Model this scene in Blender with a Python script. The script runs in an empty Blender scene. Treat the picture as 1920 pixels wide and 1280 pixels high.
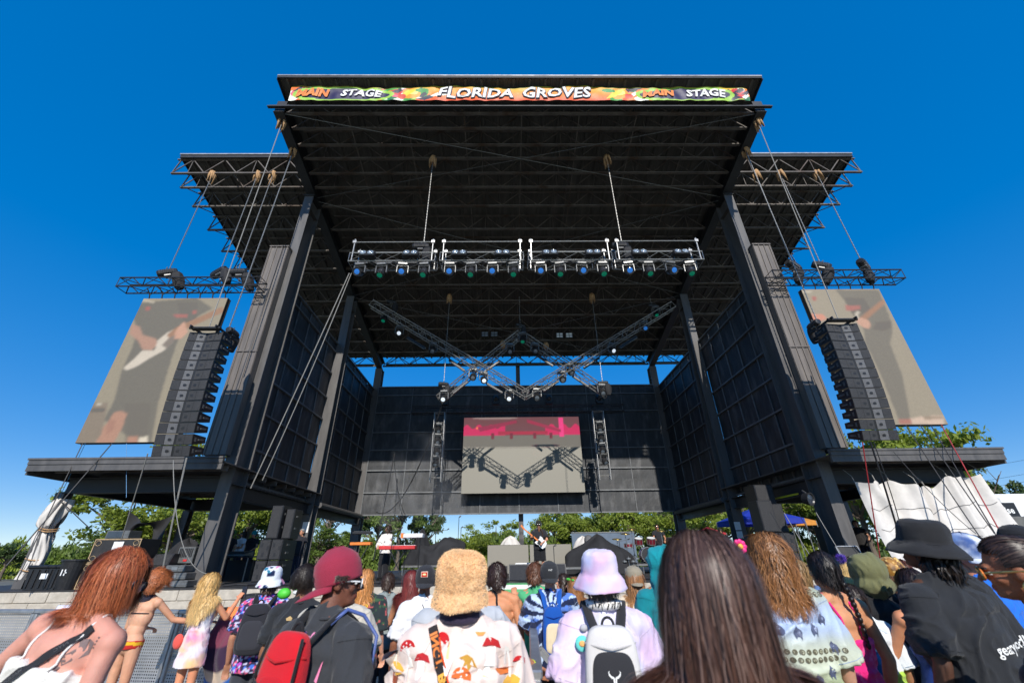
import bpy, math, random
import numpy as np
from mathutils import Vector, Matrix, noise as mnoise
from math import sin, cos, pi, radians as R
random.seed(7); np.random.seed(7)
SC = bpy.context.scene
COL = SC.collection
M = {}

# ------------------------------------------------------------ materials
def pmat(name, col, rough=.6, metal=0., var=.25, vscale=3., bump=.0, bscale=30., stretch=(1,1,1), spec=.5, attr=False, var2=None, sheen=0, emit=None, estr=0, transl=0., coat=0):
    m = bpy.data.materials.new(name); m.use_nodes = True
    nt = m.node_tree; N = nt.nodes; L = nt.links
    b = N['Principled BSDF']; out = N['Material Output']
    b.inputs['Roughness'].default_value = rough; b.inputs['Metallic'].default_value = metal
    b.inputs['Specular IOR Level'].default_value = spec
    if sheen: b.inputs['Sheen Weight'].default_value = sheen; b.inputs['Sheen Roughness'].default_value = .5
    if coat: b.inputs['Coat Weight'].default_value = coat
    tc = N.new('ShaderNodeTexCoord'); mp = N.new('ShaderNodeMapping'); mp.inputs['Scale'].default_value = stretch
    L.new(tc.outputs['Object'], mp.inputs['Vector'])
    nz = N.new('ShaderNodeTexNoise'); nz.inputs['Scale'].default_value = vscale; nz.inputs['Detail'].default_value = 6; nz.inputs['Roughness'].default_value = .62
    L.new(mp.outputs['Vector'], nz.inputs['Vector'])
    mx = N.new('ShaderNodeMix'); mx.data_type = 'RGBA'; mx.blend_type = 'MULTIPLY'; mx.inputs['Factor'].default_value = 1
    cr = N.new('ShaderNodeValToRGB')
    cr.color_ramp.elements[0].position = .3; cr.color_ramp.elements[1].position = .7
    lo = 1 - var; cr.color_ramp.elements[0].color = (lo, lo, lo, 1); hi = 1 + var*.6; cr.color_ramp.elements[1].color = (hi, hi, hi, 1)
    L.new(nz.outputs['Fac'], cr.inputs['Fac'])
    if attr:
        at = N.new('ShaderNodeAttribute'); at.attribute_name = 'Col'; src = at.outputs['Color']
    else:
        rg = N.new('ShaderNodeRGB'); rg.outputs[0].default_value = (*col, 1); src = rg.outputs[0]
    if var2:
        n2 = N.new('ShaderNodeTexNoise'); n2.inputs['Scale'].default_value = vscale*.37; n2.inputs['Detail'].default_value = 8
        L.new(mp.outputs['Vector'], n2.inputs['Vector'])
        r2 = N.new('ShaderNodeValToRGB'); r2.color_ramp.elements[0].position = .5; r2.color_ramp.elements[1].position = .66
        L.new(n2.outputs['Fac'], r2.inputs['Fac'])
        m2 = N.new('ShaderNodeMix'); m2.data_type = 'RGBA'; L.new(r2.outputs['Color'], m2.inputs['Factor'])
        L.new(src, m2.inputs[6]); m2.inputs[7].default_value = (*var2, 1); src = m2.outputs[2]
    L.new(src, mx.inputs[6]); L.new(cr.outputs['Color'], mx.inputs[7])
    L.new(mx.outputs[2], b.inputs['Base Color'])
    rm = N.new('ShaderNodeMapRange'); rm.inputs['To Min'].default_value = max(.05, rough-.12); rm.inputs['To Max'].default_value = min(1, rough+.12)
    L.new(nz.outputs['Fac'], rm.inputs['Value']); L.new(rm.outputs[0], b.inputs['Roughness'])
    if bump:
        bn = N.new('ShaderNodeTexNoise'); bn.inputs['Scale'].default_value = bscale; bn.inputs['Detail'].default_value = 5
        L.new(mp.outputs['Vector'], bn.inputs['Vector'])
        bp = N.new('ShaderNodeBump'); bp.inputs['Strength'].default_value = bump; bp.inputs['Distance'].default_value = .02
        L.new(bn.outputs['Fac'], bp.inputs['Height']); L.new(bp.outputs['Normal'], b.inputs['Normal'])
    if emit is not None or estr:
        if attr and emit is None: L.new(src, b.inputs['Emission Color'])
        else: b.inputs['Emission Color'].default_value = (*emit, 1)
        b.inputs['Emission Strength'].default_value = estr
    if transl:
        tr = N.new('ShaderNodeBsdfTranslucent'); L.new(mx.outputs[2], tr.inputs['Color'])
        ms = N.new('ShaderNodeMixShader'); ms.inputs[0].default_value = transl
        L.new(b.outputs[0], ms.inputs[1]); L.new(tr.outputs[0], ms.inputs[2]); L.new(ms.outputs[0], out.inputs['Surface'])
    M[name] = m
    return m

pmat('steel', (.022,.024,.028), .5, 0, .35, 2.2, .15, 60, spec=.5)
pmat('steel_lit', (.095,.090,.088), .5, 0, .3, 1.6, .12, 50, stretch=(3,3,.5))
pmat('joist', (.125,.108,.095), .6, 0, .4, 2.5, var2=(.075,.045,.03))
pmat('roofsheet', (.085,.078,.070), .75, 0, .4, 1.2, .1, 20, stretch=(2,.5,1))
pmat('rooftrim', (.42,.42,.42), .4, .5)
pmat('clad', (.15,.13,.115), .5, .1, .3, 1.8, .1, 30, stretch=(4,4,.4))
pmat('blackwall', (.028,.031,.036), .58, 0, .6, 3.2, .5, 9, stretch=(1.6,1.6,.55), var2=(.075,.077,.082), spec=.6)
pmat('wallrail', (.15,.157,.165), .5, .2, .35, 5)
pmat('alu', (.34,.34,.335), .4, .75, .2, 12)
pmat('alu_dull', (.20,.20,.195), .42, .6, .3, 12)
pmat('truss_black', (.035,.036,.04), .42, .3, .2, 10)
pmat('blackplastic', (.018,.018,.02), .4, 0, .25, 14, .1, 120)
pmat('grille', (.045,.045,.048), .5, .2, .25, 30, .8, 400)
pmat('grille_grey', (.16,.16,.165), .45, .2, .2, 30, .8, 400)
pmat('blackcloth', (.022,.022,.025), .85, 0, .3, 5, .35, 60)
pmat('burlap', (.52,.31,.15), .9, 0, .4, 22, .6, 90)
pmat('rope', (.30,.29,.27), .7, 0, .35, 60)
pmat('chain', (.34,.33,.31), .4, .7, .3, 60)
pmat('cable', (.016,.016,.018), .5)
pmat('cable_red', (.35,.02,.025), .5)
pmat('cable_blue', (.08,.25,.5), .5)
pmat('limestone', (.50,.45,.375), .85, 0, .2, 6, .5, 40, var2=(.42,.37,.30))
pmat('deck', (.035,.034,.034), .7, 0, .35, 3)
pmat('ground', (.16,.15,.12), .95, 0, .4, 1.2, .3, 12, var2=(.10,.13,.05))
pmat('whitetarp', (.74,.70,.655), .75, 0, .14, 3, .35, 7, transl=.12)
pmat('lens_white', (.5,.55,.6), .12, 0, .1, 5, emit=(.8,.9,1), estr=.8)
pmat('lens_blue', (.02,.10,.35), .15, 0, .1, 5, emit=(.03,.25,.8), estr=.4)
pmat('lens_green', (.01,.12,.08), .15, 0, .1, 5, emit=(.0,.4,.22), estr=.25)
pmat('glassdark', (.03,.04,.06), .08, 0, .1, 5, spec=.9)
pmat('lens_clear', (.28,.33,.38), .1, .3, .2, 30, spec=1)
pmat('wood', (.28,.16,.07), .6, 0, .3, 6, stretch=(1,6,6))
pmat('tan_wood', (.42,.30,.17), .75, 0, .3, 12)
pmat('casepanel', (.020,.020,.021), .6, 0, .3, 8, .2, 80, var2=(.035,.03,.026))
pmat('red', (.55,.03,.03), .4)
pmat('orange', (.75,.20,.03), .45)
pmat('white', (.78,.78,.77), .5, 0, .08, 4)
pmat('bluecloth', (.012,.035,.40), .7, 0, .15, 4, .1, 40, transl=.15)
pmat('redcloth', (.55,.03,.04), .7, 0, .15, 4, transl=.15)
pmat('orangecloth', (.70,.28,.04), .7, 0, .15, 4, transl=.15)
pmat('maroon_drum', (.20,.015,.03), .2, .2, .3, 20, coat=.5)
pmat('brass', (.55,.40,.14), .3, .9)
pmat('galv', (.42,.43,.44), .42, .75, .25, 8)
pmat('perf', (.40,.40,.40), .5, .55, .18, 3)
pmat('greenpaint', (.12,.42,.16), .5, 0, .25, 6)
pmat('bark', (.16,.125,.095), .9, 0, .45, 8, .8, 30)
pmat('leaf_bright', (.27,.34,.04), .55, 0, .55, .9, attr=False, transl=.38)
pmat('leaf_mid', (.15,.22,.035), .55, 0, .55, .9, transl=.32)
pmat('leaf_dark', (.08,.13,.035), .55, 0, .5, .9, transl=.26)
pmat('paint', (1,1,1), .62, 0, .06, 8, attr=True)
pmat('panelpaint', (1,1,1), .55, 0, .04, 8, attr=True)

# ------------------------------------------------------------ tagging
def tag(o, label=None, cat=None, group=None, kind=None):
    if label: o['label'] = label
    if cat: o['category'] = cat
    if group: o['group'] = group
    if kind: o['kind'] = kind
    return o
def root(name, label, cat, loc=(0,0,0), group=None, rz=0):
    o = bpy.data.objects.new(name, None); COL.objects.link(o); o.location = loc; o.rotation_euler = (0,0,rz); o.empty_display_size = .2
    return tag(o, label, cat, group)
def copy_tree(o, parent=None):
    c = o.copy(); COL.objects.link(c); c.parent = parent
    for ch in list(o.children): copy_tree(ch, c)
    return c
def rootloc(p):
    v = Vector((0,0,0))
    while p is not None: v += Vector(p.location); p = p.parent
    return v

# ------------------------------------------------------------ mesh builder
class MB:
    def __init__(s): s.v = []; s.f = []; s.c = []; s.cur = None
    def _add(s, vs, fs):
        n = len(s.v); s.v += [tuple(v) for v in vs]; s.f += [tuple(i+n for i in f) for f in fs]
        if s.cur is not None: s.c += [s.cur]*len(vs)
    def box(s, c, d, m=None):
        x, y, z = d[0]/2, d[1]/2, d[2]/2
        vs = [Vector((a*x, b*y, e*z)) for a in (-1,1) for b in (-1,1) for e in (-1,1)]
        if m is not None: vs = [m @ v for v in vs]
        c = Vector(c); s._add([v+c for v in vs], [(0,1,3,2),(4,6,7,5),(0,4,5,1),(2,3,7,6),(0,2,6,4),(1,5,7,3)]); return s
    def bb(s, a, b): return s.box([(a[i]+b[i])/2 for i in range(3)], [abs(a[i]-b[i]) for i in range(3)])
    def bbox(s, a, b, bev=.01):   # chamfered box between two corners
        a, b = [min(a[i],b[i]) for i in range(3)], [max(a[i],b[i]) for i in range(3)]
        bev = min(bev, *[(b[i]-a[i])*.45 for i in range(3)])
        vs = []; idx = {}
        for ix in (0,1):
            for iy in (0,1):
                for iz in (0,1):
                    p = [(a,b)[k][j] for j,k in enumerate((ix,iy,iz))]
                    for ax in range(3):
                        q = list(p)
                        for j in range(3):
                            if j != ax: q[j] += bev*(1 if (ix,iy,iz)[j]==0 else -1)
                        idx[(ix,iy,iz,ax)] = len(vs); vs.append(q)
        fs = []
        for ax in range(3):
            o = [j for j in range(3) if j != ax]
            for sd in (0,1):
                f = []
                for u,w in ((0,0),(1,0),(1,1),(0,1)):
                    k = [0,0,0]; k[ax]=sd; k[o[0]]=u; k[o[1]]=w; f.append(idx[(*k,ax)])
                fs.append(tuple(f))
        for ax in range(3):
            o = [j for j in range(3) if j != ax]
            for u in (0,1):
                for w in (0,1):
                    f = []
                    for e,a2 in ((0,o[0]),(1,o[0]),(1,o[1]),(0,o[1])):
                        k=[0,0,0]; k[ax]=e; k[o[0]]=u; k[o[1]]=w; f.append(idx[(*k,a2)])
                    fs.append(tuple(f))
        for ix in (0,1):
            for iy in (0,1):
                for iz in (0,1): fs.append(tuple(idx[(ix,iy,iz,a3)] for a3 in range(3)))
        s._add(vs, fs); return s
    def beam(s, p, q, w, h, up=(0,0,1)):
        p, q = Vector(p), Vector(q); d = q-p; L = d.length
        if L < 1e-6: return s
        d.normalize(); upv = Vector(up)
        if abs(d.dot(upv)) > .98: upv = Vector((0,1,0))
        x = d.cross(upv).normalized(); z = x.cross(d)
        m = Matrix((x, d, z)).transposed()
        return s.box((p+q)/2, (w, L, h), m)
    def ibeam(s, p, q, w, h, t=.04, up=(0,0,1)):
        p, q = Vector(p), Vector(q); d = (q-p).normalized(); upv = Vector(up)
        x = d.cross(upv).normalized(); z = x.cross(d)
        for sg in (-1,1): s.beam(p+z*sg*(h/2-t/2), q+z*sg*(h/2-t/2), w, t, up)
        s.beam(p, q, t*.6, h-2*t-.002, up); return s
    def tube(s, p, q, r, n=6, r2=None, cap=True):
        p, q = Vector(p), Vector(q); d = q-p
        if d.length < 1e-6: return s
        d.normalize(); a = Vector((0,0,1)) if abs(d.z) < .95 else Vector((1,0,0))
        x = d.cross(a).normalized(); y = d.cross(x); r2 = r if r2 is None else r2
        vs = []
        for c, rr in ((p,r),(q,r2)):
            for i in range(n):
                t = 2*pi*i/n; vs.append(c + (x*cos(t)+y*sin(t))*rr)
        fs = [(i,(i+1)%n,n+(i+1)%n,n+i) for i in range(n)]
        if cap: fs += [tuple(range(n)), tuple(range(n,2*n))[::-1]]
        s._add(vs, fs); return s
    def path(s, pts, r, n=6, closed=False, rs=None, sq=1.):
        pts = [Vector(p) for p in pts]; k = len(pts); vs = []; prev = None
        for i, p in enumerate(pts):
            if closed: d = pts[(i+1)%k]-pts[i-1]
            else: d = pts[min(i+1,k-1)]-pts[max(i-1,0)]
            if d.length < 1e-9: d = Vector((0,0,1))
            d.normalize()
            if prev is None:
                a = Vector((0,0,1)) if abs(d.z) < .9 else Vector((1,0,0)); x = d.cross(a).normalized()
            else:
                x = prev - d*prev.dot(d)
                x = x.normalized() if x.length > 1e-6 else d.orthogonal().normalized()
            prev = x; y = d.cross(x); rr = rs[i] if rs is not None else r
            for j in range(n):
                t = 2*pi*j/n; vs.append(p + (x*cos(t)+y*sin(t)*sq)*rr)
        fs = []
        for i in range(k if closed else k-1):
            a0 = i*n; b0 = ((i+1)%k)*n
            for j in range(n): fs.append((a0+j, a0+(j+1)%n, b0+(j+1)%n, b0+j))
        if not closed: fs += [tuple(range(n))[::-1], tuple(range((k-1)*n, k*n))]
        s._add(vs, fs); return s
    def lathe(s, prof, c=(0,0,0), n=16, m=None, sx=1., sy=1., cap=True):
        # prof: (r,z) list around +Z
        vs = []; c = Vector(c)
        for r, z in prof:
            for j in range(n):
                t = 2*pi*j/n; v = Vector((r*cos(t)*sx, r*sin(t)*sy, z)); vs.append((m@v if m is not None else v)+c)
        k = len(prof); fs = []
        for i in range(k-1):
            for j in range(n): fs.append((i*n+j, i*n+(j+1)%n, (i+1)*n+(j+1)%n, (i+1)*n+j))
        if cap and prof[0][0] > 1e-4: fs.append(tuple(range(n))[::-1])
        if cap and prof[-1][0] > 1e-4: fs.append(tuple(range((k-1)*n, k*n)))
        s._add(vs, fs); return s
    def ell(s, c, r, n=14, k=10, m=None):
        c = Vector(c); vs = []
        for i in range(k+1):
            ph = -pi/2 + pi*i/k
            for j in range(n):
                t = 2*pi*j/n; v = Vector((r[0]*cos(ph)*cos(t), r[1]*cos(ph)*sin(t), r[2]*sin(ph)))
                vs.append((m@v if m is not None else v)+c)
        fs = [(i*n+j, i*n+(j+1)%n, (i+1)*n+(j+1)%n, (i+1)*n+j) for i in range(k) for j in range(n)]
        s._add(vs, fs); return s
    def quad(s, a, b, c, d): s._add([a,b,c,d], [(0,1,2,3)]); return s
    def prism(s, pts, off):
        n = len(pts); o = Vector(off); P = [Vector(p) for p in pts]
        s._add(P+[p+o for p in P], [tuple(range(n)), tuple(range(n,2*n))[::-1]]+[(i,(i+1)%n,n+(i+1)%n,n+i) for i in range(n)]); return s
    def grid(s, fn, nu, nv, colf=None, thick=0):
        n0 = len(s.v); vs = []
        for j in range(nv+1):
            for i in range(nu+1): vs.append(Vector(fn(i/nu, j/nv)))
        fs = [(j*(nu+1)+i, j*(nu+1)+i+1, (j+1)*(nu+1)+i+1, (j+1)*(nu+1)+i) for j in range(nv) for i in range(nu)]
        cs = None
        if colf is not None: cs = [colf(i/nu, j/nv) for j in range(nv+1) for i in range(nu+1)]
        s.v += [tuple(v) for v in vs]; s.f += [tuple(i+n0 for i in f) for f in fs]
        if cs: s.c += cs
        elif s.cur is not None: s.c += [s.cur]*len(vs)
        return s
    def build(s, name, mat, parent=None, smooth=False, world=True, bevel=0, solid=0):
        me = bpy.data.meshes.new(name); vs = s.v
        if parent is not None and world:
            o_ = rootloc(parent)
            if o_.length > 0: vs = [(v[0]-o_.x, v[1]-o_.y, v[2]-o_.z) for v in vs]
        me.from_pydata(vs, [], s.f)
        me.materials.append(M[mat] if isinstance(mat, str) else mat)
        if s.c and len(s.c) == len(s.v):
            at = me.color_attributes.new('Col', 'FLOAT_COLOR', 'POINT')
            arr = np.ones((len(s.v),4), dtype=np.float32); arr[:,:3] = np.array(s.c, dtype=np.float32)[:,:3]
            at.data.foreach_set('color', arr.ravel())
        if smooth: me.polygons.foreach_set('use_smooth', [True]*len(me.polygons))
        me.validate(); me.update()
        if s.f:
            import bmesh
            bm = bmesh.new(); bm.from_mesh(me); bmesh.ops.recalc_face_normals(bm, faces=bm.faces); bm.to_mesh(me); bm.free()
        ob = bpy.data.objects.new(name, me); COL.objects.link(ob)
        if parent is not None: ob.parent = parent
        if bevel:
            b = ob.modifiers.new('bevel','BEVEL'); b.width = bevel; b.segments = 2; b.limit_method='ANGLE'
        if solid:
            b = ob.modifiers.new('solid','SOLIDIFY'); b.thickness = solid
        return ob

# camera solved from the photograph; the same numbers help to lay things out
CF, CP, CY, CR, CX, CH = 773.35, .4803, .0156, .0149, -.7433, 1.78
_fw = Vector((sin(CY)*cos(CP), cos(CY)*cos(CP), sin(CP))); _r = Vector((cos(CY), -sin(CY), 0)); _u = _r.cross(_fw)
_r, _u = cos(CR)*_r - sin(CR)*_u, sin(CR)*_r + cos(CR)*_u
def at(px, py, Y):           # world point that stands at depth Y in the place
    d = _fw + _r*((px-960)/CF) - _u*((py-640)/CF); d = d*(Y/d.y); return Vector((CX,0,CH)) + d
def atz(px, py, Z):
    d = _fw + _r*((px-960)/CF) - _u*((py-640)/CF); d = d*((Z-CH)/d.z); return Vector((CX,0,CH)) + d
cam = bpy.data.cameras.new('camera'); co = bpy.data.objects.new('camera', cam); COL.objects.link(co); SC.camera = co
m = Matrix((_r, _u, -_fw)).transposed().to_4x4(); m.translation = (CX, 0, CH); co.matrix_world = m
cam.sensor_width = 36; cam.lens = CF/1920*36; cam.clip_end = 2000; cam.clip_start = .05
cam.dof.use_dof = True; cam.dof.focus_distance = 9; cam.dof.aperture_fstop = 2.0

SUN_EL, SUN_AZ = R(32.6), R(4.0)       # azimuth measured from -Y towards +X
w = bpy.data.worlds.new('World'); SC.world = w; w.use_nodes = True
nt = w.node_tree; bg = nt.nodes['Background']
sky = nt.nodes.new('ShaderNodeTexSky'); sky.sky_type = 'NISHITA'; sky.sun_disc = False
sky.sun_elevation = SUN_EL; sky.sun_rotation = pi - SUN_AZ; sky.air_density = .7; sky.dust_density = .0; sky.ozone_density = 4.0; sky.altitude = 0
gm = nt.nodes.new('ShaderNodeGamma'); gm.inputs[1].default_value = .38; nt.links.new(sky.outputs[0], gm.inputs[0])
hs = nt.nodes.new('ShaderNodeHueSaturation'); hs.inputs['Saturation'].default_value = 2.42; hs.inputs['Hue'].default_value = .514; hs.inputs['Value'].default_value = 2.88
nt.links.new(gm.outputs[0], hs.inputs['Color']); nt.links.new(hs.outputs[0], bg.inputs[0]); bg.inputs[1].default_value = .15
sd = bpy.data.lights.new('sun', 'SUN'); sd.energy = 5.0; sd.angle = R(.53); sd.color = (1, .95, .87)
so = bpy.data.objects.new('sun', sd); COL.objects.link(so)
sdir = Vector((sin(SUN_AZ)*cos(SUN_EL), -cos(SUN_AZ)*cos(SUN_EL), sin(SUN_EL)))
so.rotation_euler = sdir.to_track_quat('Z','Y').to_euler(); so.location = sdir*60
SC.view_settings.view_transform = 'Standard'; SC.view_settings.look = 'None'; SC.view_settings.exposure = .0; SC.view_settings.gamma = 1
SC.cycles.max_bounces = 6; SC.cycles.transparent_max_bounces = 12

def textmesh(s, size=1., off=0., ext=0., spacing=1.):
    cu = bpy.data.curves.new('t', 'FONT'); cu.body = s; cu.size = size; cu.offset = off; cu.align_x = 'CENTER'; cu.align_y = 'CENTER'; cu.resolution_u = 2; cu.space_character = spacing
    ob = bpy.data.objects.new('t', cu); COL.objects.link(ob)
    dg = bpy.context.evaluated_depsgraph_get(); me = ob.evaluated_get(dg).to_mesh()
    vs = [tuple(v.co) for v in me.vertices]; fs = [tuple(p.vertices) for p in me.polygons]
    bpy.data.objects.remove(ob); bpy.data.curves.remove(cu)
    return vs, fs
def put_text(mb, s, size, fn, off=0., spacing=1., shear=0., sub=0):
    vs, fs = textmesh(s, size, off, 0, spacing)
    mb._add([fn(v[0]+shear*v[1], v[1]) for v in vs], fs)
# ------------------------------------------------------------ ground and stage building
def roofz(Y): return 20.0 - .2355*(Y-10.47)
g = MB(); g.grid(lambda u,v: (-300+600*u, -60+560*v, 0), 30, 30); o = g.build('ground', 'ground'); tag(o, kind='structure')
SZ = 1.07; SY = 13.6
g = MB(); g.bb((-19,SY+.25,.02),(19,29.5,SZ)); g.bb((-19,SY+.02,SZ+.004),(19,29.5,SZ+.03)); o = g.build('stage_deck','deck'); tag(o, kind='structure')

B = root('stage_building', 'huge black steel open-air stage building with raked roof over the whole photo', 'stage', (0,SY,0))
# limestone front wall in courses
g = MB(); nrow = 4; ch = (SZ-.02)/nrow
for r_ in range(nrow):
    x = -19 + (.0 if r_%2 else -.45)
    while x < 19:
        a, b_ = max(x,-19)+.006, min(x+.9,19)-.006
        if b_-a > .05:
            dy = random.uniform(-.006,.006); g.bbox((a,SY+dy,.02+r_*ch+.006),(b_,SY+.24,.02+(r_+1)*ch-.006),.012)
        x += .9
g.build('front_wall','limestone',B)
g = MB(); g.bb((-19,SY+.03,0),(19,SY+.22,SZ-.03)); g.build('mortar','limestone',B)

AX = 10.3
# columns: H sections, web in the YZ plane
def column(X, Y, ztop, name='column', w=.42, d=.9, z0=SZ+.03):
    g = MB(); t = .05
    g.bb((X-w/2,Y,z0),(X+w/2,Y+t,ztop)); g.bb((X-w/2,Y+d-t,z0),(X+w/2,Y+d,ztop)); g.bb((X-.02,Y+t,z0),(X+.02,Y+d-t,ztop))
    g.bbox((X-w/2-.1,Y-.1,z0),(X+w/2+.1,Y+d+.1,z0+.04))
    for zz in (z0+.06, 4.1, ztop-.9):      # stiffeners
        for sg in (-1,1): g.bb((X+sg*.021,Y+t+.002,zz),(X+sg*(w/2-.01),Y+d-t-.002,zz+.02))
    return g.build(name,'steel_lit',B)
for sg in (-1,1):
    column(sg*AX,14.66,17.62)
    column(sg*(AX-.05),21.2,16.05,d=.6,w=.45)
    column(sg*(AX),28.42,14.4,d=.6,w=.5)
column(.12,28.9,15.0,d=.3,w=.3)
# rafters following the roof slope, cantilevered past the front columns
def zb(Y): return 18.54 - .2355*(Y-11.12)
for sg in (-1,1):
    g = MB(); X = sg*AX
    h = .78; a = Vector((X,11.12,zb(11.12)+h/2)); b_ = Vector((X,29.0,zb(29.0)+h/2))
    g.ibeam(a,b_,.42,h,.05); g.box(a-Vector((0,.02,0)),(.42,.03,h)); g.build('rafter','steel',B)
    g = MB(); g.bb((X-.24,14.6,zb(15)-.02-.1),(X+.24,15.6,zb(15)-.1)); g.build('haunch','steel',B)
# roof sheets: main and wings, with down-standing ribs
def sheet(x0,x1,y0,y1,rib=.69,inset=0):
    g = MB(); n = int((x1-x0)/rib); 
    P = lambda X,Y,dz: (X,Y,roofz(Y)+dz)
    for (dz) in (0,): g.grid(lambda u,v: P(x0+(x1-x0)*u, y0+(y1-y0)*v, 0), 2, 8)
    g.grid(lambda u,v: P(x0+(x1-x0)*u, y0+(y1-y0)*v, .06), 2, 8)
    for i in range(n):
        x = x0+(i+.5)*(x1-x0)/n
        g.prism([P(x-.075,y0+.02,-.003),P(x-.04,y0+.02,-.085),P(x+.04,y0+.02,-.085),P(x+.075,y0+.02,-.003)],Vector(P(x,y1,0))-Vector(P(x,y0,0)))
        for k in (1,2):
            xx = x+k*(x1-x0)/n/3
            g.prism([P(xx-.02,y0+.02,-.003),P(xx,y0+.02,-.02),P(xx+.02,y0+.02,-.003)],Vector(P(x,y1,0))-Vector(P(x,y0,0)))
    return g
o = sheet(-10.36,10.36,10.47,29.1).build('roof_sheet','roofsheet',B)
for sg in (-1,1):
    x0,x1 = sorted((sg*10.62,sg*16.45)); sheet(x0,x1,13.76,29.1).build('roof_sheet','roofsheet',B)
    g = MB(); g.bb((x0,13.70,roofz(13.7)-.16),(x1,13.755,roofz(13.7)+.0)); g.build('fascia','steel',B)
    g = MB(); g.bb((x0-.02,13.66,roofz(13.7)+.004),(x1+.02,13.78,roofz(13.7)+.07)); g.build('roof_trim','rooftrim',B)
    g = MB(); X = sg*16.47
    g.beam((X,13.75,roofz(13.75)+.0),(X,29.1,roofz(29.1)),.03,.2); g.build('edge_trim','steel',B)
    g = MB(); X = sg*10.38
    g.beam((X,10.47,roofz(10.47)-.02),(X,29.1,roofz(29.1)-.02),.03,.26); g.build('edge_trim','steel',B)
g = MB(); g.bb((-10.38,10.40,roofz(10.4)+.0),(10.38,10.50,roofz(10.4)+.06)); g.build('roof_trim','rooftrim',B)
g = MB(); g.bb((-10.38,10.42,roofz(10.4)-.10),(10.38,10.46,roofz(10.4)-.002)); g.build('fascia','steel',B)
# joists: open web, spanning between rafters and out to the wing edges
JY = [10.98,11.25,11.85,12.55,13.15,13.85,14.55,15.55,16.9,18.25,19.5,20.75,22.05,23.35,24.6,25.85,27.0,28.6]
def joist(x0,x1,Y,dep=1.02,bay=.95,bw=.13):
    g = MB(); zt = roofz(Y)-.10; zbm = zt-dep
    g.bb((x0,Y-bw/2,zbm),(x1,Y+bw/2,zbm+.05)); g.bb((x0,Y-.02,zbm+.05),(x1,Y+.02,zbm+.10)); g.bb((x0,Y-.05,zt-.05),(x1,Y+.05,zt))
    n = max(2,int(round((x1-x0)/(bay*2)))*2); st = (x1-x0)/n
    for i in range(n):
        a, b_ = x0+i*st, x0+(i+1)*st
        za, zc = (zbm+.08, zt-.03) if i%2==0 else (zt-.03, zbm+.08)
        g.beam((a,Y,za),(b_,Y,zc),.045,.035,(0,1,0))
        if i%4==1: g.beam((b_-st,Y,zbm+.05),(b_-st,Y,zt),.03,.03,(0,1,0))
    return g
for i, Y in enumerate(JY):
    if i == 0:
        g = MB(); z = roofz(Y)-1.15; g.bb((-10.75,Y-.07,z-.0),(10.75,Y+.05,z+.05)); g.bb((-10.7,Y-.03,z+.05),(10.7,Y+.0,z+.14)); g.build('front_beam','steel',B); continue
    joist(-10.08,10.08,Y).build('joist','joist',B)
    if Y >= 13.85 and Y != 13.15:
        for sg in (-1,1):
            x0,x1 = sorted((sg*10.52,sg*16.62)); joist(x0,x1,Y,1.0,.75,.10).build('joist','joist',B)
            # end post and brace from the roof edge to the protruding chord
            g = MB(); zt = roofz(Y)-.08; X = sg*16.45
            g.beam((X,Y,zt),(sg*16.6,Y,zt-.98),.04,.04); 
            if Y < 27: g.beam((X,Y,zt-.95),(X,Y+ (1.2 if Y>14 else .6),roofz(Y+1.2)-.1),.035,.035)
            g.build('end_brace','joist',B)
# bridging lines across the joists
for X in (-7.5,-5,-2.5,0,2.5,5,7.5,-13.6,13.6):
    g = MB(); y0 = 11.2 if abs(X)<11 else 13.9
    for dz in (-1.08,):
        g.beam((X,y0,roofz(y0)+dz),(X,28.6,roofz(28.6)+dz),.035,.035)
    g.build('bridging','joist',B)
# diagonal rods
def rod(a,b_,r_=.016):
    g = MB(); g.tube(a,b_,r_,5); g.build('brace_rod','alu_dull',B)
for (a,b_) in (((-10.1,11.2),(10.1,15.0)),((10.1,11.2),(-10.1,15.0)),((-10.1,15.2),(10.1,21.4)),((10.1,15.2),(-10.1,21.4)),((-10.1,21.6),(10.1,28.2)),((10.1,21.6),(-10.1,28.2))):
    rod((a[0],a[1],zb(a[1])+.1),(b_[0],b_[1],zb(b_[1])+.1))
# rear girder truss against the sky
for x0,x1 in ((-16.4,-10.6),(-9.9,9.9),(10.6,16.4)):
    g = MB(); zt, zl, Y = 15.5, 14.86, 28.75
    g.bb((x0,Y-.08,zt),(x1,Y+.08,zt+.12)); g.bb((x0,Y-.08,zl-.1),(x1,Y+.08,zl+.02))
    n = int((x1-x0)/.9)//2*2; st = (x1-x0)/n
    for i in range(n):
        a = x0+i*st; g.beam((a,Y,zl if i%2==0 else zt),(a+st,Y,zt if i%2==0 else zl),.05,.05,(0,1,0))
    g.build('rear_girder','steel',B)
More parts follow.
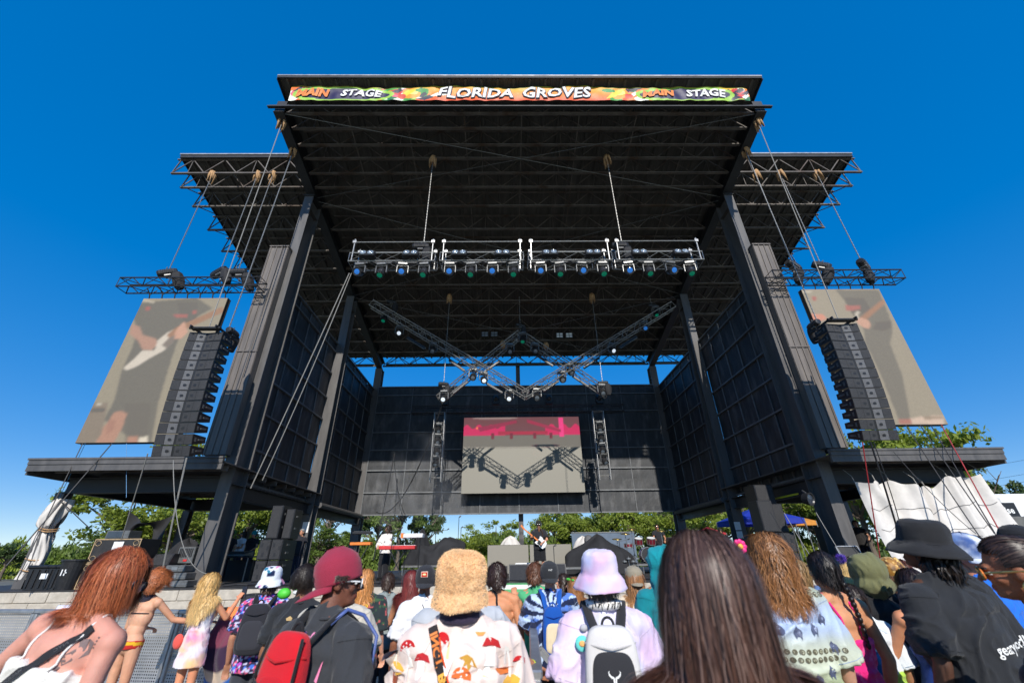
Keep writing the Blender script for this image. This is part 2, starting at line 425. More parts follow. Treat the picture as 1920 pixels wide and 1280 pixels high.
# walls of black panels with rails
def wall(P0, P1, zlo, zhi, ncol, rails, name, inward):
    P0, P1 = Vector(P0), Vector(P1); D = P1-P0; n = Vector(inward)
    g = MB()
    ws = [zlo]+rails+[zhi]
    for j in range(len(ws)-1):
        for i in range(ncol):
            a, b_ = P0+D*(i/ncol), P0+D*((i+1)/ncol); 
            # each panel bulges a little
            off = random.uniform(-.012,.012)
            def fn(u,v,a=a,b_=b_,j=j,off=off):
                p = a.lerp(b_,u); p.z = ws[j]+(ws[j+1]-ws[j])*v
                return p + n*(off + .015*mnoise.noise(Vector((p.x*1.3,p.y*1.3,p.z*1.7))))
            g.grid(fn, 6, 4)
    g.build(name,'blackwall',B)
    g = MB()
    g.beam(P0-n*.16+Vector((0,0,(zlo+zhi)/2)), P1-n*.16+Vector((0,0,(zlo+zhi)/2)), .1, zhi-zlo); g.build(name+'_backing','steel',B)
    for z in rails+[zlo-.0,zhi]:
        g = MB(); g.beam(P0+n*.06+Vector((0,0,z)),P1+n*.06+Vector((0,0,z)),.11,.075); g.build('wall_rail','wallrail',B)
    for i in range(ncol+1):
        p = P0+D*(i/ncol)+n*.035; g = MB(); g.beam(p+Vector((0,0,zlo)),p+Vector((0,0,zhi)),.045,.045,(1,0,0)); g.build('wall_stud','wallrail',B)
RL = [5.55,6.95,8.3,9.5,10.9,12.2]
wall((-10.07,28.38,0),(10.07,28.38,0),4.22,12.85,8,RL,'back_wall',(0,-1,0))
for sg in (-1,1):
    wall((sg*10.52,15.5,0),(sg*10.52,21.25,0),4.3,12.75,5,RL,'side_wall',(-sg,0,0))
    wall((sg*10.52,21.7,0),(sg*10.52,28.5,0),4.3,12.75,5,RL,'side_wall',(-sg,0,0))
    g = MB(); g.ibeam((sg*10.3,15.6,3.92),(sg*10.3,28.4,3.92),.3,.5,.04); g.build('wall_beam','steel',B)
    g = MB(); g.tube((sg*10.0,21.8,4.15),(sg*10.0,28.3,4.15),.13,10); g.build('duct','steel_lit',B)
    # corrugated cladding pylon beside each front column
    g = MB(); x0,x1 = sg*10.34, sg*11.12; z0,z1 = 5.0,14.05
    lo,hi = sorted((x0,x1)); g.bb((lo,14.35,z0),(hi,14.62,z1))
    for k in range(4):
        x = lo+.03+k*(hi-lo-.06)/3; g.bb((x-.02,14.318,z0),(x+.02,14.348,z1))
    g.bb((lo-.03,14.29,z1),(hi+.03,14.64,z1+.05)); g.bb((lo-.02,14.30,8.9),(hi+.02,14.312,8.94))
    g.build('cladding','clad',B)
    g = MB(); x = sg*11.15; g.bb((min(x,x+sg*.02),14.36,z0),(max(x,x+sg*.02),15.5,z1)); g.build('cladding_return','clad',B)
    # low canopy roof
    xi,xo = sg*9.95, (-16.15 if sg<0 else 15.75); lo,hi = sorted((xi,xo))
    g = MB(); g.bb((lo,13.75,4.62),(hi,21.8,4.66)); g.bb((lo,13.72,4.40),(hi,13.80,4.618)); g.bb((lo-.03 if sg<0 else lo,13.66,4.74),(hi+.03 if sg>0 else hi,13.82,4.80)); g.bb((lo,13.69,4.60),(hi,13.80,4.738))
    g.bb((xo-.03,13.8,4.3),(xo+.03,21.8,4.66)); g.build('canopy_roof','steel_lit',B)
    g = MB(); g.ibeam((sg*10.6,14.95,4.12),(xo-sg*.35,14.95,4.12),.28,.5,.04); g.build('canopy_beam','steel',B)
    g = MB(); g.ibeam((sg*10.6,21.0,4.12),(xo-sg*.35,21.0,4.12),.28,.5,.04); g.build('canopy_beam','steel',B)
    g = MB(); g.ibeam((xo-sg*.5,15.1,4.12),(xo-sg*.5,20.9,4.12),.22,.44,.04); g.build('canopy_beam','steel',B)
    for i in range(9):
        g = MB(); y = 14.2+i*.82
        if abs(y-14.95)<.2: continue
        g.bb((lo+.5,y-.04,4.42),(hi-.1,y+.04,4.60)); g.build('canopy_purlin','joist',B)
    for Y in (14.85,21.0):
        g = MB(); X = xo-sg*.3; t=.03
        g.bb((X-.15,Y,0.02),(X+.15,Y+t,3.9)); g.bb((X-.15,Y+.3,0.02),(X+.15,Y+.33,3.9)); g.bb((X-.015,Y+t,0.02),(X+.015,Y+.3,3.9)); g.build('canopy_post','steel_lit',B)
# paper notices on columns
g = MB(); g.bb((-10.05-.3,21.185,2.9),(-10.05,21.196,3.35)); o = g.build('notice','white',B)
g = MB(); g.bb((9.95+.02,21.185,2.75),(9.95+.3,21.196,3.1)); g.bb((9.95+.02,21.185,2.4),(9.95+.3,21.196,2.7)); g.build('notice','white',B)
g = MB(); g.beam((10.12,16.2,3.72),(10.12,18.2,3.72),.02,.06); M['yellow']=pmat('yellow',(.7,.6,.03),.5); g.build('warning_strip','yellow',B)
# ------------------------------------------------------------ painting helper (prints on flat things)
def inpoly(X, Y, poly):
    ins = np.zeros(X.shape, bool); n = len(poly)
    for i in range(n):
        x1,y1 = poly[i]; x2,y2 = poly[(i+1)%n]
        c = ((y1 > Y) != (y2 > Y)); t = (Y-y1)/((y2-y1) if y2 != y1 else 1e-9)
        ins ^= c & (X < x1+(x2-x1)*t)
    return ins
def c255(r,g,b): return tuple(((v/255)/12.92 if v/255 <= .04045 else ((v/255+.055)/1.055)**2.4) for v in (r,g,b))
class Canvas:
    def __init__(s, nu, nv, base):
        s.nu, s.nv = nu, nv; s.U, s.V = np.meshgrid(np.arange(nu+1)/nu, np.arange(nv+1)/nv); s.a = np.zeros((nv+1,nu+1,3)); s.a[:] = base
    def poly(s, pts, col, k=1.): m_ = inpoly(s.U, s.V, pts); s.a[m_] = s.a[m_]*(1-k)+np.array(col)*k
    def ell(s, cx, cy, rx, ry, col, k=1., rin=0.):
        d = ((s.U-cx)/rx)**2+((s.V-cy)/ry)**2; m_ = (d<1)&(d>=rin); s.a[m_] = s.a[m_]*(1-k)+np.array(col)*k
    def soft(s, n=1):
        for _ in range(n):
            p_ = np.pad(s.a,((1,1),(1,1),(0,0)),'edge'); s.a = (p_[:-2,1:-1]+p_[2:,1:-1]+p_[1:-1,:-2]+p_[1:-1,2:]+2*s.a)/6
        return s
    def col(s, u, v): j = int(round(v*s.nv)); i = int(round(u*s.nu)); return s.a[j,i]
def led(name, label, cat, P00, P10, P01, cv, mat, back=.12, tiles=(6,10)):
    P00, P10, P01 = map(Vector, (P00,P10,P01)); U = P10-P00; V = P01-P00; N_ = U.cross(V).normalized()
    if N_.y > 0: N_ = -N_
    t = root(name, label, cat, P00)
    g = MB(); g.grid(lambda u,v: P00+U*u+V*v+N_*.012, cv.nu, cv.nv, lambda u,v: cv.col(u,v)); g.build('display', mat, t)
    g = MB(); c = P00+U/2+V/2-N_*(back/2); g.box(c,(U.length+.02,back,V.length+.02), Matrix((U.normalized(),N_.cross(U).cross(N_)*0+(-N_),V.normalized())).transposed()); g.build('cabinet','blackplastic',t)
    g = MB()
    for i in range(tiles[0]+1): p = P00+U*(i/tiles[0]); g.beam(p-N_*(back+.03),p+V-N_*(back+.03),.04,.05,(1,0,0))
    for i in range(tiles[1]+1): p = P00+V*(i/tiles[1]); g.beam(p-N_*(back+.07),p+U-N_*(back+.07),.03,.03)
    g.build('frame','truss_black',t)
    return t
def ledmaterial(name, base):
    m = pmat(name, base, .55, 0, .06, 40); nt = m.node_tree; a = nt.nodes.new('ShaderNodeAttribute'); a.attribute_name = 'Col'
    nt.links.new(a.outputs['Color'], nt.nodes['Principled BSDF'].inputs['Emission Color']); nt.nodes['Principled BSDF'].inputs['Emission Strength'].default_value = 1.
ledmaterial('ledmat', (.118,.102,.078)); ledmaterial('ledmain', (.235,.222,.185))

# ------------------------------------------------------------ banner
t = root('banner', 'long printed banner reading FLORIDA GROVES between two MAIN STAGE panels along the roof front', 'banner', (0,10.8,19.1))
zb0, zb1 = 18.94, 19.78; bx0, bx1 = at(540,188,10.8).x, at(1409,192,10.8).x
cv = Canvas(620, 24, c255(235,120,40))
U, V = cv.U, cv.V
mid = (U>.27)&(U<.73)
grad = V[...,None]*np.array(c255(250,175,50))+(1-V[...,None])*np.array(c255(222,70,25)); cv.a[mid] = grad[mid]
pal = [c255(*c) for c in ((240,110,40),(60,150,60),(245,190,60),(200,40,50),(150,190,70),(30,110,70),(240,240,225),(225,90,120))]
rs = np.random.RandomState(3)
for k in range(150):
    u = rs.choice([rs.uniform(0,.29), rs.uniform(.70,1)]); v = rs.uniform(0,1); cv.ell(u, v, rs.uniform(.006,.02), rs.uniform(.15,.45), pal[rs.randint(len(pal))])
for k in range(60):
    u = rs.choice([rs.uniform(0,.30), rs.uniform(.70,1)]); v = rs.uniform(0,1); w_ = rs.uniform(.004,.012)
    cv.poly([(u,v),(u+w_*3,v+.3),(u+w_*4,v+.1),(u+w_*2,v-.1)], c255(30,35,60) if k%3 else pal[rs.randint(len(pal))])
for (a,b_,c_) in ((.005,.225,'l'),(.75,.97,'r')):
    cv.ell((a+b_)/2,.45,(b_-a)/2,.62,c255(150,195,70)); cv.ell((a+b_)/2,.45,(b_-a)/2-.010,.40,c255(35,30,75))
for (x,s_) in ((.262,1),(.715,-1)):   # crossed fruit and leaf shapes
    cv.ell(x,.55,.020,.45,c255(240,150,40)); cv.ell(x+.004,.6,.010,.2,c255(250,230,120)); cv.poly([(x-.03,.1),(x-.01,.3),(x+.02,.95),(x-.01,.8)],c255(250,200,60)); cv.ell(x+.022*s_,.75,.015,.14,c255(50,140,70)); cv.ell(x-.02*s_,.3,.009,.2,c255(200,60,40))
cv.a[V>.95] = c255(150,150,40)
def bn(u,v):
    x = bx0+(bx1-bx0)*u; z = zb0+(zb1-zb0)*v + (.05*sin(u*23)+.03*sin(u*61))*v + (-.10 if False else 0)
    return (x, 10.80 + .07*mnoise.noise(Vector((x*2.3,z*1.8,0))) - .05*v, z)
g = MB(); g.grid(bn, 620, 24, lambda u,v: cv.col(u,v)); g.build('cloth','panelpaint',t)
def btext(s_, uc, size, col, off, dy, name, dz=0, shear=0.15):
    g = MB(); L_ = bx1-bx0
    def fn(x,y):
        u = uc + x/L_; v = .45+dz+(y*(1+.10*sin(x*5)))/(zb1-zb0); p = bn(u,max(-.02,min(1.02,v))); return (p[0],p[1]-dy,p[2]+.04*sin(x*4.3+1))
    put_text(g, s_, size, fn, off, 1.02, shear); g.build(name, col, t)
pmat('navyprint',(.010,.010,.05),.6); pmat('whiteprint',(.80,.80,.78),.6); pmat('orangeprint',(.78,.22,.04),.6)
btext('FLORIDA', .402, .78, 'navyprint', .05, .035, 'letter_outline'); btext('FLORIDA', .402, .78, 'whiteprint', .018, .055, 'lettering')  # navy outline printed behind the white letters
btext('GROVES', .578, .78, 'navyprint', .05, .035, 'letter_outline'); btext('GROVES', .578, .78, 'whiteprint', .018, .055, 'lettering')
for (a,b_) in ((.050,.155),(.800,.905)):
    btext('MAIN', a, .54, 'orangeprint', .03, .05, 'lettering'); btext('STAGE', b_, .56, 'whiteprint', .02, .05, 'lettering')

# ------------------------------------------------------------ truss and fixtures
def box_truss(g, p, q, w_=.4, h_=.4, bay=.5, r_=.025, rd=.013, n=6):
    p, q = Vector(p), Vector(q); d = q-p; L_ = d.length; d.normalize()
    up = Vector((0,0,1)) if abs(d.z) < .95 else Vector((0,-1,0)); x = d.cross(up).normalized(); z = x.cross(d)
    cs = [x*(a*w_/2)+z*(b_*h_/2) for a,b_ in ((-1,-1),(1,-1),(1,1),(-1,1))]
    for c in cs: g.tube(p+c, q+c, r_, n)
    k = max(1,int(round(L_/bay)))
    for i in range(k+1):
        a = p+d*(L_*i/k)
        if i in (0,k) or i%4==0:
            for j in range(4): g.tube(a+cs[j], a+cs[(j+1)%4], rd, 4, cap=False)
        if i < k:
            b_ = p+d*(L_*(i+1)/k)
            for j in range(4):
                c0, c1 = (cs[j], cs[(j+1)%4]) if i%2==0 else (cs[(j+1)%4], cs[j]); g.tube(a+c0, b_+c1, rd, 4, cap=False)
def make_mover(lens='lens_blue', tilt=-25., pan=0., shell='alu_dull', s_=1.):
    r0 = root('moving_light','x','moving light')
    g = MB(); g.tube((0,0,0),(0,0,-.06),.03,8); g.bbox((-.17,-.12,-.16),(.17,.12,-.06),.02); g.build('base',shell,r0)
    g = MB()
    for sg in (-1,1): g.bbox((sg*.17,-.05,-.46),(sg*.205,.05,-.16),.01)
    g.bbox((-.205,-.06,-.20),(.205,.06,-.162),.01); g.build('yoke',shell,r0)
    mt = Matrix.Rotation(R(pan),3,'Z') @ Matrix.Rotation(R(90+tilt),3,'X'); c = Vector((0,0,-.40))
    g = MB(); g.lathe([(.03,-.19),(.10,-.18),(.135,-.08),(.145,.04),(.13,.12),(.155,.14),(.155,.22),(.13,.22)],c,14,mt); hd = g.build('head','blackplastic',r0,smooth=False)
    g = MB(); g.lathe([(.128,.200),(.09,.222),(.001,.232)],c,14,mt); g.build('lens',lens,hd)
    g = MB(); g.lathe([(.131,.212),(.128,.232),(.121,.212)],c,14,mt); g.build('bezel','alu_dull',hd)
    r0.scale = (s_,)*3
    return r0
def make_blinder():
    r0 = root('blinder_light','x','blinder light')
    g = MB(); g.bbox((-.30,-.08,-.22),(.30,.10,.06),.015); g.build('housing','blackplastic',r0)
    for sg in (-1,1):
        g = MB(); mt = Matrix.Rotation(R(90),3,'X'); c = Vector((sg*.145,-.08,-.08))
        g.lathe([(.115,.0),(.12,.03),(.10,.03),(.085,.004),(.001,.0)],c,14,mt); g.build('lamp','lens_clear',r0,smooth=True)
    return r0
def make_strip(L_=1.35):
    r0 = root('strip_light','x','strip light')
    g = MB(); g.bbox((-L_/2,-.07,-.07),(L_/2,.07,.07),.015); g.build('housing','blackplastic',r0)
    g = MB(); g.bb((-L_/2+.03,-.05,-.082),(L_/2-.03,.05,-.071)); g.build('lens','grille_grey',r0)
    return r0
ORD = ['first','second','third','fourth','fifth','sixth','seventh','eighth','ninth','tenth','eleventh','twelfth','thirteenth','fourteenth','fifteenth','sixteenth','seventeenth','eighteenth']
YT = 13.15
pL, pR = at(659,490,YT), at(1311,483,YT)
ztr = 12.18; 
zc_ = lambda px,py,Y: at(px,py,Y).z
FZ = (at(985,473,YT-.3).z+at(985,488,YT-.3).z)/2; FH = at(985,473,YT-.3).z-at(985,488,YT-.3).z
tf = root('lighting_truss','wide silver front truss of four bays hung high across the stage opening','truss',(0,YT,FZ))
secs = [(660,818),(827,981),(990,1144),(1151,1312)]
FW = .62
for a,b_ in secs:
    g = MB(); xa, xb = at(a,487,YT).x, at(b_,487,YT).x
    box_truss(g,(xa,YT,FZ),(xb,YT,FZ),FW,FH,.62,.03,.014,7)
    g.build('truss_section','alu',tf)
    g = MB()
    for yy in (YT-FW/2,YT+FW/2):
        for xx in (xa+.12,xb-.12): 
            g.tube((xx,yy,FZ-FH/2),(xx,yy,FZ+FH/2+.62),.028,7); g.ell((xx,yy,FZ+FH/2+.65),(.045,.045,.045),8,6)
            g.bb((xx-.07,yy-.05,FZ+FH/2+.48),(xx+.07,yy+.05,FZ+FH/2+.60))
        g.tube((xa+.12,yy,FZ+FH/2+.54),(xb-.12,yy,FZ+FH/2+.54),.024,7)
    g.build('guard_rail','alu',tf)
    g = MB()
    pts = [(xa+(xb-xa)*i/16, YT+.1*sin(i*1.3), FZ-FH/2+.06+.05*abs(sin(i*2.1))) for i in range(17)]; g.path(pts,.025,5); g.build('cable_run','cable',tf)
mvB = make_mover('lens_blue',32); mvG = make_mover('lens_green',66); mvW = make_mover('lens_white',38); mvC = make_mover('lens_clear',44); blz = make_blinder(); stz = make_strip()
used = set()
def place(proto, loc, label, group, rz=0, ry=0, rx=0, s_=1):
    o = proto if proto.name not in used else copy_tree(proto)
    used.add(proto.name); o.location = loc; o.rotation_euler = (rx,ry,rz); o.scale = (s_,)*3
    tag(o, label, None, group); return o
xs = [678,718,757,797,845,884,924,963,1013,1049,1089,1128,1176,1213,1254,1290]
for i, x in enumerate(xs):
    blue = i%2==0
    p = at(x,490,YT-.22); p.z = FZ-FH/2-.02
    place(mvB if blue else mvG, p, 'moving light with %s lens under the front truss, %s from left' % ('glowing blue' if blue else 'dim green', ORD[i]), 'moving lights under the front truss', R(random.uniform(-12,12)), s_=1.12)
for i, x in enumerate([689,770,861,942,1031,1112,1199,1277]):
    p = at(x,478,YT-.45); p.z = FZ+.06
    place(blz, p, 'two-lamp blinder light on the face of the front truss, %s from left'%ORD[i], 'blinder lights on the front truss', rx=R(-18), s_=1)
# zigzag truss in the middle of the stage
YW = 21.8
def W(x,y): return at(x,y,YW)
members = [((700,574),(988,744),'zigzag truss rising to the upper left end'),((822,746),(976,622),'short zigzag truss from lower left to the centre peak'),((974,622),(1142,736),'short zigzag truss from the centre peak to lower right'),((1258,577),(982,744),'zigzag truss rising to the upper right end')]
for i,(a,b_,lab) in enumerate(members):
    g = MB(); o_ = Vector((0,-.25 if i in (0,3) else .25,0)); A_, B_ = W(*a)+o_, W(*b_)+o_
    box_truss(g,A_,B_,.42,.42,.48,.028,.015)
    o = g.build('lighting_truss','alu',None); tag(o, lab+' behind the front truss', 'truss', 'zigzag trusses')
c5 = lambda x,y: (620+x/3.5556, 420+y/3.5556); c6 = lambda x,y: (960+x/3.5556, 420+y/3.5556)
hp = [(751,620,'W'),(814,652,'C'),(888,700,'C'),(907,706,'W'),(834,740,'W'),(956,653,'C'),(1002,652,'C'),(1144,652,'W'),(1205,612,'B'),(1067,691,'C'),(1052,704,'C'),(1126,728,'C'),(1006,736,'C'),(955,739,'W'),(724,594,'G'),(980,632,'G'),(1227,584,'G')]
nm = ['second from the upper left end','third from the upper left end','left of the left crossing','right of the left crossing','at the lower left tip','left below the centre peak','right below the centre peak','third from the upper right end','second from the upper right end','right of the right crossing','left of the right crossing','at the lower right tip','just right of the centre low point','with bright lamp left of the centre low point','at the upper left end','inside the centre peak','at the upper right end']
for (x,y,k),n_ in zip(hp,nm):
    p = at(x,y-9,YW); place({'W':mvW,'C':mvC,'B':mvB,'G':mvG}[k], p+Vector((0,-.1,.0)), 'moving light hung on the zigzag truss, '+n_, 'moving lights on the zigzag truss', R(random.uniform(-20,20)), s_=1.25)
sp = [(c5(510,755),c5(630,828)),(c5(790,905),c5(895,980)),(c5(1130,912),c5(1025,985)),(c5(915,1050),c5(815,1130)),(c5(1045,1065),c5(1140,1120)),(c6(175,880),c6(272,945)),(c6(832,750),c6(715,825)),(c6(582,890),c6(478,960)),(c6(408,1015),c6(505,1080)),(c6(305,1050),c6(215,1110))]
sn = ['upper left arm','left arm near the crossing','right side of the left crossing','lower left arm','left centre arm near the low point','left side of the right crossing below the peak','upper right arm','right arm near the crossing','lower right arm','right centre arm near the low point']
for (a,b_),n_ in zip(sp,sn):
    A_, B_ = at(*a,YW), at(*b_,YW); d = B_-A_; ang = math.atan2(d.z,d.x)
    place(stz, (A_+B_)/2, 'black strip light under the zigzag truss, '+n_, 'strip lights on the zigzag truss', ry=-ang, s_=max(.8,d.length/1.35))
# chain hoists
def make_hoist():
    r0 = root('chain_hoist','x','chain hoist')
    g = MB(); mt = Matrix.Rotation(R(90),3,'Y'); g.lathe([(.05,-.34),(.13,-.33),(.16,-.26),(.16,.24),(.13,.33),(.05,.34)],(0,0,0),12,mt)
    for k in range(7): g.lathe([(.162,-.2+k*.06),(.172,-.19+k*.06),(.172,-.175+k*.06),(.162,-.17+k*.06)],(0,0,0),12,mt)
    g.build('motor','blackplastic',r0)
    g = MB(); g.bbox((-.12,-.12,-.2),(.12,.12,-.12),.02); g.path([(0,0,-.2),(0,0,-.3),(.04,0,-.36),(.0,0,-.42),(-.05,0,-.38)],.02,6); g.build('hook','alu_dull',r0); g = MB(); g.path([(0,0,.14),(0,0,.24),(.04,0,.28)],.02,6); g.build('chain_guide','alu_dull',r0)
    g = MB(); vs = []
    def bag(u,v):
        t_ = 2*pi*u; r_ = (.17+.06*v*(1-v)*4)*(1-.25*v)*(1+.12*sin(5*t_+3*v)); return (.28+r_*cos(t_), r_*.8*sin(t_), -.08-.75*v)
    g.grid(bag,20,8); g.ell((.28,0,-.82),(.14,.11,.05),12,6); g.build('chain_bag','blackcloth',r0,smooth=True)
    return r0
hz = make_hoist()
def chain(name, a, b_, label, r_=.022, mat='chain', group=None, burlap=False, sag=0, cat='chain'):
    a, b_ = Vector(a), Vector(b_); t_ = root(name, label, cat, b_, group) if burlap else None
    g = MB(); n = 14 if sag else 1
    pts = [a.lerp(b_, i/n)+Vector((0,0,-sag*4*(i/n)*(1-i/n))) for i in range(n+1)]
    r_ *= .8
    g.path(pts, r_, 5)
    if mat == 'chain':
        L_ = (b_-a).length; k = int(L_/.16)
        for i in range(k): g.ell(a.lerp(b_, (i+.5)/k),(r_*1.7,)*3,5,4)
    o = g.build('links' if burlap else name, mat, t_)
    if burlap:
        g = MB()
        for i in range(12):
            a_ = random.uniform(0,2*pi); w0 = .10; g.path([b_+Vector((.08*cos(a_),.1*sin(a_),.14)), b_+Vector((.13*cos(a_),.13*sin(a_),-.05)), b_+Vector((.17*cos(a_+.3),.14*sin(a_),-.28-random.uniform(0,.3)))], .07, 5, rs=[.07,.055,.008])
        g.build('burlap_wrap','burlap',t_,smooth=True)
        return t_
    return tag(o, label, cat, group)
def vdrop(px,py,Y,ztop,zbot): p = at(px,py,Y); return (p.x,p.y,zbot), (p.x,p.y,ztop)
chs = [('front truss left',812,300,13.15,FZ+.9),('front truss right',1138,298,13.15,FZ+.9)]
for n_,x,y,Y,zl in chs:
    p = at(x,y,Y); chain('hoist_chain',(p.x,Y,zl),(p.x,Y,p.z),'chain with burlap knot holding the '+n_+' side',burlap=True,group='hoist chains'); place(hz,(p.x+.1*(1 if n_=='x' else -1),Y,zl-.15),'black chain hoist standing on the '+n_+' side','chain hoists')
for n_,(x,y),(tx,ty) in (('upper left end of the zigzag truss',(735,568),(742,509)),('centre peak of the zigzag truss',(975,612),(975,525)),('upper right end of the zigzag truss',(1222,575),(1213,505)),('lower left tip of the zigzag truss',(832,722),(848,575)),('lower right tip of the zigzag truss',(1130,720),(1108,570)),):
    p = at(x,y,YW-.0); zt = roofz(YW)-1.0
    chain('hoist_chain',p,(p.x,YW,zt),'thin chain running up from the '+n_,burlap=('tip' in n_),r_=.018,group='hoist chains')
    place(hz,p+Vector((0,-.1,.0)),'chain hoist at the '+n_,'chain hoists',R(random.uniform(-30,30)),s_=.85)
# screen trusses
YS = 13.9
for side, L_, R_, hs, srcs in (('left',(230,537),(493,532),[(321,497),(411,513),(452,492)],[(400,328),(510,330),(520,345)]),('right',(1443,520),(1685,521),[(1484,490),(1543,505),(1615,490)],[(1418,325),(1480,325),(1535,330)])):
    A_, B_ = at(*L_,YS), at(*R_,YS); A_.z = B_.z = (A_.z+B_.z)/2
    g = MB(); box_truss(g,A_,B_,.5,.42,.5,.03,.018); o = g.build('screen_truss','truss_black'); tag(o,'black box truss carrying the %s side screen'%side,'truss','screen trusses'); TZ = A_.z
    for i,((x,y)) in enumerate(hs):
        p = at(x,y,YS); p.z = TZ+.62
        place(hz,p,'black chain hoist with hanging bag over the %s screen truss, %s from left'%(side,ORD[i]),'chain hoists',R([20,-15,35][i]),ry=R(-25 if side=='left' else 25),s_=1.02)
        zt = roofz(YS)-1.1
        if abs(p.x) < 16.3: chain('hoist_chain',p+Vector((0,0,.2)),(p.x,YS,zt),'chain with burlap knot above the %s screen truss, %s from left'%(side,ORD[i]),burlap=True,group='hoist chains')
    if side=='left': SLt = TZ
    else: SRt = TZ
# side screens
def sidecanvas(x0,x1,z0,z1,Y,polys,sc,ox,oy,base):
    cv = Canvas(110,190,base); 
    for pts,col,k in polys:
        q = []
        for (cx_,cy_) in pts:
            p = at(ox+cx_/sc, oy+cy_/sc, Y); q.append(((p.x-x0)/(x1-x0),(p.z-z0)/(z1-z0)))
        cv.poly(q,col,k)
    cv.soft(4); n_ = np.random.RandomState(2).rand(191,111,1)*.14+.93; cv.a *= n_; cv.a = np.maximum(0,cv.a-np.array(c255(93,91,83))); return cv
D = c255
skin = D(172,132,112); shirt = D(100,98,88); bgc = D(150,141,122)
lp = [([(380,300),(940,295),(900,470),(640,1128),(60,1128),(200,800)],D(146,138,118),1),
 ([(440,330),(560,318),(760,300),(850,360),(740,420),(660,520),(600,700),(540,900),(500,1128),(420,1128),(350,1080),(270,1020),(230,1000),(290,880),(330,720),(400,560),(415,470),(400,420)],shirt,1),
 ([(350,900),(500,900),(470,1128),(350,1128)],D(92,88,78),.6),
 ([(650,330),(760,330),(760,420),(690,440)],D(75,70,62),.7),
 ([(390,450),(435,465),(450,510),(530,535),(532,570),(500,600),(450,595),(425,545),(375,505)],skin,1),
 ([(640,475),(610,560),(575,600),(500,640),(420,690),(360,715),(340,700),(400,650),(450,600),(520,600),(535,545),(590,500)],D(205,195,180),1),
 ([(640,500),(600,530),(560,570),(590,590),(630,550)],D(120,110,100),1),
 ([(640,470),(905,350),(918,380),(700,478),(600,530),(590,512)],D(150,112,84),1),
 ([(636,498),(652,470),(690,434),(700,470),(710,495),(672,532),(632,536)],D(196,150,126),1),
 ([(625,395),(710,392),(705,415),(640,412)],D(160,92,84),1),([(470,350),(495,350),(490,375),(468,372)],D(160,88,78),1),
 ([(735,372),(760,372),(755,395),(735,392)],D(158,92,84),1),
 ([(285,955),(325,945),(362,960),(335,1040),(285,1128),(180,1128),(215,1050),(260,1000)],D(172,128,106),1),
 ([(255,1000),(300,1000),(280,1060),(240,1080)],D(150,105,88),.6),([(370,1092),(420,1088),(425,1128),(358,1128)],D(172,124,102),1),([(430,1098),(480,1090),(480,1128),(425,1128)],D(215,205,185),1),
 ([(140,900),(255,900),(215,1080),(175,1128),(60,1128)],D(128,116,100),1),([(160,932),(235,932),(228,952),(150,952)],D(70,64,58),1),([(190,905),(215,905),(214,912),(188,912)],D(210,205,190),1),
 ([(455,305),(520,322),(515,332),(450,318)],D(190,180,160),.8)]
x0,x1 = at(270,560,YS).x, at(428,557,YS).x; z1 = at(270,560,YS).z; z0 = at(140,830,YS).z
cv = sidecanvas(x0,x1,z0,z1,YS,lp,3.048,120,460,bgc)
led('led_screen','left hanging video screen showing hands playing a white guitar','screen',(x0,YS,z0),(x1,YS,z0),(x0,YS,z1),cv,'ledmat',tiles=(7,12))
SL = (x0,x1,z0,z1)
rp_ = [([(690,255),(935,255),(1010,440),(1015,500),(1000,560),(1070,740),(1120,1000),(1060,1020),(940,720),(860,560),(850,480),(790,400),(735,310)],D(110,106,94),1),
 ([(740,300),(850,300),(900,380),(790,400)],D(84,78,68),.6),
 ([(825,415),(955,312),(968,306),(972,335),(860,430),(840,440)],D(156,114,86),1),
 ([(805,425),(835,412),(880,430),(892,452),(880,478),(850,470),(820,450)],D(196,150,126),1),
 ([(800,390),(812,375),(832,380),(820,395),(822,425),(806,420)],D(195,185,170),1),
 ([(745,342),(790,345),(830,342),(832,365),(790,372),(750,372)],D(165,98,88),1),([(555,292),(580,292),(578,318),(558,315)],D(165,92,80),1),
 ([(550,390),(620,395),(640,420),(600,435),(560,430)],D(205,135,110),1),
 ([(920,440),(1000,432),(1012,470),(960,490),(900,480)],D(92,86,76),.8),
 ([(1110,990),(1200,975),(1305,972),(1312,1022),(1130,1022)],D(205,180,160),1),([(1190,978),(1300,974),(1303,990),(1200,995)],D(150,130,110),1),([(1050,995),(1120,990),(1125,1022),(1055,1022)],D(165,105,90),1),
 ([(495,262),(560,262),(540,272),(500,272)],D(200,190,170),.8)]
x0,x1 = at(1502,543,YS).x, at(1648,543,YS).x; z1 = at(1502,543,YS).z; z0 = at(1770,795,YS).z
cv = sidecanvas(x0,x1,z0,z1,YS,rp_,3.048,1340,460,bgc)
led('led_screen','right hanging video screen showing a guitarist in dark clothes','screen',(x0,YS,z0),(x1,YS,z0),(x0,YS,z1),cv,'ledmat',tiles=(7,12))
SRr = (x0,x1,z0,z1)
for (x0,x1,z0,z1),TZ,side in ((SL,SLt,'left'),(SRr,SRt,'right')):
    for i in range(7):
        x = x0+.15+(x1-x0-.3)*i/6; g = MB(); g.path([(x-.12,YS-.1,TZ-.2),(x,YS,TZ-.45),(x,YS+.06,z1)],.022,5); g.path([(x+.12,YS+.1,TZ-.2),(x,YS,TZ-.45)],.022,5)
        o = g.build('hanging_bracket','truss_black'); tag(o,'black bracket between the %s screen and its truss, %s from left'%(side,ORD[i]),'bracket','screen hanging brackets')
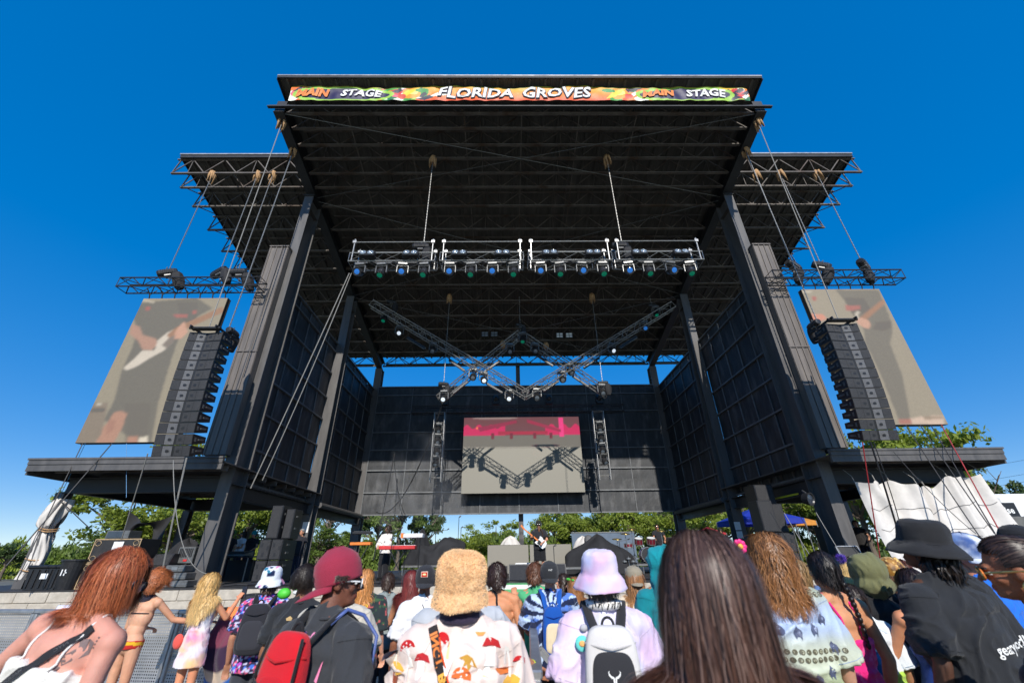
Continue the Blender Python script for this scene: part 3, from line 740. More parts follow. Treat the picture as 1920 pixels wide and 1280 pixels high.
# main screen
YM = 27.4
a_, b_, c_ = at(865,925,YM), at(1097,922,YM), at(870,783,YM)
x0, x1, z0, z1 = (a_.x+c_.x)/2, (b_.x+at(1085,783,YM).x)/2, (a_.z+b_.z)/2, c_.z
cv = Canvas(200,124,(0,0,0)); U,V = cv.U,cv.V
cv.a[(V>.58)&(V<=.745)] = D(118,110,98); band = (V>.745); cv.a[band] = D(112,66,68)  # grey glow below the magenta stands in for sunlight on the shaded strip
f = np.clip((V-.70)/.3,0,1)
pink = ((U<.36)|(U>.70))&(V>.745)&(V<.87+.03*np.sin(U*60)); cv.a[pink] = D(205,34,88)
mid_ = (U>=.30)&(U<=.72)&(V>.755)&(V<.80); cv.a[mid_] = D(170,35,60)
cv.poly([(.825,.72),(.865,.72),(.865,.985),(.825,.985)],D(240,60,130)); cv.poly([(.12,.86),(.46,.96),(.46,.92),(.14,.80)],D(150,40,70)); cv.poly([(.55,.97),(.84,.82),(.84,.78),(.55,.92)],D(160,40,70))
for x in (.24,.40,.60,.74): cv.poly([(x,.70),(x+.022,.70),(x+.022,.78),(x,.78)],D(120,30,45))
cv.ell(.115,.85,.008,.014,D(255,150,70)); cv.ell(.27,.99,.2,.02,D(200,190,180),.3); cv.ell(.7,.6,.12,.02,D(90,10,30)); cv.ell(.7,.6,.112,.016,(0,0,0)); cv.ell(.62,.5,.03,.03,D(70,10,25)); cv.ell(.62,.5,.026,.026,(0,0,0)); cv.soft(1)
led('led_screen','big video screen on the back wall with a magenta band across its top','screen',(x0,YM,z0),(x1,YM,z0),(x0,YM,z1),cv,'ledmain',tiles=(16,10))
# rear black truss and standing heads
A_, B_ = at(773,770,26.1), at(1168,765,26.1); A_.z = B_.z = (A_.z+B_.z)/2
g = MB(); box_truss(g,A_,B_,.45,.45,.5,.026,.015); o = g.build('rear_truss','truss_black'); tag(o,'black box truss running across just above the back wall screen','truss'); RZ = A_.z
mvK = make_mover('glassdark',30,0,'blackplastic')
for i,x in enumerate((834,930,1030,1125)):
    p = at(x,758,26.1); place(mvK,(p.x,26.1,RZ+.25),'black moving light standing on the rear truss, %s from left'%ORD[i],'moving lights on the rear truss',rx=pi,s_=1.3)
# ladders
for side,(xt,xb) in (('left',((816,835),(804,824.6))),('right',((1112,1132),(1123.7,1145)))):
    yt, yb = (773,903) if side=='left' else (770,899)
    YL = 25.4; a_, b_ = at(xt[0],yt,YL), at(xt[1],yt,YL); zt = a_.z; zbt = at(xb[0],yb,YL).z; xa, xb_ = (a_.x+at(xb[0],yb,YL).x)/2, (b_.x+at(xb[1],yb,YL).x)/2
    g = MB()
    for x in (xa,xb_):
        for yy in (0,.3): g.tube((x,YL+yy,zbt),(x,YL+yy,zt),.028,7)
    n = 6
    for i in range(n+1):
        z = zbt+.25+(zt-zbt-.25)*i/n
        for yy in (0,.3): g.tube((xa,YL+yy,z),(xb_,YL+yy,z),.022,6)
        if i<n:
            for x in (xa,xb_): g.tube((x,YL,z),(x,YL+.3,z+(zt-zbt)/n),.014,4)
    for x in (xa,xb_): g.tube((x,YL+.15,zt),(x*.5+(xa+xb_)/4,26.0,RZ-.2),.014,4)
    o = g.build('ladder_truss','alu'); tag(o,'silver ladder truss hanging on the %s of the back wall screen'%side,'truss','ladder trusses')
    for i in range(4):
        z = zbt+.25+(zt-zbt-.25)*(i+1.55)/n - .0 + .30
        place(mvC,((xa+xb_)/2,YL-.12,z),'moving light inside the %s ladder truss, %s from the bottom'%(side,ORD[i]),'moving lights in the ladder trusses',R(random.uniform(-25,25)),s_=1.2)
# square work lights under the roof
for i,(x,y) in enumerate(((918,627),(1058,629))):
    p = at(x,y,24.6); t_ = root('work_light','square work lights hanging under the rear roof, %s one'%['left','right'][i],'work light',p,'work lights under the roof')
    for dx in (-.32,.32):
        g = MB(); g.bbox(p+Vector((dx-.24,-.05,-.2)),p+Vector((dx+.24,.1,.2)),.02); hh = g.build('housing','blackplastic',t_)
        g = MB(); 
        for sx in (-.11,.11):
            for sz in (-.09,.09): g.bb(p+Vector((dx+sx-.09,-.065,sz-.07)),p+Vector((dx+sx+.09,-.051,sz+.07)))
        g.build('panel','lens_clear' if i==0 else 'white',hh)
    g = MB(); g.tube(p+Vector((0,0,.2)),p+Vector((0,0,1.1)),.02,5); g.build('hanger','cable',t_)
for i,(x,y,Y) in enumerate(((943,645,25.0),(1024,648,25.0))):
    p = at(x,y,Y); g = MB()
    for k in range(8): a_ = k*.8; g.path([p+Vector((.06*cos(a_),.06*sin(a_),.2)),p+Vector((.12*cos(a_),.1*sin(a_),-.0)),p+Vector((.1*cos(a_),.1*sin(a_),-.3))],.07,5,rs=[.09,.08,.03])
    o = g.build('burlap_wrap','burlap',smooth=True); tag(o,'loose burlap wrap on a joist under the rear roof, %s of centre'%['left','right'][i],'burlap','loose burlap wraps')

# ------------------------------------------------------------ line arrays
def line_array(side, xt, yt, xb, yb):
    YA = 11.9; T, Bm = at(xt,yt,YA), at(xb,yb,YA); sg = -1 if side=='left' else 1
    t_ = root('line_array','tall black loudspeaker array hanging in front of the %s side screen'%side,'loudspeaker array',(T.x,YA,Bm.z),'line arrays')
    n = 12; H_ = (T.z-Bm.z)/n; hh = H_*.97; z = T.z; y = YA; tilt = R(1)
    X = T.x; fw = .55
    bars = []
    for i in range(n):
        tilt = R(1+ .55*i + .09*i*i*.5)
        mt = Matrix.Rotation(tilt,3,'X'); c = Vector((X+(Bm.x-T.x)*0, y, z-hh/2))
        def P(x,yy,zz): return c + mt @ Vector((x,yy,zz))
        g = MB(); dp = .62
        hf, hr = hh/2-.006, hh/2*.55
        # cabinet: front wedge to the rear, slightly narrower at the back
        fr = [(-fw,0),(-.02,.075),(.02,.075),(fw,0)]; prof = fr+[(fw*.9,dp),(-fw*.9,dp)]
        vs = [P(x,yy,hf if yy<.3 else hr) for x,yy in prof]+[P(x,yy,-hf if yy<.3 else -hr) for x,yy in prof]
        k = len(prof); g._add(vs,[tuple(range(k)),tuple(range(k,2*k))[::-1]]+[(a,(a+1)%k,k+(a+1)%k,k+a) for a in range(k)])
        cab = g.build('cabinet','blackplastic',t_)
        for s2 in (-1,1):
            grey = (s2==sg)   # outer half painted paler, as if catching the sun
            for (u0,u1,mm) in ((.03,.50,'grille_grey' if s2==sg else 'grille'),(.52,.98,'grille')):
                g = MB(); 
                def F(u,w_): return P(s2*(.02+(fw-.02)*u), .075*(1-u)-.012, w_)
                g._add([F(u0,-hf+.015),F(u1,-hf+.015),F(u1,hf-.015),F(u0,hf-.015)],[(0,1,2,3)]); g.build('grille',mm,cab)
            g = MB(); um=.27
            pts = [P(s2*(.02+(fw-.02)*um)+.065*cos(a), .075*(1-um)-.018, .042*sin(a)) for a in [j*pi/8 for j in range(16)]]; g._add(pts,[tuple(range(16))]); g.build('badge','blackplastic',cab)
            g = MB(); x = s2*(fw*.96+.012); g.box(P(x,.35,0),(.02,.22,.05),mt); g.box(P(x,.12,0),(.02,.06,.12),mt); g.build('side_rigging','alu_dull' ,cab)
        z -= hh*cos(tilt)+.004; y += H_*sin(tilt)*.9
    g = MB(); zf = T.z+.12; g.bbox((X-.45,YA-.1,T.z+.03),(X+.45,YA,T.z+.1),.01); g.bbox((X-.45,YA+.5,T.z+.03),(X+.45,YA+.6,T.z+.1),.01)
    for s2 in (-.43,.38): g.bbox((X+s2,YA-.25,T.z+.06),(X+s2+.05,YA+.9,T.z+.14),.01)
    g.tube((X-.5,YA-.12,T.z+.08),(X+.5,YA-.12,T.z+.08),.045,8); g.build('rigging_frame','truss_black',t_)
    return X, YA, T.z, Bm.z
arr = {}
arr['left'] = line_array('left',388,622,322,858)
arr['right'] = line_array('right',1576,606,1641,827)
for side in ('left','right'):
    X,YA,zt,zbm = arr[side]; sg = -1 if side=='left' else 1
    place(hz,(X+.28*-sg,YA+.75,zt+.38),'chain hoist at the back of the %s line array frame'%side,'chain hoists',R(90),s_=.75)
    p = (sg*AX,12.65,zb(12.65)); q = (sg*AX,11.45,zb(11.45))
    chain('hoist_chain',(X,YA+.02,zt+.15),q,'steel rope with burlap knot from roof tip to the front of the %s line array'%side,burlap=True,r_=.020,mat='rope',group='hoist chains')
    chain('hoist_chain',(X-.1*sg,YA+.75,zt+.5),p,'chain with burlap knot from rafter to the back of the %s line array'%side,burlap=True,r_=.024,group='hoist chains')
# ------------------------------------------------------------ loose ropes and cables
def cab(a,b_,label,sag=0.,r_=.018,mat='cable',name='cable',cat='cable',n=18,group='hanging cables'):
    a,b_ = Vector(a),Vector(b_); g = MB(); pts = [a.lerp(b_,i/n)+Vector((0,0,-sag*4*(i/n)*(1-i/n))) for i in range(n+1)]; g.path(pts,r_*.72,5,)
    return tag(g.build(name,mat),label,cat,group)
def pc(p1,Y1,p2,Y2): return at(*p1,Y1), at(*p2,Y2)
cl = [((155,831),13.9,(30,1090),13.0,'dark rope from the left screen corner down to the stage edge',0,.02,'cable'),
 ((210,831),13.9,(12,1060),12.5,'dark rope from the middle of the left screen bottom to the far left',0,.025,'cable'),
 ((160,831),13.9,(110,935),14.8,'thin blue rope beside the left screen corner',0,.012,'cable_blue'),
 ((237,831),13.9,(237,932),13.9,'thin blue string hanging below the left screen',0,.010,'cable_blue'),
 ((277,850),11.9,(228,1010),13.4,'grey double rope from the left line array to the road case',0,.022,'rope'),
 ((350,858),12.2,(303,1078),13.5,'thick cable bundle from the left line array down to the stage',.1,.035,'rope'),
 ((325,862),12.2,(402,1075),13.6,'white sagging cord from the left line array to the column foot',.8,.018,'rope'),
 ((110,935),14.8,(168,990),14.6,'dark tension strap from the left canopy post to the road case',0,.02,'cable'),
 ((655,512),13.15,(470,915),14.9,'long grey rope from the left end of the front truss down past the side wall',.1,.026,'rope'),
 ((659,512),13.15,(492,900),14.9,'second long rope beside the grey one from the front truss end',.35,.022,'rope'),
 ((834,742),22.6,(706,960),25.0,'thick cable swooping from the zigzag truss tip to the back wall foot',1.9,.045,'cable'),
 ((740,850),26.5,(700,1050),22.5,'cable running down the left end of the back wall',0,.04,'cable'),
 ((738,852),26.5,(760,965),27.9,'looped cable against the left part of the back wall',.5,.035,'cable'),
 ((1617,828),12.0,(1650,1045),13.2,'red cable hanging from the right line array',0,.022,'cable_red'),
 ((1632,828),12.1,(1682,990),13.0,'black cable bundle hanging from the right line array',.1,.035,'cable'),
 ((1638,828),12.1,(1690,1000),13.0,'loose black cable beside the bundle under the right line array',.5,.018,'cable'),
 ((1698,796),13.9,(1840,1010),12.6,'black cable from the right screen bottom, leftmost of four',.1,.022,'cable'),
 ((1725,796),13.9,(1865,1000),12.6,'black cable from the right screen bottom, second of four',.1,.022,'cable'),
 ((1745,796),13.9,(1872,1010),12.6,'black cable from the right screen bottom, third of four',.0,.022,'cable'),
 ((1765,796),13.9,(1880,1005),12.6,'red cable from the right corner of the right screen',.1,.024,'cable_red'),
 ((1675,846),13.2,(1830,1000),12.4,'thin dark cord slanting over the right canopy edge',.2,.014,'cable')]
for p1,Y1,p2,Y2,lab,sg_,r_,mt in cl: cab(*pc(p1,Y1,p2,Y2),lab,sg_,r_,mt)
for i,(y0,y1) in enumerate(((868,842),(895,868),(905,884),(918,900))):
    cab(*pc((1500,y0+55),120,(2100,y1-12),70),'power line in the sky right of the canopy, %s from top'%ORD[i],.6,.035,'cable',name='power_line',cat='power line',group='power lines')
DZ = SZ+.034
def xz(px, z, Y):            # world point at depth Y and height z seen in picture column px
    lo, hi = -400., 2200.
    for _ in range(50):
        mid_ = (lo+hi)/2
        if at(px,mid_,Y).z > z: lo = mid_
        else: hi = mid_
    return at(px,lo,Y)
def span(pa, pb, Y, z=DZ): return xz(pa,z,Y).x, xz(pb,z,Y).x
def speaker_box(name, label, cat, x0, x1, y0, y1, z0, z1, group=None, handles=True, grey=.0, wedge=0):
    t_ = root(name, label, cat, ((x0+x1)/2,(y0+y1)/2,z0), group)
    g = MB()
    if wedge: 
        P = [(x0,y0,z0),(x0,y1,z0),(x0,y1,z1),(x0,y0+wedge,z1)]; g.prism(P,(x1-x0,0,0))
    else: g.bbox((x0,y0,z0),(x1,y1,z1),.015)
    g.build('cabinet','blackplastic',t_)
    g = MB(); m_ = .03
    if wedge:
        g._add([(x0+m_,y0-.012+.05*wedge,z0+.03),(x1-m_,y0-.012+.05*wedge,z0+.03),(x1-m_,y0+wedge*.95-.012,z1-.02),(x0+m_,y0+wedge*.95-.012,z1-.02)],[(0,1,2,3)])
    else: g.bbox((x0+m_,y0-.018,z0+m_),(x1-m_,y0-.001,z1-m_),.005)
    g.build('grille','grille',t_)
    if handles:
        g = MB()
        for zz in (.35,.75): g.bb((x1+.001,y0+(y1-y0)*.3,z0+(z1-z0)*zz-.03),(x1+.014,y0+(y1-y0)*.5,z0+(z1-z0)*zz+.03))
        g.build('handle','alu_dull',t_)
    return t_
# --- left wing: bins, cases, boxes
x0,x1 = span(36,104,14.0)
t_ = root('storage_tote','black lidded plastic tote at the far left stage edge','tote',((x0+x1)/2,14.3,DZ))
g = MB(); g.prism([(x0+.08,14.0,DZ),(x1-.08,14.0,DZ),(x1,14.0,DZ+.55),(x0,14.0,DZ+.55)],(0,.7,0)); g.build('tub','blackplastic',t_)
g = MB(); g.bbox((x0-.05,13.95,DZ+.55),(x1+.05,14.75,DZ+.64),.03)
for k in range(5): g.bb((x0+.1+k*(x1-x0-.3)/4,13.97,DZ+.05),(x0+.16+k*(x1-x0-.3)/4,14.0,DZ+.52))
g.build('lid','blackplastic',t_)
g = MB(); g.bb(((x0+x1)/2-.05,13.955,DZ+.28),((x0+x1)/2+.15,13.968,DZ+.42)); g.build('label_plate','white',t_)
p = xz(122,DZ,14.1); t_ = root('trash_can','black round trash can with small white mark beside the tote','trash can',p)
g = MB(); g.lathe([(.24,0),(.32,.72),(.35,.73),(.35,.78),(.32,.78),(.31,.7),(.2,.05)],p,20); g.build('can','blackplastic',t_,smooth=False)
g = MB(); 
for dx in (-.05,.04): g.bb(p+Vector((dx,-.30,.36)),p+Vector((dx+.03,-.285,.52)))
g.bb(p+Vector((.04,-.30,.42)),p+Vector((.11,-.285,.45))); g.build('mark','white',t_)
def road_case(label, xa, xb, ya, yb, za, zb_, sticker=False, corner='tan_wood', mat='casepanel', group='road cases'):
    t_ = root('road_case', label, 'road case', ((xa+xb)/2,(ya+yb)/2,za), group)
    g = MB(); g.bbox((xa,ya,za),(xb,yb,zb_),.01); g.build('body',mat,t_)
    g = MB(); e = .022
    for z in (za,zb_-e*1.2): g.bb((xa-.006,ya-.010,z),(xb+.006,ya-.001,z+e*1.2))
    for x in (xa-.004,xb-e): g.bb((x,ya-.014,za),(x+e+.004,ya-.0105,zb_))
    g.build('edge',corner,t_)
    g = MB()
    for x in (xa+.13,xb-.13):
        for z in (za+.12,zb_-.12): g.path([(x+.07*cos(a)*1.2,ya-.016,z+.07*sin(a)) for a in [k*pi/4 for k in range(8)]],.010,4,closed=True)
    g.build('corner_plate',corner,t_)
    g = MB(); c = (xa+xb)/2; zc2=(za+zb_)/2
    g.bb((c-.05,ya-.02,zc2-.04),(c+.05,ya-.011,zc2+.04)); g.build('latch','alu_dull',t_)
    if sticker:
        g = MB(); g.bb((c-.10,ya-.024,zb_-.32),(c+.2,ya-.0215,zb_-.08)); g.build('paper_sheet','white',t_)
        g = MB(); g.bb((c-.12,ya-.024,za+.22),(c+.12,ya-.0215,za+.31)); g.build('green_tape','greenpaint',t_)
    return t_
x0,x1 = span(139,232,14.1); 
road_case('worn black road case at the bottom of the stack at stage left',x0,x1,14.1,14.9,DZ,DZ+.66)
road_case('worn black road case with white sheet and green tape, top of the stack',x0+.05,x1+.02,14.1,14.9,DZ+.67,DZ+1.32,True)
t_ = root('rack_unit','small blue-grey framed rack unit on top of the road cases','rack',((x0+x1)/2,14.4,DZ+1.33)); g = MB(); g.bbox((x0+.2,14.2,DZ+1.33),(x0+.9,14.7,DZ+1.56),.01); g.build('chassis','alu_dull',t_); g = MB(); g.bb((x0+.25,14.185,DZ+1.36),(x0+.72,14.199,DZ+1.53)); g.build('front','glassdark',t_)
x0,x1 = span(262,302,14.5); speaker_box('speaker','black angled speaker behind the red-haired woman, lower of two','speaker',x0,x1,14.5,15.1,DZ,DZ+.55,'stage left speakers')
speaker_box('speaker','dark grey wedge speaker resting on the lower one at stage left','speaker',x0+.03,x1-.02,14.5,15.0,DZ+.56,DZ+.9,'stage left speakers',False,wedge=.15)
for i in range(3):
    x0,x1 = span(306+i*3,352-i*2,14.3,DZ+.2*i); t_ = root('flight_case','low silver flight case in a pile beside the left column, %s'%['bottom','middle','top'][i],'flight case',((x0+x1)/2,14.5,DZ+.2*i),'silver flight cases')
    g = MB(); g.bbox((x0,14.2,DZ+.2*i),(x1,14.9,DZ+.2*i+.185),.02); g.build('body','alu_dull',t_)
    g = MB(); g.bb((x0-.004,14.19,DZ+.2*i+.085),(x1+.004,14.199,DZ+.2*i+.10)); g.bb((x0+.2,14.18,DZ+.2*i+.05),(x0+.38,14.195,DZ+.2*i+.14)); g.build('latch','alu',t_)
x0,x1 = span(337,368,15.0,2.0); t_ = root('stagebox','grey electronics rack with grille and red badge above the silver cases','rack',((x0+x1)/2,15.0,DZ+.62)); g = MB(); g.bbox((x0,14.9,DZ+.62),(x1,15.4,DZ+1.1),.02); g.build('body','alu_dull',t_); g = MB()
for k in range(8): g.bb((x0+.05+k*.055,14.885,DZ+.8),(x0+.08+k*.055,14.899,DZ+1.05))
g.build('vent','blackplastic',t_); g = MB(); g.bb((x0+.25,14.88,DZ+.68),(x0+.36,14.898,DZ+.74)); g.build('badge','red',t_)
g = MB(); 
for x in (x0+.03,x1-.03): g.bb((x-.02,14.95,DZ),(x+.02,15.3,DZ+.61))
g.build('leg','truss_black',t_)
def drape(label, c, rx, ry, h_, top, seed=0, name='black_cover', n=56, mat='blackcloth', cat='cover'):
    rnd = random.Random(seed); ph = [rnd.uniform(0,6.28) for _ in range(6)]
    def fn(u,v):
        a = 2*pi*u; k = 1-v
        f = 1+.07*sin(9*a+ph[0])*k+.05*sin(15*a+ph[1])*k+.04*sin(5*a+ph[2])
        w = max(0,1-(max(0,v-.62)/.38)**2)**.5 if v>.62 else 1
        sq = 1/max(abs(cos(a))**1.0+abs(sin(a))**1.0,.1)**.5
        x = rx*f*w*cos(a)*sq*1.1*(1+.12*k); y = ry*f*w*sin(a)*sq*1.1*(1+.12*k)
        z = h_*v*(top(x/rx) if v>.3 else (1-(v/.3))+top(x/rx)*(v/.3)) + .05*sin(4*a+ph[3])*v
        return (c[0]+x,c[1]+y,max(c[2]+.01,c[2]+z+.02*mnoise.noise(Vector((x*3,y*3,z*3)))))
    g = MB(); g.grid(fn,n,22); return tag(g.build(name,mat,smooth=True),label,cat,'black cloth covers')
drape('dark cover over round gear beside the left column', xz(328,DZ,15.8), .55,.4,1.35,lambda t:1-.15*t*t,4)
# canopy post wraps
def wrap(label, X, Y, z0, z1, mat, seed, flare, name='tarp_wrap', rr=.20):
    rnd = random.Random(seed)
    def fn(u,v):
        a = 2*pi*u; z = z0+(z1-z0)*v; b_ = flare(v); r_ = rr*b_*(1+.20*sin(3*a+4*v+seed)+.14*sin(7*a-9*v)+.10*sin(13*a+5*v)+.30*mnoise.noise(Vector((3*cos(a),3*sin(a),z*2.2))))
        return (X+r_*cos(a)+.1*sin(v*7), Y+.16+r_*.9*sin(a), z+.05*sin(3*a)*(b_-1))
    g = MB(); g.grid(fn,48,60); return tag(g.build(name,mat,smooth=True),label,'tarp')
wrap('bundled white tarp tied around the left canopy post',-15.85,14.85,1.35,3.7,'whitetarp',2,lambda v: .95+.5*max(0,sin((v-.05)*3.1))*.3+(.8*max(0,(v-.62)/.2)*max(0,1-(v-.62)/.38) if v>.62 else 0)-.35*math.exp(-((v-.60)/.05)**2))
for i,z in enumerate((2.72,2.78,1.9,1.6)):
    g = MB(); g.path([(-15.85+.24*cos(a)+.03,15.01+.22*sin(a),z+.03*sin(a*2)) for a in [k*2*pi/16 for k in range(16)]],.018,5,closed=True); tag(g.build('rope_tie','burlap'),'rope tied round the white tarp bundle, %s from top'%ORD[[0,1,2,3][i]],'rope','rope ties on the tarp bundle')
g = MB(); c = xz(285,3.0,20.9); 
def fl(u,v): return (c.x-1.3+2.2*u, 20.7+.25*sin(u*9+v*3), 3.9-.55*abs(sin(pi*u))*(1-v)-(1.1+.5*cos(2.2*pi*u))*v)
g.grid(fl,30,14); tag(g.build('hanging_cloth','blackcloth',smooth=True),'torn dark cloth hanging from the rear left canopy post','cloth')
# mixing table
x0,x1 = span(412,470,17.2,DZ+.8); t_ = root('mixing_table','dark table with monitor mixing gear at stage left','table',((x0+x1)/2,17.5,DZ))
g = MB(); g.bbox((x0,17.1,DZ+.78),(x1,17.9,DZ+.83),.01); g.build('tabletop','blackplastic',t_)
for x in (x0+.08,x1-.08):
    for y in (17.2,17.8): g = MB(); g.tube((x,y,DZ),(x,y,DZ+.78),.022,6); g.build('leg','alu_dull',t_)
t2 = root('mixer','black mixing desk with silver edge on the table','mixer',((x0+x1)/2,17.4,DZ+.84)); g = MB(); g.prism([(x0+.2,17.15,DZ+.84),(x0+.2,17.7,DZ+.84),(x0+.2,17.7,DZ+1.0),(x0+.2,17.15,DZ+.88)],(x1-x0-.4,0,0)); g.build('body','alu_dull',t2)
g = MB()
for k in range(16): g.bb((x0+.26+k*(x1-x0-.55)/16,17.25,DZ+.915),(x0+.29+k*(x1-x0-.55)/16,17.6,DZ+.99))
g.build('faders','blackplastic',t2)
g = MB(); g.bb((x0+.1,17.6,DZ+.02),(x1-.1,17.8,DZ+.7)); tag(g.build('equipment_rack','blackplastic'),'dark equipment rack under the mixing table','rack')
# PA stacks
def sub_stack(side, px0, px1, Y, ztop_px, dpt):
    x0,x1 = span(px0,px1,Y); w_ = (x1-x0)
    for r_ in range(2):
        for k in range(2):
            xa = x0+k*w_/2+.008; t_ = speaker_box('subwoofer','black subwoofer in the %s stack, %s row, %s one'%(side,['bottom','upper'][r_],['left','right'][k]),'subwoofer',xa,xa+w_/2-.016,Y,Y+dpt,DZ+.06+r_*.62,DZ+.06+r_*.62+.61,side+' subwoofer stack')
            c = xa+w_/4; zc3 = DZ+.06+r_*.62+.3
            for dx,dz in ((-.09,.14),(.1,.05),(-.02,-.14)): g = MB(); g.bbox((c+dx-.035,Y-.026,zc3+dz-.06),(c+dx+.035,Y-.019,zc3+dz+.06),.003); g.build('port','blackplastic',t_)
    for k,(a,b_) in enumerate(((.12,.62),(.66,1.05))):
        xa, xb = x0+w_*a, x0+w_*b_; speaker_box('speaker','tall black speaker standing on the %s subwoofers, %s one'%(side,['left','right'][k]),'speaker',xa,xb,Y+.1+k*.2,Y+.1+k*.2+.6,DZ+1.31,DZ+2.35-.1*k,side+' tall speakers')
sub_stack('left',468,514,15.2,0,1.0)
sub_stack('right',1452,1512,15.6,0,.9)
x0,x1 = span(1442,1478,17.2,DZ+1.); speaker_box('speaker','large black side speaker tower behind the right column','speaker',x0,x1,17.2,18.0,DZ,DZ+3.1)
# round spot fan on the right column
p = at(1515,935,14.4); t_ = root('floodlight','round black floodlight clamped to the right front column','floodlight',p); g = MB(); mt = Matrix.Rotation(R(100),3,'X')@Matrix.Rotation(R(25),3,'Y'); g.lathe([(.05,-.2),(.17,-.12),(.21,.1),(.18,.1),(.05,-.05)],p,16,mt); g.build('housing','blackplastic',t_); g = MB(); g.lathe([(.17,.06),(.001,.09)],p,16,mt); g.build('lens','glassdark',t_); g = MB(); g.tube(p+Vector((0,0,.18)),p+Vector((.1,.3,.3)),.025,6); g.build('bracket','alu_dull',t_)
for i,x in enumerate((1445,1470,1496,1530)):
    cab(at(x,960,14.2),at(x+60,1058,13.8),'cable trailing down by the right stack, %s from left'%ORD[i],.05,.014,'rope' if i%2 else 'cable')
# keyboards
def keys(label, c, w_, d_, h_, body, stand=True, zk=.95, keycol='white', grp='keyboards'):
    t_ = root('keyboard', label, 'keyboard', c, grp)
    g = MB(); g.bbox((c[0]-w_/2,c[1]-d_/2,c[2]+zk),(c[0]+w_/2,c[1]+d_/2,c[2]+zk+h_),.015); g.build('body',body,t_)
    g = MB(); n = int(w_/.024)
    for k in range(n-2): g.bb((c[0]-w_/2+.024*(k+1)+.002,c[1]+.0,c[2]+zk+h_+.001),(c[0]-w_/2+.024*(k+2)-.002,c[1]+d_/2-.02,c[2]+zk+h_+.014))
    g.build('keys',keycol,t_)
    if stand:
        for sg in (-1,1):
            g = MB(); g.beam((c[0]-sg*.28,c[1],c[2]+.02),(c[0]+sg*.28,c[1],c[2]+zk),.03,.04,(0,1,0)); g.beam((c[0]-sg*.3,c[1]-.22,c[2]+.02),(c[0]-sg*.3,c[1]+.22,c[2]+.02),.03,.03); g.build('leg','blackplastic',t_)
    return t_
kp = xz(740,DZ,16.2); keys('red stage piano on crossed stand in front of the keyboard player',kp,1.25,.36,.12,'red')
kp2 = xz(760,DZ,16.35); keys('white synthesizer with orange side on the upper tier by the keyboard player',kp2+Vector((.12,.05,0)),.75,.42,.13,'white',False,1.32)
g = MB(); a_ = kp2+Vector((.12,-.17,1.32)); g.bb(a_+Vector((-.385,-.02,-.01)),a_+Vector((-.30,.40,.15))); tag(g.build('synth_side','orange',bpy.data.objects.get('keyboard.001')),)
g = MB(); 
for sg in (-1,1): g.tube(kp2+Vector((.12+sg*.25,.2,0)),kp2+Vector((.12+sg*.25,.1,1.31)),.018,6)
g.build('leg','blackplastic',bpy.data.objects.get('keyboard.001'))
kp3 = xz(668,DZ,17.0); keys('small orange and black synth on a stand behind the left column',kp3,.75,.32,.10,'orange',True,1.12,'blackplastic')
kp4 = kp3+Vector((-.05,.15,0)); keys('black synth on the upper tier left of the orange one',kp4,.7,.3,.09,'blackplastic',False,1.5,'alu_dull')
# platforms, tables, monitors
def platform(label, pa, pb, Y0, Y1, z0, z1, mat='alu_dull', name='riser'):
    x0,x1 = span(pa,pb,Y0,z1); t_ = root(name,label,'riser',((x0+x1)/2,Y0,z0)); g = MB(); g.bbox((x0,Y0,z1-.08),(x1,Y1,z1),.01); g.build('deck_frame',mat,t_); g = MB(); g.bb((x0+.02,Y0+.02,z1+.002),(x1-.02,Y1-.02,z1+.012)); g.build('deck','deck',t_)
    n = max(2,int((x1-x0)/1.2)+1)
    for k in range(n):
        for y in (Y0+.06,Y1-.06): g = MB(); x = x0+.05+(x1-x0-.1)*k/(n-1); g.tube((x,y,z0),(x,y,z1-.08),.025,6); g.build('leg','alu',t_)
    return x0,x1
platform('long low silver-edged riser with gear behind the keyboard monitor',752,842,18.6,20.4,DZ,DZ+.42)
platform('low riser under the drum kit at stage right',1150,1262,19.0,22.0,DZ,DZ+.35)
platform('small silver platform right of the guitarist',1058,1098,17.6,18.6,DZ,DZ+.30)
for lab,a,b_,Y,h_ in (('black monitor wedge at stage left below the long riser',752,803,14.4,.36),('black monitor wedge in front of the guitarist, left one',925,952,14.6,.42),('black monitor wedge in front of the guitarist, centre one',954,993,14.3,.46),('black monitor wedge right of the guitarist, behind the black cap',1040,1064,14.6,.46)):
    x0,x1 = span(a,b_,Y); speaker_box('monitor_wedge',lab,'monitor speaker',x0,x1,Y,Y+.5,DZ,DZ+h_,'monitor wedges',False,wedge=.22)
x0,x1 = span(966,1001,17.9); t_ = root('guitar_amp','pale guitar amplifier standing behind the guitarist legs','amplifier',((x0+x1)/2,18,DZ)); g = MB(); g.bbox((x0,17.9,DZ),(x1,18.2,DZ+.46),.03); g.build('cabinet','white',t_); g = MB(); g.bb((x0+.04,17.885,DZ+.04),(x1-.04,17.899,DZ+.30)); g.build('speaker_cloth','grille_grey',t_); g = MB(); g.bb((x0+.04,17.885,DZ+.33),(x1-.04,17.899,DZ+.42)); g.build('control_panel','alu_dull',t_)
pmat('ledblank',(.245,.225,.185),.6,0,.05,30)
for i,(a,b_) in enumerate(((914,991),(993,1071))):
    x0,x1 = span(a,b_,20.6,DZ+1.); t_ = root('video_panel','blank grey video panel across the back of the stage, %s of two'%['left','right'][i],'screen',((x0+x1)/2,20.6,DZ),'blank video panels'); g = MB(); g.bbox((x0,20.6,DZ+.02),(x1,20.75,DZ+1.15),.008); g.build('cabinet','blackplastic',t_); g = MB(); g.bb((x0+.01,20.585,DZ+.03),(x1-.01,20.598,DZ+1.14)); g.build('display','ledblank',t_)
    for x in (x0+.3,x1-.3): g = MB(); g.beam((x,20.76,DZ+.9),(x,21.4,DZ),.04,.04); g.build('brace','alu_dull',t_)
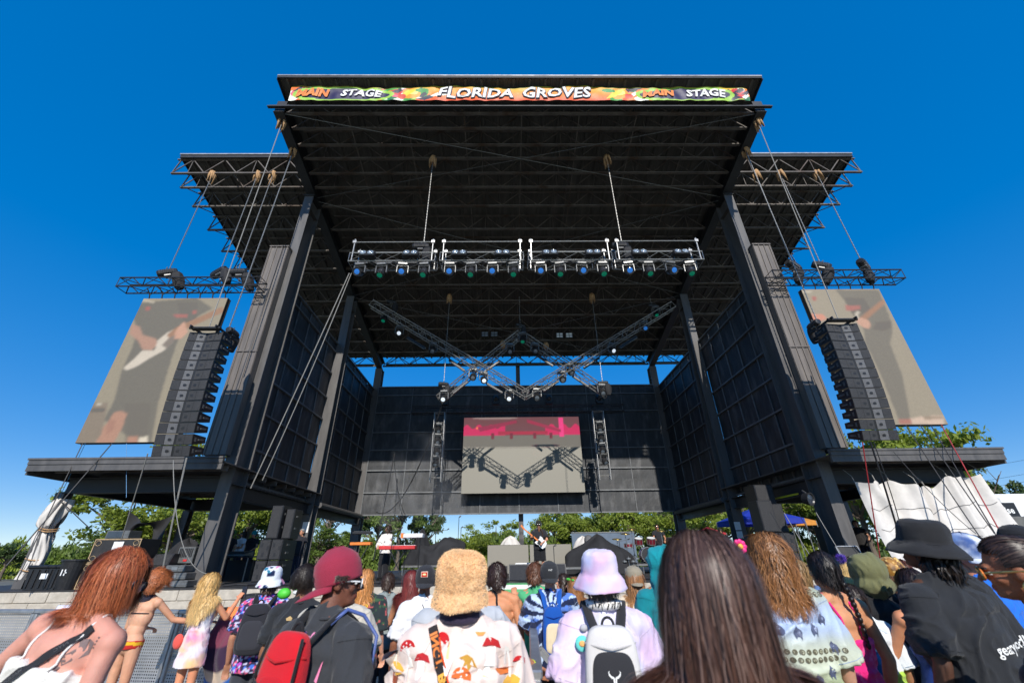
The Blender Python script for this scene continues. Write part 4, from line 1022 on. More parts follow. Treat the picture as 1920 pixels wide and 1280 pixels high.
x0,x1 = span(1073,1192,24.5,DZ+1.2); t_ = root('backdrop','flat blue-grey panel backdrop behind the covered drums','backdrop',((x0+x1)/2,24.5,DZ)); g = MB(); g.bbox((x0,24.5,DZ),(x1,24.6,DZ+1.75),.02); g.build('panel',pmat('bluepanel',(.10,.14,.20),.5,0,.15,2),t_); g = MB(); g.bb((x0,24.48,DZ+1.75),(x1,24.62,DZ+1.80)); g.build('rail','alu_dull',t_)
for i,(a,b_,h_) in enumerate(((936,978,1.55),(1075,1110,1.5))):
    x0,x1 = span(a,b_,22.5,DZ+1.3); drape('pale cloth heap showing over the %s video panel'%['left','right'][i],((x0+x1)/2,22.5,DZ),(x1-x0)/2,.4,h_,lambda t:1-.12*t*t,11+i,name='white_cover',mat='whitetarp')
p = xz(820,DZ+.42,19.3); drape('black cloth draped over equipment on the long riser',(p.x,19.4,DZ+.43),1.05,.6,1.15,lambda t:.62+.38*max(0,min(1,(t+.2)*1.0))+.08*sin(t*6),5)
p = xz(786,DZ+.42,19.5); drape('dark covered gear left of the black draped cloth',(p.x,19.7,DZ+.43),.40,.45,1.35,lambda t:.8+.2*cos(t*3),6)
p = xz(1128,DZ,19.2); drape('large black cloth tent covering a drum kit right of the guitarist',(p.x,19.4,DZ+.01),1.25,.8,1.42,lambda t:.80+.22*math.exp(-(t*3.2)**2)-.10*t*t,7)
p = xz(1104,DZ+1.3,20.4); g = MB(); g.lathe([(.20,.0),(.19,.25),(.13,.36),(.02,.40)],(p.x,20.5,DZ+1.10),16); g.lathe([(.03,-1.1),(.03,0)],(p.x,20.5,DZ+1.10),8); tag(g.build('stage_fan','grille_grey',smooth=True),'grey rounded fan top poking above the black cloth tent','fan')
# mic stands
def mic(label, px, Y, h_, boom=0, name='mic_stand'):
    p = xz(px,DZ,Y); t_ = root(name,label,'microphone stand',p,'microphone stands'); g = MB(); g.tube(p,p+Vector((0,0,h_)),.013,6)
    g.build('pole','blackplastic',t_); g = MB(); g.lathe([(.14,0),(.14,.02),(.02,.04)],p+Vector((0,0,.0)),14); g.build('foot','blackplastic',t_)
    top = p+Vector((0,0,h_)); e = top+Vector((boom,-.1*abs(boom),.12*abs(boom)))
    g = MB(); 
    if boom: g.tube(top-Vector((boom*.4,0,.05)),e,.010,6)
    g.tube(e,e+Vector((.06,-.08,.03)),.018,8,.026); g.ell(e+Vector((.07,-.09,.035)),(.03,.03,.03),8,6); g.build('microphone','grille_grey',t_)
mic('microphone stand to the right of the guitarist',1041,16.4,.98); mic('tall microphone stand at the right end of the draped riser',856,19.2,2.2); mic('second tall microphone stand right of the draped riser',861,19.5,1.8); mic('slim microphone stand before the keyboard player',727,15.7,1.55,.25); mic('microphone stand before the guitarist face',1003,16.5,1.52,.05); mic('boom microphone stand over the covered gear at stage left',812,20.0,1.7,.5); mic('low boom microphone stand beside the drum kit',1168,19.1,1.2,.35)
# drum kit
dz = DZ+.36; p = xz(1213,dz,20.0); k = root('drum_kit','maroon drum kit with chrome stands on the right riser','drum kit',(p.x,20.0,dz))
def drum(c, r_, h_, mt=None, name='tom'):
    g = MB(); g.lathe([(r_,0),(r_*1.01,h_*.5),(r_,h_)],c,24,mt); o = g.build(name,'maroon_drum',k,smooth=False)
    g = MB(); g.lathe([(r_*1.03,-.01),(r_*1.03,.025),(r_*.99,.025)],c,24,mt,cap=False); g.lathe([(r_*1.03,h_-.025),(r_*1.03,h_+.01),(r_*.99,h_+.01)],c,24,mt,cap=False)
    for a in range(8): 
        q0 = Vector((r_*1.04*cos(a*pi/4),r_*1.04*sin(a*pi/4),.0)); q1 = q0+Vector((0,0,h_)); q0,q1 = (mt@q0,mt@q1) if mt is not None else (q0,q1); g.tube(Vector(c)+q0,Vector(c)+q1,.012,5)
    g.build('hoop','alu',o)
    g = MB(); g.lathe([(r_*.98,-.002),(.001,-.004)],c,24,mt); g.build('drumhead','white',o); g = MB(); g.lathe([(r_*.98,h_+.002),(.001,h_+.004)],c,24,mt); g.build('drumhead','white' if name!='bass_drum' else 'blackplastic',o)
drum((p.x+.05,20.2,dz+.30),.30,.45,Matrix.Rotation(R(90),3,'X'),'bass_drum')
ta = Matrix.Rotation(R(18),3,'X')
drum((p.x-.25,19.95,dz+.72),.17,.24,ta); drum((p.x+.30,19.95,dz+.72),.18,.25,ta); drum((p.x+.75,20.3,dz+.25),.22,.4,None,'floor_tom'); drum((p.x-.62,20.3,dz+.60),.19,.16,None,'snare_drum')
for dx,dy,h_ in ((-.75,.1,1.15),(-.35,.5,1.35),(.85,.1,1.25),(-1.1,.3,.95)):
    c = Vector((p.x+dx,20.0+dy,dz)); g = MB(); g.tube(c,c+Vector((0,0,h_)),.014,6)
    for a in range(3): g.tube(c+Vector((0,0,.35)),c+Vector((.28*cos(a*2.1),.28*sin(a*2.1),0)),.011,5)
    g.build('cymbal_stand','alu',k); g = MB(); g.lathe([(.22,-.01),(.08,.015),(.03,.03),(.001,.035)],c+Vector((0,0,h_)),20,Matrix.Rotation(R(12),3,'X')); g.build('cymbal','brass',k,smooth=True)
x0,x1 = span(1168,1200,18.7,DZ+.4)
for i in range(4): 
    g = MB(); x = x0+.1+i*(x1-x0)/4; g.tube((x,18.8,DZ),(x,18.8,DZ+.5+.12*(i%2)),.016,6); g.lathe([(.10,0),(.10,.05),(.02,.06)],(x,18.8,DZ+.42+.1*(i%2)),12)
    for a in range(3): g.tube((x,18.8,DZ+.25),(x+.2*cos(a*2.1),18.8+.2*sin(a*2.1),DZ),.012,5)
    tag(g.build('hardware_stand','alu'),'chrome hardware stand left of the drum kit, %s from left'%ORD[i],'stand','chrome hardware stands')
p = xz(1260,dz,20.5); t_ = root('laptop_rack','grey tilted rack box at the right end of the drum riser','rack',p); g = MB(); g.bbox(p+Vector((0,-.3,0)),p+Vector((.5,.3,1.0)),.03); g.build('body','alu_dull',t_); g = MB(); g.bb(p+Vector((.05,-.315,.1)),p+Vector((.45,-.301,.9))); g.build('front','grille_grey',t_)
# racks at stage right
for i,(a,b_,Y,z0,h_) in enumerate(((1300,1335,17.5,DZ,.6),(1335,1368,18.5,DZ,.75),(1402,1440,18.5,DZ,.9),(1278,1300,18.0,DZ,.85),(1575,1612,16.2,DZ,1.5))):
    x0,x1 = span(a,b_,Y); t_ = root('equipment_rack','black equipment rack at stage right, %s from left'%ORD[i],'rack',((x0+x1)/2,Y,z0),'stage right equipment racks'); g = MB(); g.bbox((x0,Y,z0),(x1,Y+.6,z0+h_),.015); g.build('body','blackplastic',t_)
    g = MB(); 
    for k in range(int(h_/.14)): g.bb((x0+.04,Y-.012,z0+.05+k*.14),(x1-.04,Y-.001,z0+.15+k*.14))
    g.build('unit','grille',t_); g = MB(); e=.02
    for x in (x0-.004,x1-e+.004): g.bb((x,Y-.02,z0),(x+e,Y-.012,z0+h_))
    g.build('edge','alu',t_)
x0,x1 = span(1598,1640,14.2); t_ = root('open_case','open flight case with shiny edges leaning at the right stage edge','flight case',((x0+x1)/2,14.2,DZ)); g = MB(); m_ = Matrix.Rotation(R(-18),3,'X'); c = Vector(((x0+x1)/2,14.4,DZ+.42)); g.box(c,(x1-x0,.06,.8),m_); g.build('lid','casepanel',t_); g = MB()
for sx in (-1,1): g.box(c+Vector((sx*(x1-x0)/2,-.03,0)),(.03,.07,.84),m_)
g.box(c+m_@Vector((0,-.03,.41)),(x1-x0,.07,.03),m_); g.build('edge','alu',t_)
# white hanging tarp
tx0, tx1 = at(1602,903,14.3).x, at(1836,888,14.3).x; zt0, zt1 = at(1602,903,14.3).z, at(1836,888,14.3).z
def tf_(u,v):
    x = tx0+(tx1-tx0)*u; n_ = 7; sag = .18*abs(sin(pi*u*n_))*(.6 if u<.55 else .4) + (.30*math.exp(-((u-.49)/.10)**2)+.22*math.exp(-((u-.62)/.05)**2)); 
    zt = zt0+(zt1-zt0)*u - sag; zb_ = .95+.05*sin(u*14)
    fold = .16*sin(u*19+v*.8)*(1-v*.35)+.07*sin(u*47)*(1-v*.6)+.20*math.exp(-((u-.08-.28*v)/.04)**2)-.16*math.exp(-((u-.55+.14*v)/.03)**2)-.12*math.exp(-((u-.70+.05*v)/.025)**2)
    return (x+.35*v*(u-.1), 14.3-fold-.5*v*v, zt+(zb_-zt)*v)
g = MB(); g.grid(tf_,160,40); t_ = g.build('hanging_tarp','whitetarp',smooth=True); tag(t_,'large wrinkled white tarp hanging under the right canopy','tarp')
for v in (.28,.50,.72):
    g = MB(); g.path([Vector(tf_(.02+.96*i/70,v+.02*sin(i*.4)))+Vector((0,-.012,0)) for i in range(71)],.008,4); g.build('crease_line','grille_grey',t_)
for i in range(8):
    u = i/7; p = Vector(tf_(u,0)); g = MB(); g.path([p+Vector((0,0,-.02)),p+Vector((.05,.1,.2)),p+Vector((0,.3,.45))],.014,5); tag(g.build('tie_cord','rope'),'tie cord along the top of the white tarp, %s from left'%ORD[i],'cord','tie cords of the white tarp')
# truck beyond
a_, b_ = at(1862,925,26), at(1990,925,26); zt = a_.z; t_ = root('box_truck','white box truck parked beyond the right canopy with a dark letter panel','truck',((a_.x+b_.x)/2,27,0))
xa, xb = a_.x, a_.x+7.5
g = MB(); g.bbox((xa,26,.9),(xb,28.4,zt),.25); g.build('box','white',t_)
g = MB(); p0, p1 = at(1860,944,25.98), at(1908,966,25.98); pw = p1.x-p0.x; g.bb((p0.x-.1,25.95,p1.z-.15),(p1.x+.15,25.985,p0.z+.05)); pn = g.build('letter_panel','blackplastic',t_)
g = MB(); put_text(g,'prise',pw/2.3,lambda x,y:((p0.x+p1.x)/2+x,25.94,(p0.z+p1.z)/2-.05+y),.01); g.build('lettering','whiteprint',pn)
for x in (xa+1.2,xb-1.2): g = MB(); g.lathe([(.2,-.15),(.45,-.15),(.48,0),(.45,.15),(.2,.15)],(x,26.2,.48),20,Matrix.Rotation(R(90),3,'X')); g.build('wheel','blackplastic',t_)
g = MB(); g.bbox((xb,26.2,.7),(xb+1.8,28.2,2.6),.3); g.build('cab','white',t_)
a_ = at(1880,968,21); g = MB(); g.bbox((a_.x,21,0),(a_.x+7,21.2,a_.z),.02); t_ = g.build('concrete_wall',pmat('greywall',(.13,.13,.125),.8,0,.25,3)); tag(t_,'grey panel wall standing in front of the white truck','wall')
# tents beyond the stage
def tent(label, pa, pb, ptop, pbot, Y, mat, depth=3.):
    x0,x1 = at(pa,pbot,Y).x, at(pb,pbot,Y).x; ze = at(pa,pbot,Y).z; zt = at(pa,ptop,Y).z; c = Vector(((x0+x1)/2,Y+depth/2,zt)); t_ = root('canopy_tent',label,'tent',(c.x,c.y,0))
    P = [(x0,Y,ze),(x1,Y,ze),(x1,Y+depth,ze),(x0,Y+depth,ze)]; g = MB(); 
    for i in range(4): g._add([P[i],P[(i+1)%4],tuple(c)],[(0,1,2)])
    for i in range(4): a,b_ = Vector(P[i]),Vector(P[(i+1)%4]); g.quad(a,b_,b_-Vector((0,0,.3)),a-Vector((0,0,.3)))
    g.build('canopy',mat,t_)
    for q in P: g = MB(); g.tube((q[0],q[1],0),(q[0],q[1],ze),.03,6); g.build('pole','alu',t_)
tent('blue pop-up tent seen behind the right columns',1385,1508,946,972,27,'bluecloth'); tent('red pop-up tent seen right of the drummer',1328,1362,985,999,33,'redcloth'); tent('orange pop-up tent seen right of the black speakers',1490,1530,962,976,33,'orangecloth')
# small green-trimmed box step at the stage front
x0,x1 = span(920,1003,13.2,.9); t_ = root('front_step','white box ledge with bright green trim at the stage front','step',((x0+x1)/2,13.2,0)); g = MB(); g.bbox((x0,13.0,.72),(x1,13.58,1.10),.01); g.build('body','white',t_); g = MB(); g.bb((x0-.01,12.985,.93),(x1+.01,12.999,1.0)); g.bb((x0-.01,12.985,.72),(x1+.01,12.999,.76)); g.bb((x0-.01,13.0,1.102),(x1+.01,13.57,1.12)); g.build('trim','greenpaint',t_)
for i,(a,b_,z0,z1) in enumerate(((440,478,.45,.98),(415,450,.15,.62))):
    x0,x1 = span(a,b_,12.9,z0); speaker_box('front_speaker','black front-fill speaker on the stage wall behind the blonde woman, %s one'%['upper','lower'][i],'speaker',x0,x1,12.95,13.5,z0,z1,'front-fill speakers',False)
for i,a in enumerate((717,1013,1180,250)):
    x0 = xz(a,.5,13.58).x; g = MB(); g.bb((x0,13.585,.30),(x0+.42,13.60,.62)); 
    for k in range(5): g.bb((x0+.02,13.575,.33+k*.055),(x0+.40,13.584,.35+k*.055))
    tag(g.build('vent_grille','blackplastic'),'dark vent grille low in the stage wall, %s from left'%ORD[[1,2,3,0][i]],'vent','vents in the stage wall')
# deck edge cables
for i in range(9):
    xa = -9+i*2.2; g = MB(); g.path([(xa+k*.28,SY+.35+.25*sin(k*.9+i),DZ+.03+.02*abs(sin(k*1.7))) for k in range(10)],.022,5); tag(g.build('floor_cable','cable'),'black cable snaking along the stage edge, %s from left'%ORD[i],'cable','cables along the stage edge')

# ------------------------------------------------------------ barricade
BL = [(-13.2,8.6),(-11.9,8.35),(-10.6,8.1),(-9.35,7.9),(-8.1,7.7),(-6.85,7.5),(-5.6,7.3),(-4.35,7.2),(-3.1,7.1),(-1.85,7.05),(-.6,7.05),(.65,7.1),(1.9,7.15),(3.15,7.25),(4.4,7.4),(5.65,7.6),(6.9,7.8),(8.15,8.05),(9.4,8.3),(10.65,8.6)]
pm = M['perf']; nt = pm.node_tree; b_ = nt.nodes['Principled BSDF']; tc = nt.nodes.new('ShaderNodeTexCoord')
# punched holes: a repeated dot mask on the sheet
mp = nt.nodes.new('ShaderNodeMapping'); mp.inputs['Scale'].default_value = (28,28,28); nt.links.new(tc.outputs['Object'],mp.inputs['Vector'])
vf = nt.nodes.new('ShaderNodeVectorMath'); vf.operation='FRACTION'; nt.links.new(mp.outputs[0],vf.inputs[0]); vs_ = nt.nodes.new('ShaderNodeVectorMath'); vs_.operation='SUBTRACT'; vs_.inputs[1].default_value=(.5,.5,.5); nt.links.new(vf.outputs[0],vs_.inputs[0]); vm = nt.nodes.new('ShaderNodeVectorMath'); vm.operation='MULTIPLY'; vm.inputs[1].default_value=(1,0,1); nt.links.new(vs_.outputs[0],vm.inputs[0]); vl = nt.nodes.new('ShaderNodeVectorMath'); vl.operation='LENGTH'; nt.links.new(vm.outputs[0],vl.inputs[0])
lt = nt.nodes.new('ShaderNodeMath'); lt.operation='GREATER_THAN'; lt.inputs[1].default_value=.27; nt.links.new(vl.outputs['Value'],lt.inputs[0]); nt.links.new(lt.outputs[0],b_.inputs['Alpha'])
def barricade(a, b_, label, grp):
    a, b_ = Vector((*a,0)), Vector((*b_,0)); d = (b_-a); L_ = d.length; ang = math.atan2(d.y,d.x)
    t_ = root('barricade',label,'barricade',(0,0,0),grp)
    g = MB(); g.grid(lambda u,v:(u*(L_-.03)+.015,.02,.06+1.05*v),2,2); g.build('perforated_panel','perf',t_)
    g = MB(); g.bbox((.0,-.03,1.10),(L_-.01,.05,1.15),.01); g.bbox((0,-.01,.03),(.05,.04,1.10),.008); g.bbox((L_-.06,-.01,.03),(L_-.012,.04,1.10),.008); g.bb((0,-.005,.02),(L_-.01,.03,.06)); g.bb((.05,.035,.55),(L_-.06,.06,.59)); g.build('frame','galv',t_)
    g = MB(); g.bb((0,-1.05,.0),(L_-.01,.0,.012)); g.build('tread_plate','galv',t_)
    g = MB()
    for x in (.06,L_-.1): g.beam((x,.06,1.05),(x,1.1,.03),.04,.04); 
    g.bb((.02,.07,.0),(L_-.03,1.15,.012)); g.build('brace','galv',t_)
    t_.location = a; t_.rotation_euler = (0,0,ang); return t_
for i in range(len(BL)-1): barricade(BL[i],BL[i+1],'perforated steel crowd barricade panel, %s from left'%(ORD+['nineteenth'])[i],'crowd barricade panels')
q0 = Vector((-.42,7.0,0)); q1 = atz(1003,1268,1.12); q1.z = 0
for i,n_ in enumerate(('farthest','middle','nearest')): barricade(q0.lerp(q1,i/3)[:2],q0.lerp(q1,(i+1)/3)[:2],'barricade panel running toward the camera at the centre, '+n_,'centre barricade')
# ------------------------------------------------------------ trees
def make_tree(name, seed, crown_w=1., nclump=46, leaves=4200, leaf=.028, mat='leaf_mid', trunk_h=.32, openness=.75, lean=0., low=0.28):
    rnd = random.Random(seed); rs = np.random.RandomState(seed)
    r0 = root(name,'x','tree')
    g = MB(); tips = []
    tr = [Vector((0,0,0)),Vector((lean*.3,.01,trunk_h*.5)),Vector((lean*.8,0,trunk_h)),Vector((lean,.02,trunk_h*1.5)),Vector((lean*1.1,0,.8))]
    g.path(tr,.03,8,rs=[.032,.026,.021,.014,.005])
    for i in range(11):
        k = rnd.uniform(.5,1.0); base = tr[1].lerp(tr[3],k) ; a = i*2.4+rnd.uniform(-.3,.3); L_ = rnd.uniform(.22,.42)*crown_w
        e = base+Vector((cos(a)*L_,sin(a)*L_,rnd.uniform(.08,.34))); mid_ = base.lerp(e,.5)+Vector((rnd.uniform(-.04,.04),rnd.uniform(-.04,.04),rnd.uniform(-.03,.05)))
        g.path([base,mid_,e],.01,6,rs=[.013,.009,.003]); tips.append(e)
        for j in range(3):
            q = mid_.lerp(e,rnd.uniform(.2,.9)); e2 = q+Vector((rnd.uniform(-.14,.14)*crown_w,rnd.uniform(-.14,.14)*crown_w,rnd.uniform(-.02,.14))); g.path([q,e2],.005,5,rs=[.005,.002]); tips.append(e2)
    g.build('trunk','bark',r0)
    cl = []
    for i in range(nclump):
        if i < len(tips) and rnd.random() < .8: c = tips[i]
        else:
            th = rnd.uniform(0,6.28); rr = rnd.random()**.5*.40*crown_w; zz = rnd.uniform(low,.95); rr *= (1-((zz-.55)/.48)**2*.55 if abs(zz-.55)<.48 else .4); c = Vector((lean+rr*cos(th),rr*sin(th),zz))
        cl.append((np.array(c), rnd.uniform(.045,.115)*(.6+.4*crown_w)))
    n = leaves; idx = rs.randint(0,len(cl),n); C_ = np.array([c[0] for c in cl])[idx]; S_ = np.array([c[1] for c in cl])[idx]
    d = rs.normal(size=(n,3)); d /= np.linalg.norm(d,axis=1)[:,None]; rad = rs.uniform(.25,1.15,n)**openness
    P = C_+d*(S_*rad)[:,None]*np.array([1.15,1.15,.72]); P[:,2] = np.maximum(P[:,2],.05)
    A = rs.normal(size=(n,3)); A /= np.linalg.norm(A,axis=1)[:,None]; Bv = np.cross(A,rs.normal(size=(n,3))); Bv /= np.linalg.norm(Bv,axis=1)[:,None]
    s_ = leaf*rs.uniform(.55,1.25,n)[:,None]
    V_ = np.stack([P-A*s_, P+Bv*s_*.5, P+A*s_, P-Bv*s_*.5+np.array([0,0,.004])],1).reshape(-1,3)
    g = MB(); g.v = [tuple(v) for v in V_]; g.f = [(4*i,4*i+1,4*i+2,4*i+3) for i in range(n)]
    me = bpy.data.meshes.new('crown'); me.from_pydata(g.v,[],g.f); me.materials.append(M[mat]); o = bpy.data.objects.new('crown',me); COL.objects.link(o); o.parent = r0
    return r0
TP = [make_tree('broadleaf_tree',1,1.0,48,9000,.020,'leaf_bright'), make_tree('broadleaf_tree',2,1.25,54,9500,.020,'leaf_mid'), make_tree('broadleaf_tree',3,.8,40,6500,.021,'leaf_dark',low=.15),
      make_tree('broadleaf_tree',4,1.1,34,5200,.022,'leaf_bright',openness=1.0), make_tree('broadleaf_tree',5,.95,40,5500,.020,'leaf_mid',trunk_h=.45,openness=.9,lean=.08)]
TN = ['bright yellow-green leafy tree','broad mid-green tree','dark green dense tree','loose bright open-crowned tree','tall trunked green tree']
# picture column of the trunk, picture row of the top, depth, kind, width factor, where
trees = [(20,1012,58,2,1.1,'at the far left edge beyond the tote'),(118,1020,75,2,1.3,'low behind the trash can'),(75,1030,80,1,1.2,'far away left of the wrapped post'),(215,1000,62,1,1.0,'beyond the road cases'),
 (240,905,36,3,.95,'under the left canopy behind the road case'),(345,915,38,0,1.05,'behind the left front column'),(300,955,46,1,1.1,'between the left canopy posts'),(385,800,44,3,.8,'rising above the left canopy beside the array'),
 (470,905,40,0,1.1,'behind the sound crew'),(530,930,50,1,1.2,'behind the left subwoofer stack'),(600,985,60,1,1.2,'low between left mid columns'),(625,925,42,4,.8,'with pale trunk left of the keyboard player'),
 (655,990,70,3,1.3,'far behind the left mid column'),(712,930,44,2,1.0,'behind the keyboard player'),(752,925,40,4,.95,'with dark trunk behind the smoke'),(800,930,46,2,.8,'at the left of the sky gap'),(845,1020,80,1,1.4,'low in the sky gap'),
 (890,1000,62,0,1.2,'short and bright left of the guitarist'),(930,968,54,3,.9,'in the centre gap left of the post'),(975,1010,75,1,1.5,'low behind the post'),(1045,940,46,0,1.0,'just right of the guitarist'),(1090,935,50,1,1.0,'second right of the guitarist'),
 (1130,940,46,3,1.0,'above the black tent cloth'),(1175,925,44,0,1.0,'above the blue backdrop'),(1222,930,50,1,1.1,'behind the drummer'),(1262,925,48,2,1.0,'behind the right rear column'),(1300,925,36,3,1.1,'right of the right rear column'),(1345,935,44,0,1.1,'behind the red tent'),
 (1395,900,40,3,1.0,'behind the blue tent'),(1450,895,42,0,1.0,'right of the blue tent'),(1520,900,44,1,1.1,'behind the orange tent'),(1570,915,46,0,1.2,'behind the man at the rack'),
 (1590,800,36,3,.9,'above the canopy left of the right array'),(1655,785,34,0,1.0,'above the canopy right of the right array'),(1728,800,36,3,1.0,'above the middle of the right canopy'),(1700,880,42,1,1.2,'behind the white tarp'),(1800,875,44,2,1.1,'behind the right part of the tarp'),(1838,850,38,2,.7,'at the right end of the canopy'),(1915,905,60,2,1.0,'beyond the white truck'),(1860,990,70,1,1.4,'far behind the truck')]
seen = set(); rt = random.Random(9)
for px,py,Y,k,wf,where in trees:
    if 440 < px < 1580 and Y < 60 and py > 890: Y = 56+(Y-36)*.9
    top = at(px,py,Y).z; b_ = xz(px,top*.6,Y); o = TP[k] if k not in seen else copy_tree(TP[k]); seen.add(k)
    o.location = (b_.x,Y,0); s_ = top/.98; wv = max(s_*.85, min(s_*1.4, 9.5))*wf; o.scale = (wv,wv,s_); o.rotation_euler = (0,0,rt.uniform(0,6.28)); tag(o,TN[k]+' '+where,'tree','trees beyond the stage')
def make_shrub(seed, mat):
    r0 = root('shrub','x','shrub'); rs = np.random.RandomState(seed); n = 4200
    d = rs.normal(size=(n,3)); d /= np.linalg.norm(d,axis=1)[:,None]; P = d*(rs.uniform(.6,1.08,n)+.14*np.sin(d[:,0]*7+seed)*np.sin(d[:,1]*6+1))[:,None]*np.array([1.,.6,.5]); P[:,2] = np.abs(P[:,2])
    A = rs.normal(size=(n,3)); A /= np.linalg.norm(A,axis=1)[:,None]; Bv = np.cross(A,rs.normal(size=(n,3))); Bv /= np.linalg.norm(Bv,axis=1)[:,None]; s_ = .05*rs.uniform(.5,1.3,n)[:,None]
    V_ = np.stack([P-A*s_,P+Bv*s_*.5,P+A*s_,P-Bv*s_*.5],1).reshape(-1,3)
    me = bpy.data.meshes.new('foliage'); me.from_pydata([tuple(v) for v in V_],[],[(4*i,4*i+1,4*i+2,4*i+3) for i in range(n)]); me.materials.append(M[mat]); o = bpy.data.objects.new('foliage',me); COL.objects.link(o); o.parent = r0
    g = MB(); g.path([(0,0,0),(.05,0,.3)],.03,6); g.build('stem','bark',r0); return r0
SP = [make_shrub(1,'leaf_mid'),make_shrub(2,'leaf_bright'),make_shrub(3,'leaf_dark')]; seen=set()
for i in range(34):
    X = -70+i*4.3+rt.uniform(-.5,.5); k = rt.randrange(3); o = SP[k] if k not in seen else copy_tree(SP[k]); seen.add(k)
    o.location = (X,rt.uniform(60,68),0); o.scale = (rt.uniform(3.4,4.6),3.6,rt.uniform(6.5,9.)); o.rotation_euler=(0,0,rt.uniform(-.4,.4)); tag(o,'rounded %s shrub in the hedge row beyond the stage'%['mid-green','yellow-green','dark green'][k],'shrub','hedge shrubs beyond the stage')
# ------------------------------------------------------------ people kit
from mathutils.bvhtree import BVHTree
_tab = np.random.RandomState(5).rand(32,32,32)
def vnoise(P):
    P = np.asarray(P); i = np.floor(P).astype(int); f = P-i; f = f*f*(3-2*f); r_ = 0
    for dx in (0,1):
        for dy in (0,1):
            for dz in (0,1):
                w_ = (f[:,0] if dx else 1-f[:,0])*(f[:,1] if dy else 1-f[:,1])*(f[:,2] if dz else 1-f[:,2])
                r_ = r_+w_*_tab[(i[:,0]+dx)%32,(i[:,1]+dy)%32,(i[:,2]+dz)%32]
    return r_
def fbm(P,o=3):
    s_ = 0; a = .5
    for k in range(o): s_ = s_+a*vnoise(np.asarray(P)*2**k+7*k); a *= .5
    return s_/(1-.5**o)
def attrmat(name, rough, bump=0, bs=200, sheen=0, sss=0, spec=.4, wave=0, aniso=0):
    m_ = pmat(name,(1,1,1),rough,0,.07,14,bump,bs,attr=True,sheen=sheen,spec=spec); b_ = m_.node_tree.nodes['Principled BSDF']
    if sss: b_.inputs['Subsurface Weight'].default_value = sss; b_.inputs['Subsurface Radius'].default_value = (.012,.004,.002)
    return m_
attrmat('skinmat',.55,.2,220,0,.15,.35); attrmat('clothmat',.82,.35,260,.15,0,.25); attrmat('hairmat',.42,0,10,0,0,.4); attrmat('furmat',.9,.2,90,.35,0,.2); attrmat('shinycloth',.45,.2,150,.1,0,.5)
def remesh(g, voxel, smooth=3):
    me = bpy.data.meshes.new('t'); me.from_pydata(g.v,[],g.f); ob = bpy.data.objects.new('t',me); COL.objects.link(ob)
    import bmesh
    bm = bmesh.new(); bm.from_mesh(me); bmesh.ops.recalc_face_normals(bm,faces=bm.faces); bm.to_mesh(me); bm.free()
    md = ob.modifiers.new('r','REMESH'); md.mode = 'VOXEL'; md.voxel_size = voxel
    if smooth: sm = ob.modifiers.new('s','SMOOTH'); sm.iterations = smooth; sm.factor = .5
    dg = bpy.context.evaluated_depsgraph_get(); e = ob.evaluated_get(dg).to_mesh()
    n = len(e.vertices); v = np.empty(n*3,np.float32); e.vertices.foreach_get('co',v); nr = np.empty(n*3,np.float32); e.vertices.foreach_get('normal',nr)
    ls = np.empty(len(e.loops),np.int32); e.loops.foreach_get('vertex_index',ls); lt_ = np.empty(len(e.polygons),np.int32); e.polygons.foreach_get('loop_total',lt_)
    bpy.data.objects.remove(ob); bpy.data.meshes.remove(me)
    return v.reshape(-1,3).astype(float), nr.reshape(-1,3).astype(float), ls, lt_
def mk(name, v, ls, lt_, mat, col, parent, smooth=True):
    me = bpy.data.meshes.new(name); me.vertices.add(len(v)); me.vertices.foreach_set('co',np.asarray(v,np.float32).ravel()); me.loops.add(len(ls)); me.loops.foreach_set('vertex_index',np.asarray(ls,np.int32))
    me.polygons.add(len(lt_)); st = np.concatenate([[0],np.cumsum(lt_)[:-1]]); me.polygons.foreach_set('loop_start',st.astype(np.int32)); me.polygons.foreach_set('loop_total',np.asarray(lt_,np.int32))
    me.polygons.foreach_set('use_smooth',[smooth]*len(lt_)); me.update(calc_edges=True); me.materials.append(M[mat] if isinstance(mat,str) else mat)
    if col is not None:
        c = np.ones((len(v),4),np.float32); c[:,:3] = col; a = me.color_attributes.new('Col','FLOAT_COLOR','POINT'); a.data.foreach_set('color',c.ravel())
    ob = bpy.data.objects.new(name,me); COL.objects.link(ob); ob.parent = parent; return ob
def caps(g, p, q, r1, r2=None, n=12, sy=1.):
    r2 = r1 if r2 is None else r2; p,q = Vector(p),Vector(q); d = (q-p); L_ = d.length
    if L_ < 1e-5: return g
    mt = d.to_track_quat('Z','Y').to_matrix(); pr_ = [(r1*sin(a),-r1*cos(a)) for a in (.02,.5,1.0,1.57)]+[(r2*cos(a),L_+r2*sin(a)) for a in (0,.5,1.0,1.55)]
    return g.lathe(pr_,p,n,mt,1,sy)
def frust(g, p, q, a1, b1, a2, b2, n=20, M_=None):   # elliptical frustum with flat ends
    p,q = Vector(p),Vector(q); vs = []
    for c,a,b_ in ((p,a1,b1),(p.lerp(q,.5),(a1+a2)/2,(b1+b2)/2),(q,a2,b2)):
        for j in range(n): t = 2*pi*j/n; v = Vector((c.x+a*cos(t),c.y+b_*sin(t),c.z)); vs.append(M_@v if M_ is not None else v)
    fs = [(i*n+j,i*n+(j+1)%n,(i+1)*n+(j+1)%n,(i+1)*n+j) for i in range(2) for j in range(n)]+[tuple(range(n))[::-1],tuple(range(2*n,3*n))]
    g._add(vs,fs)
def T(v): return Matrix.Translation(Vector(v))
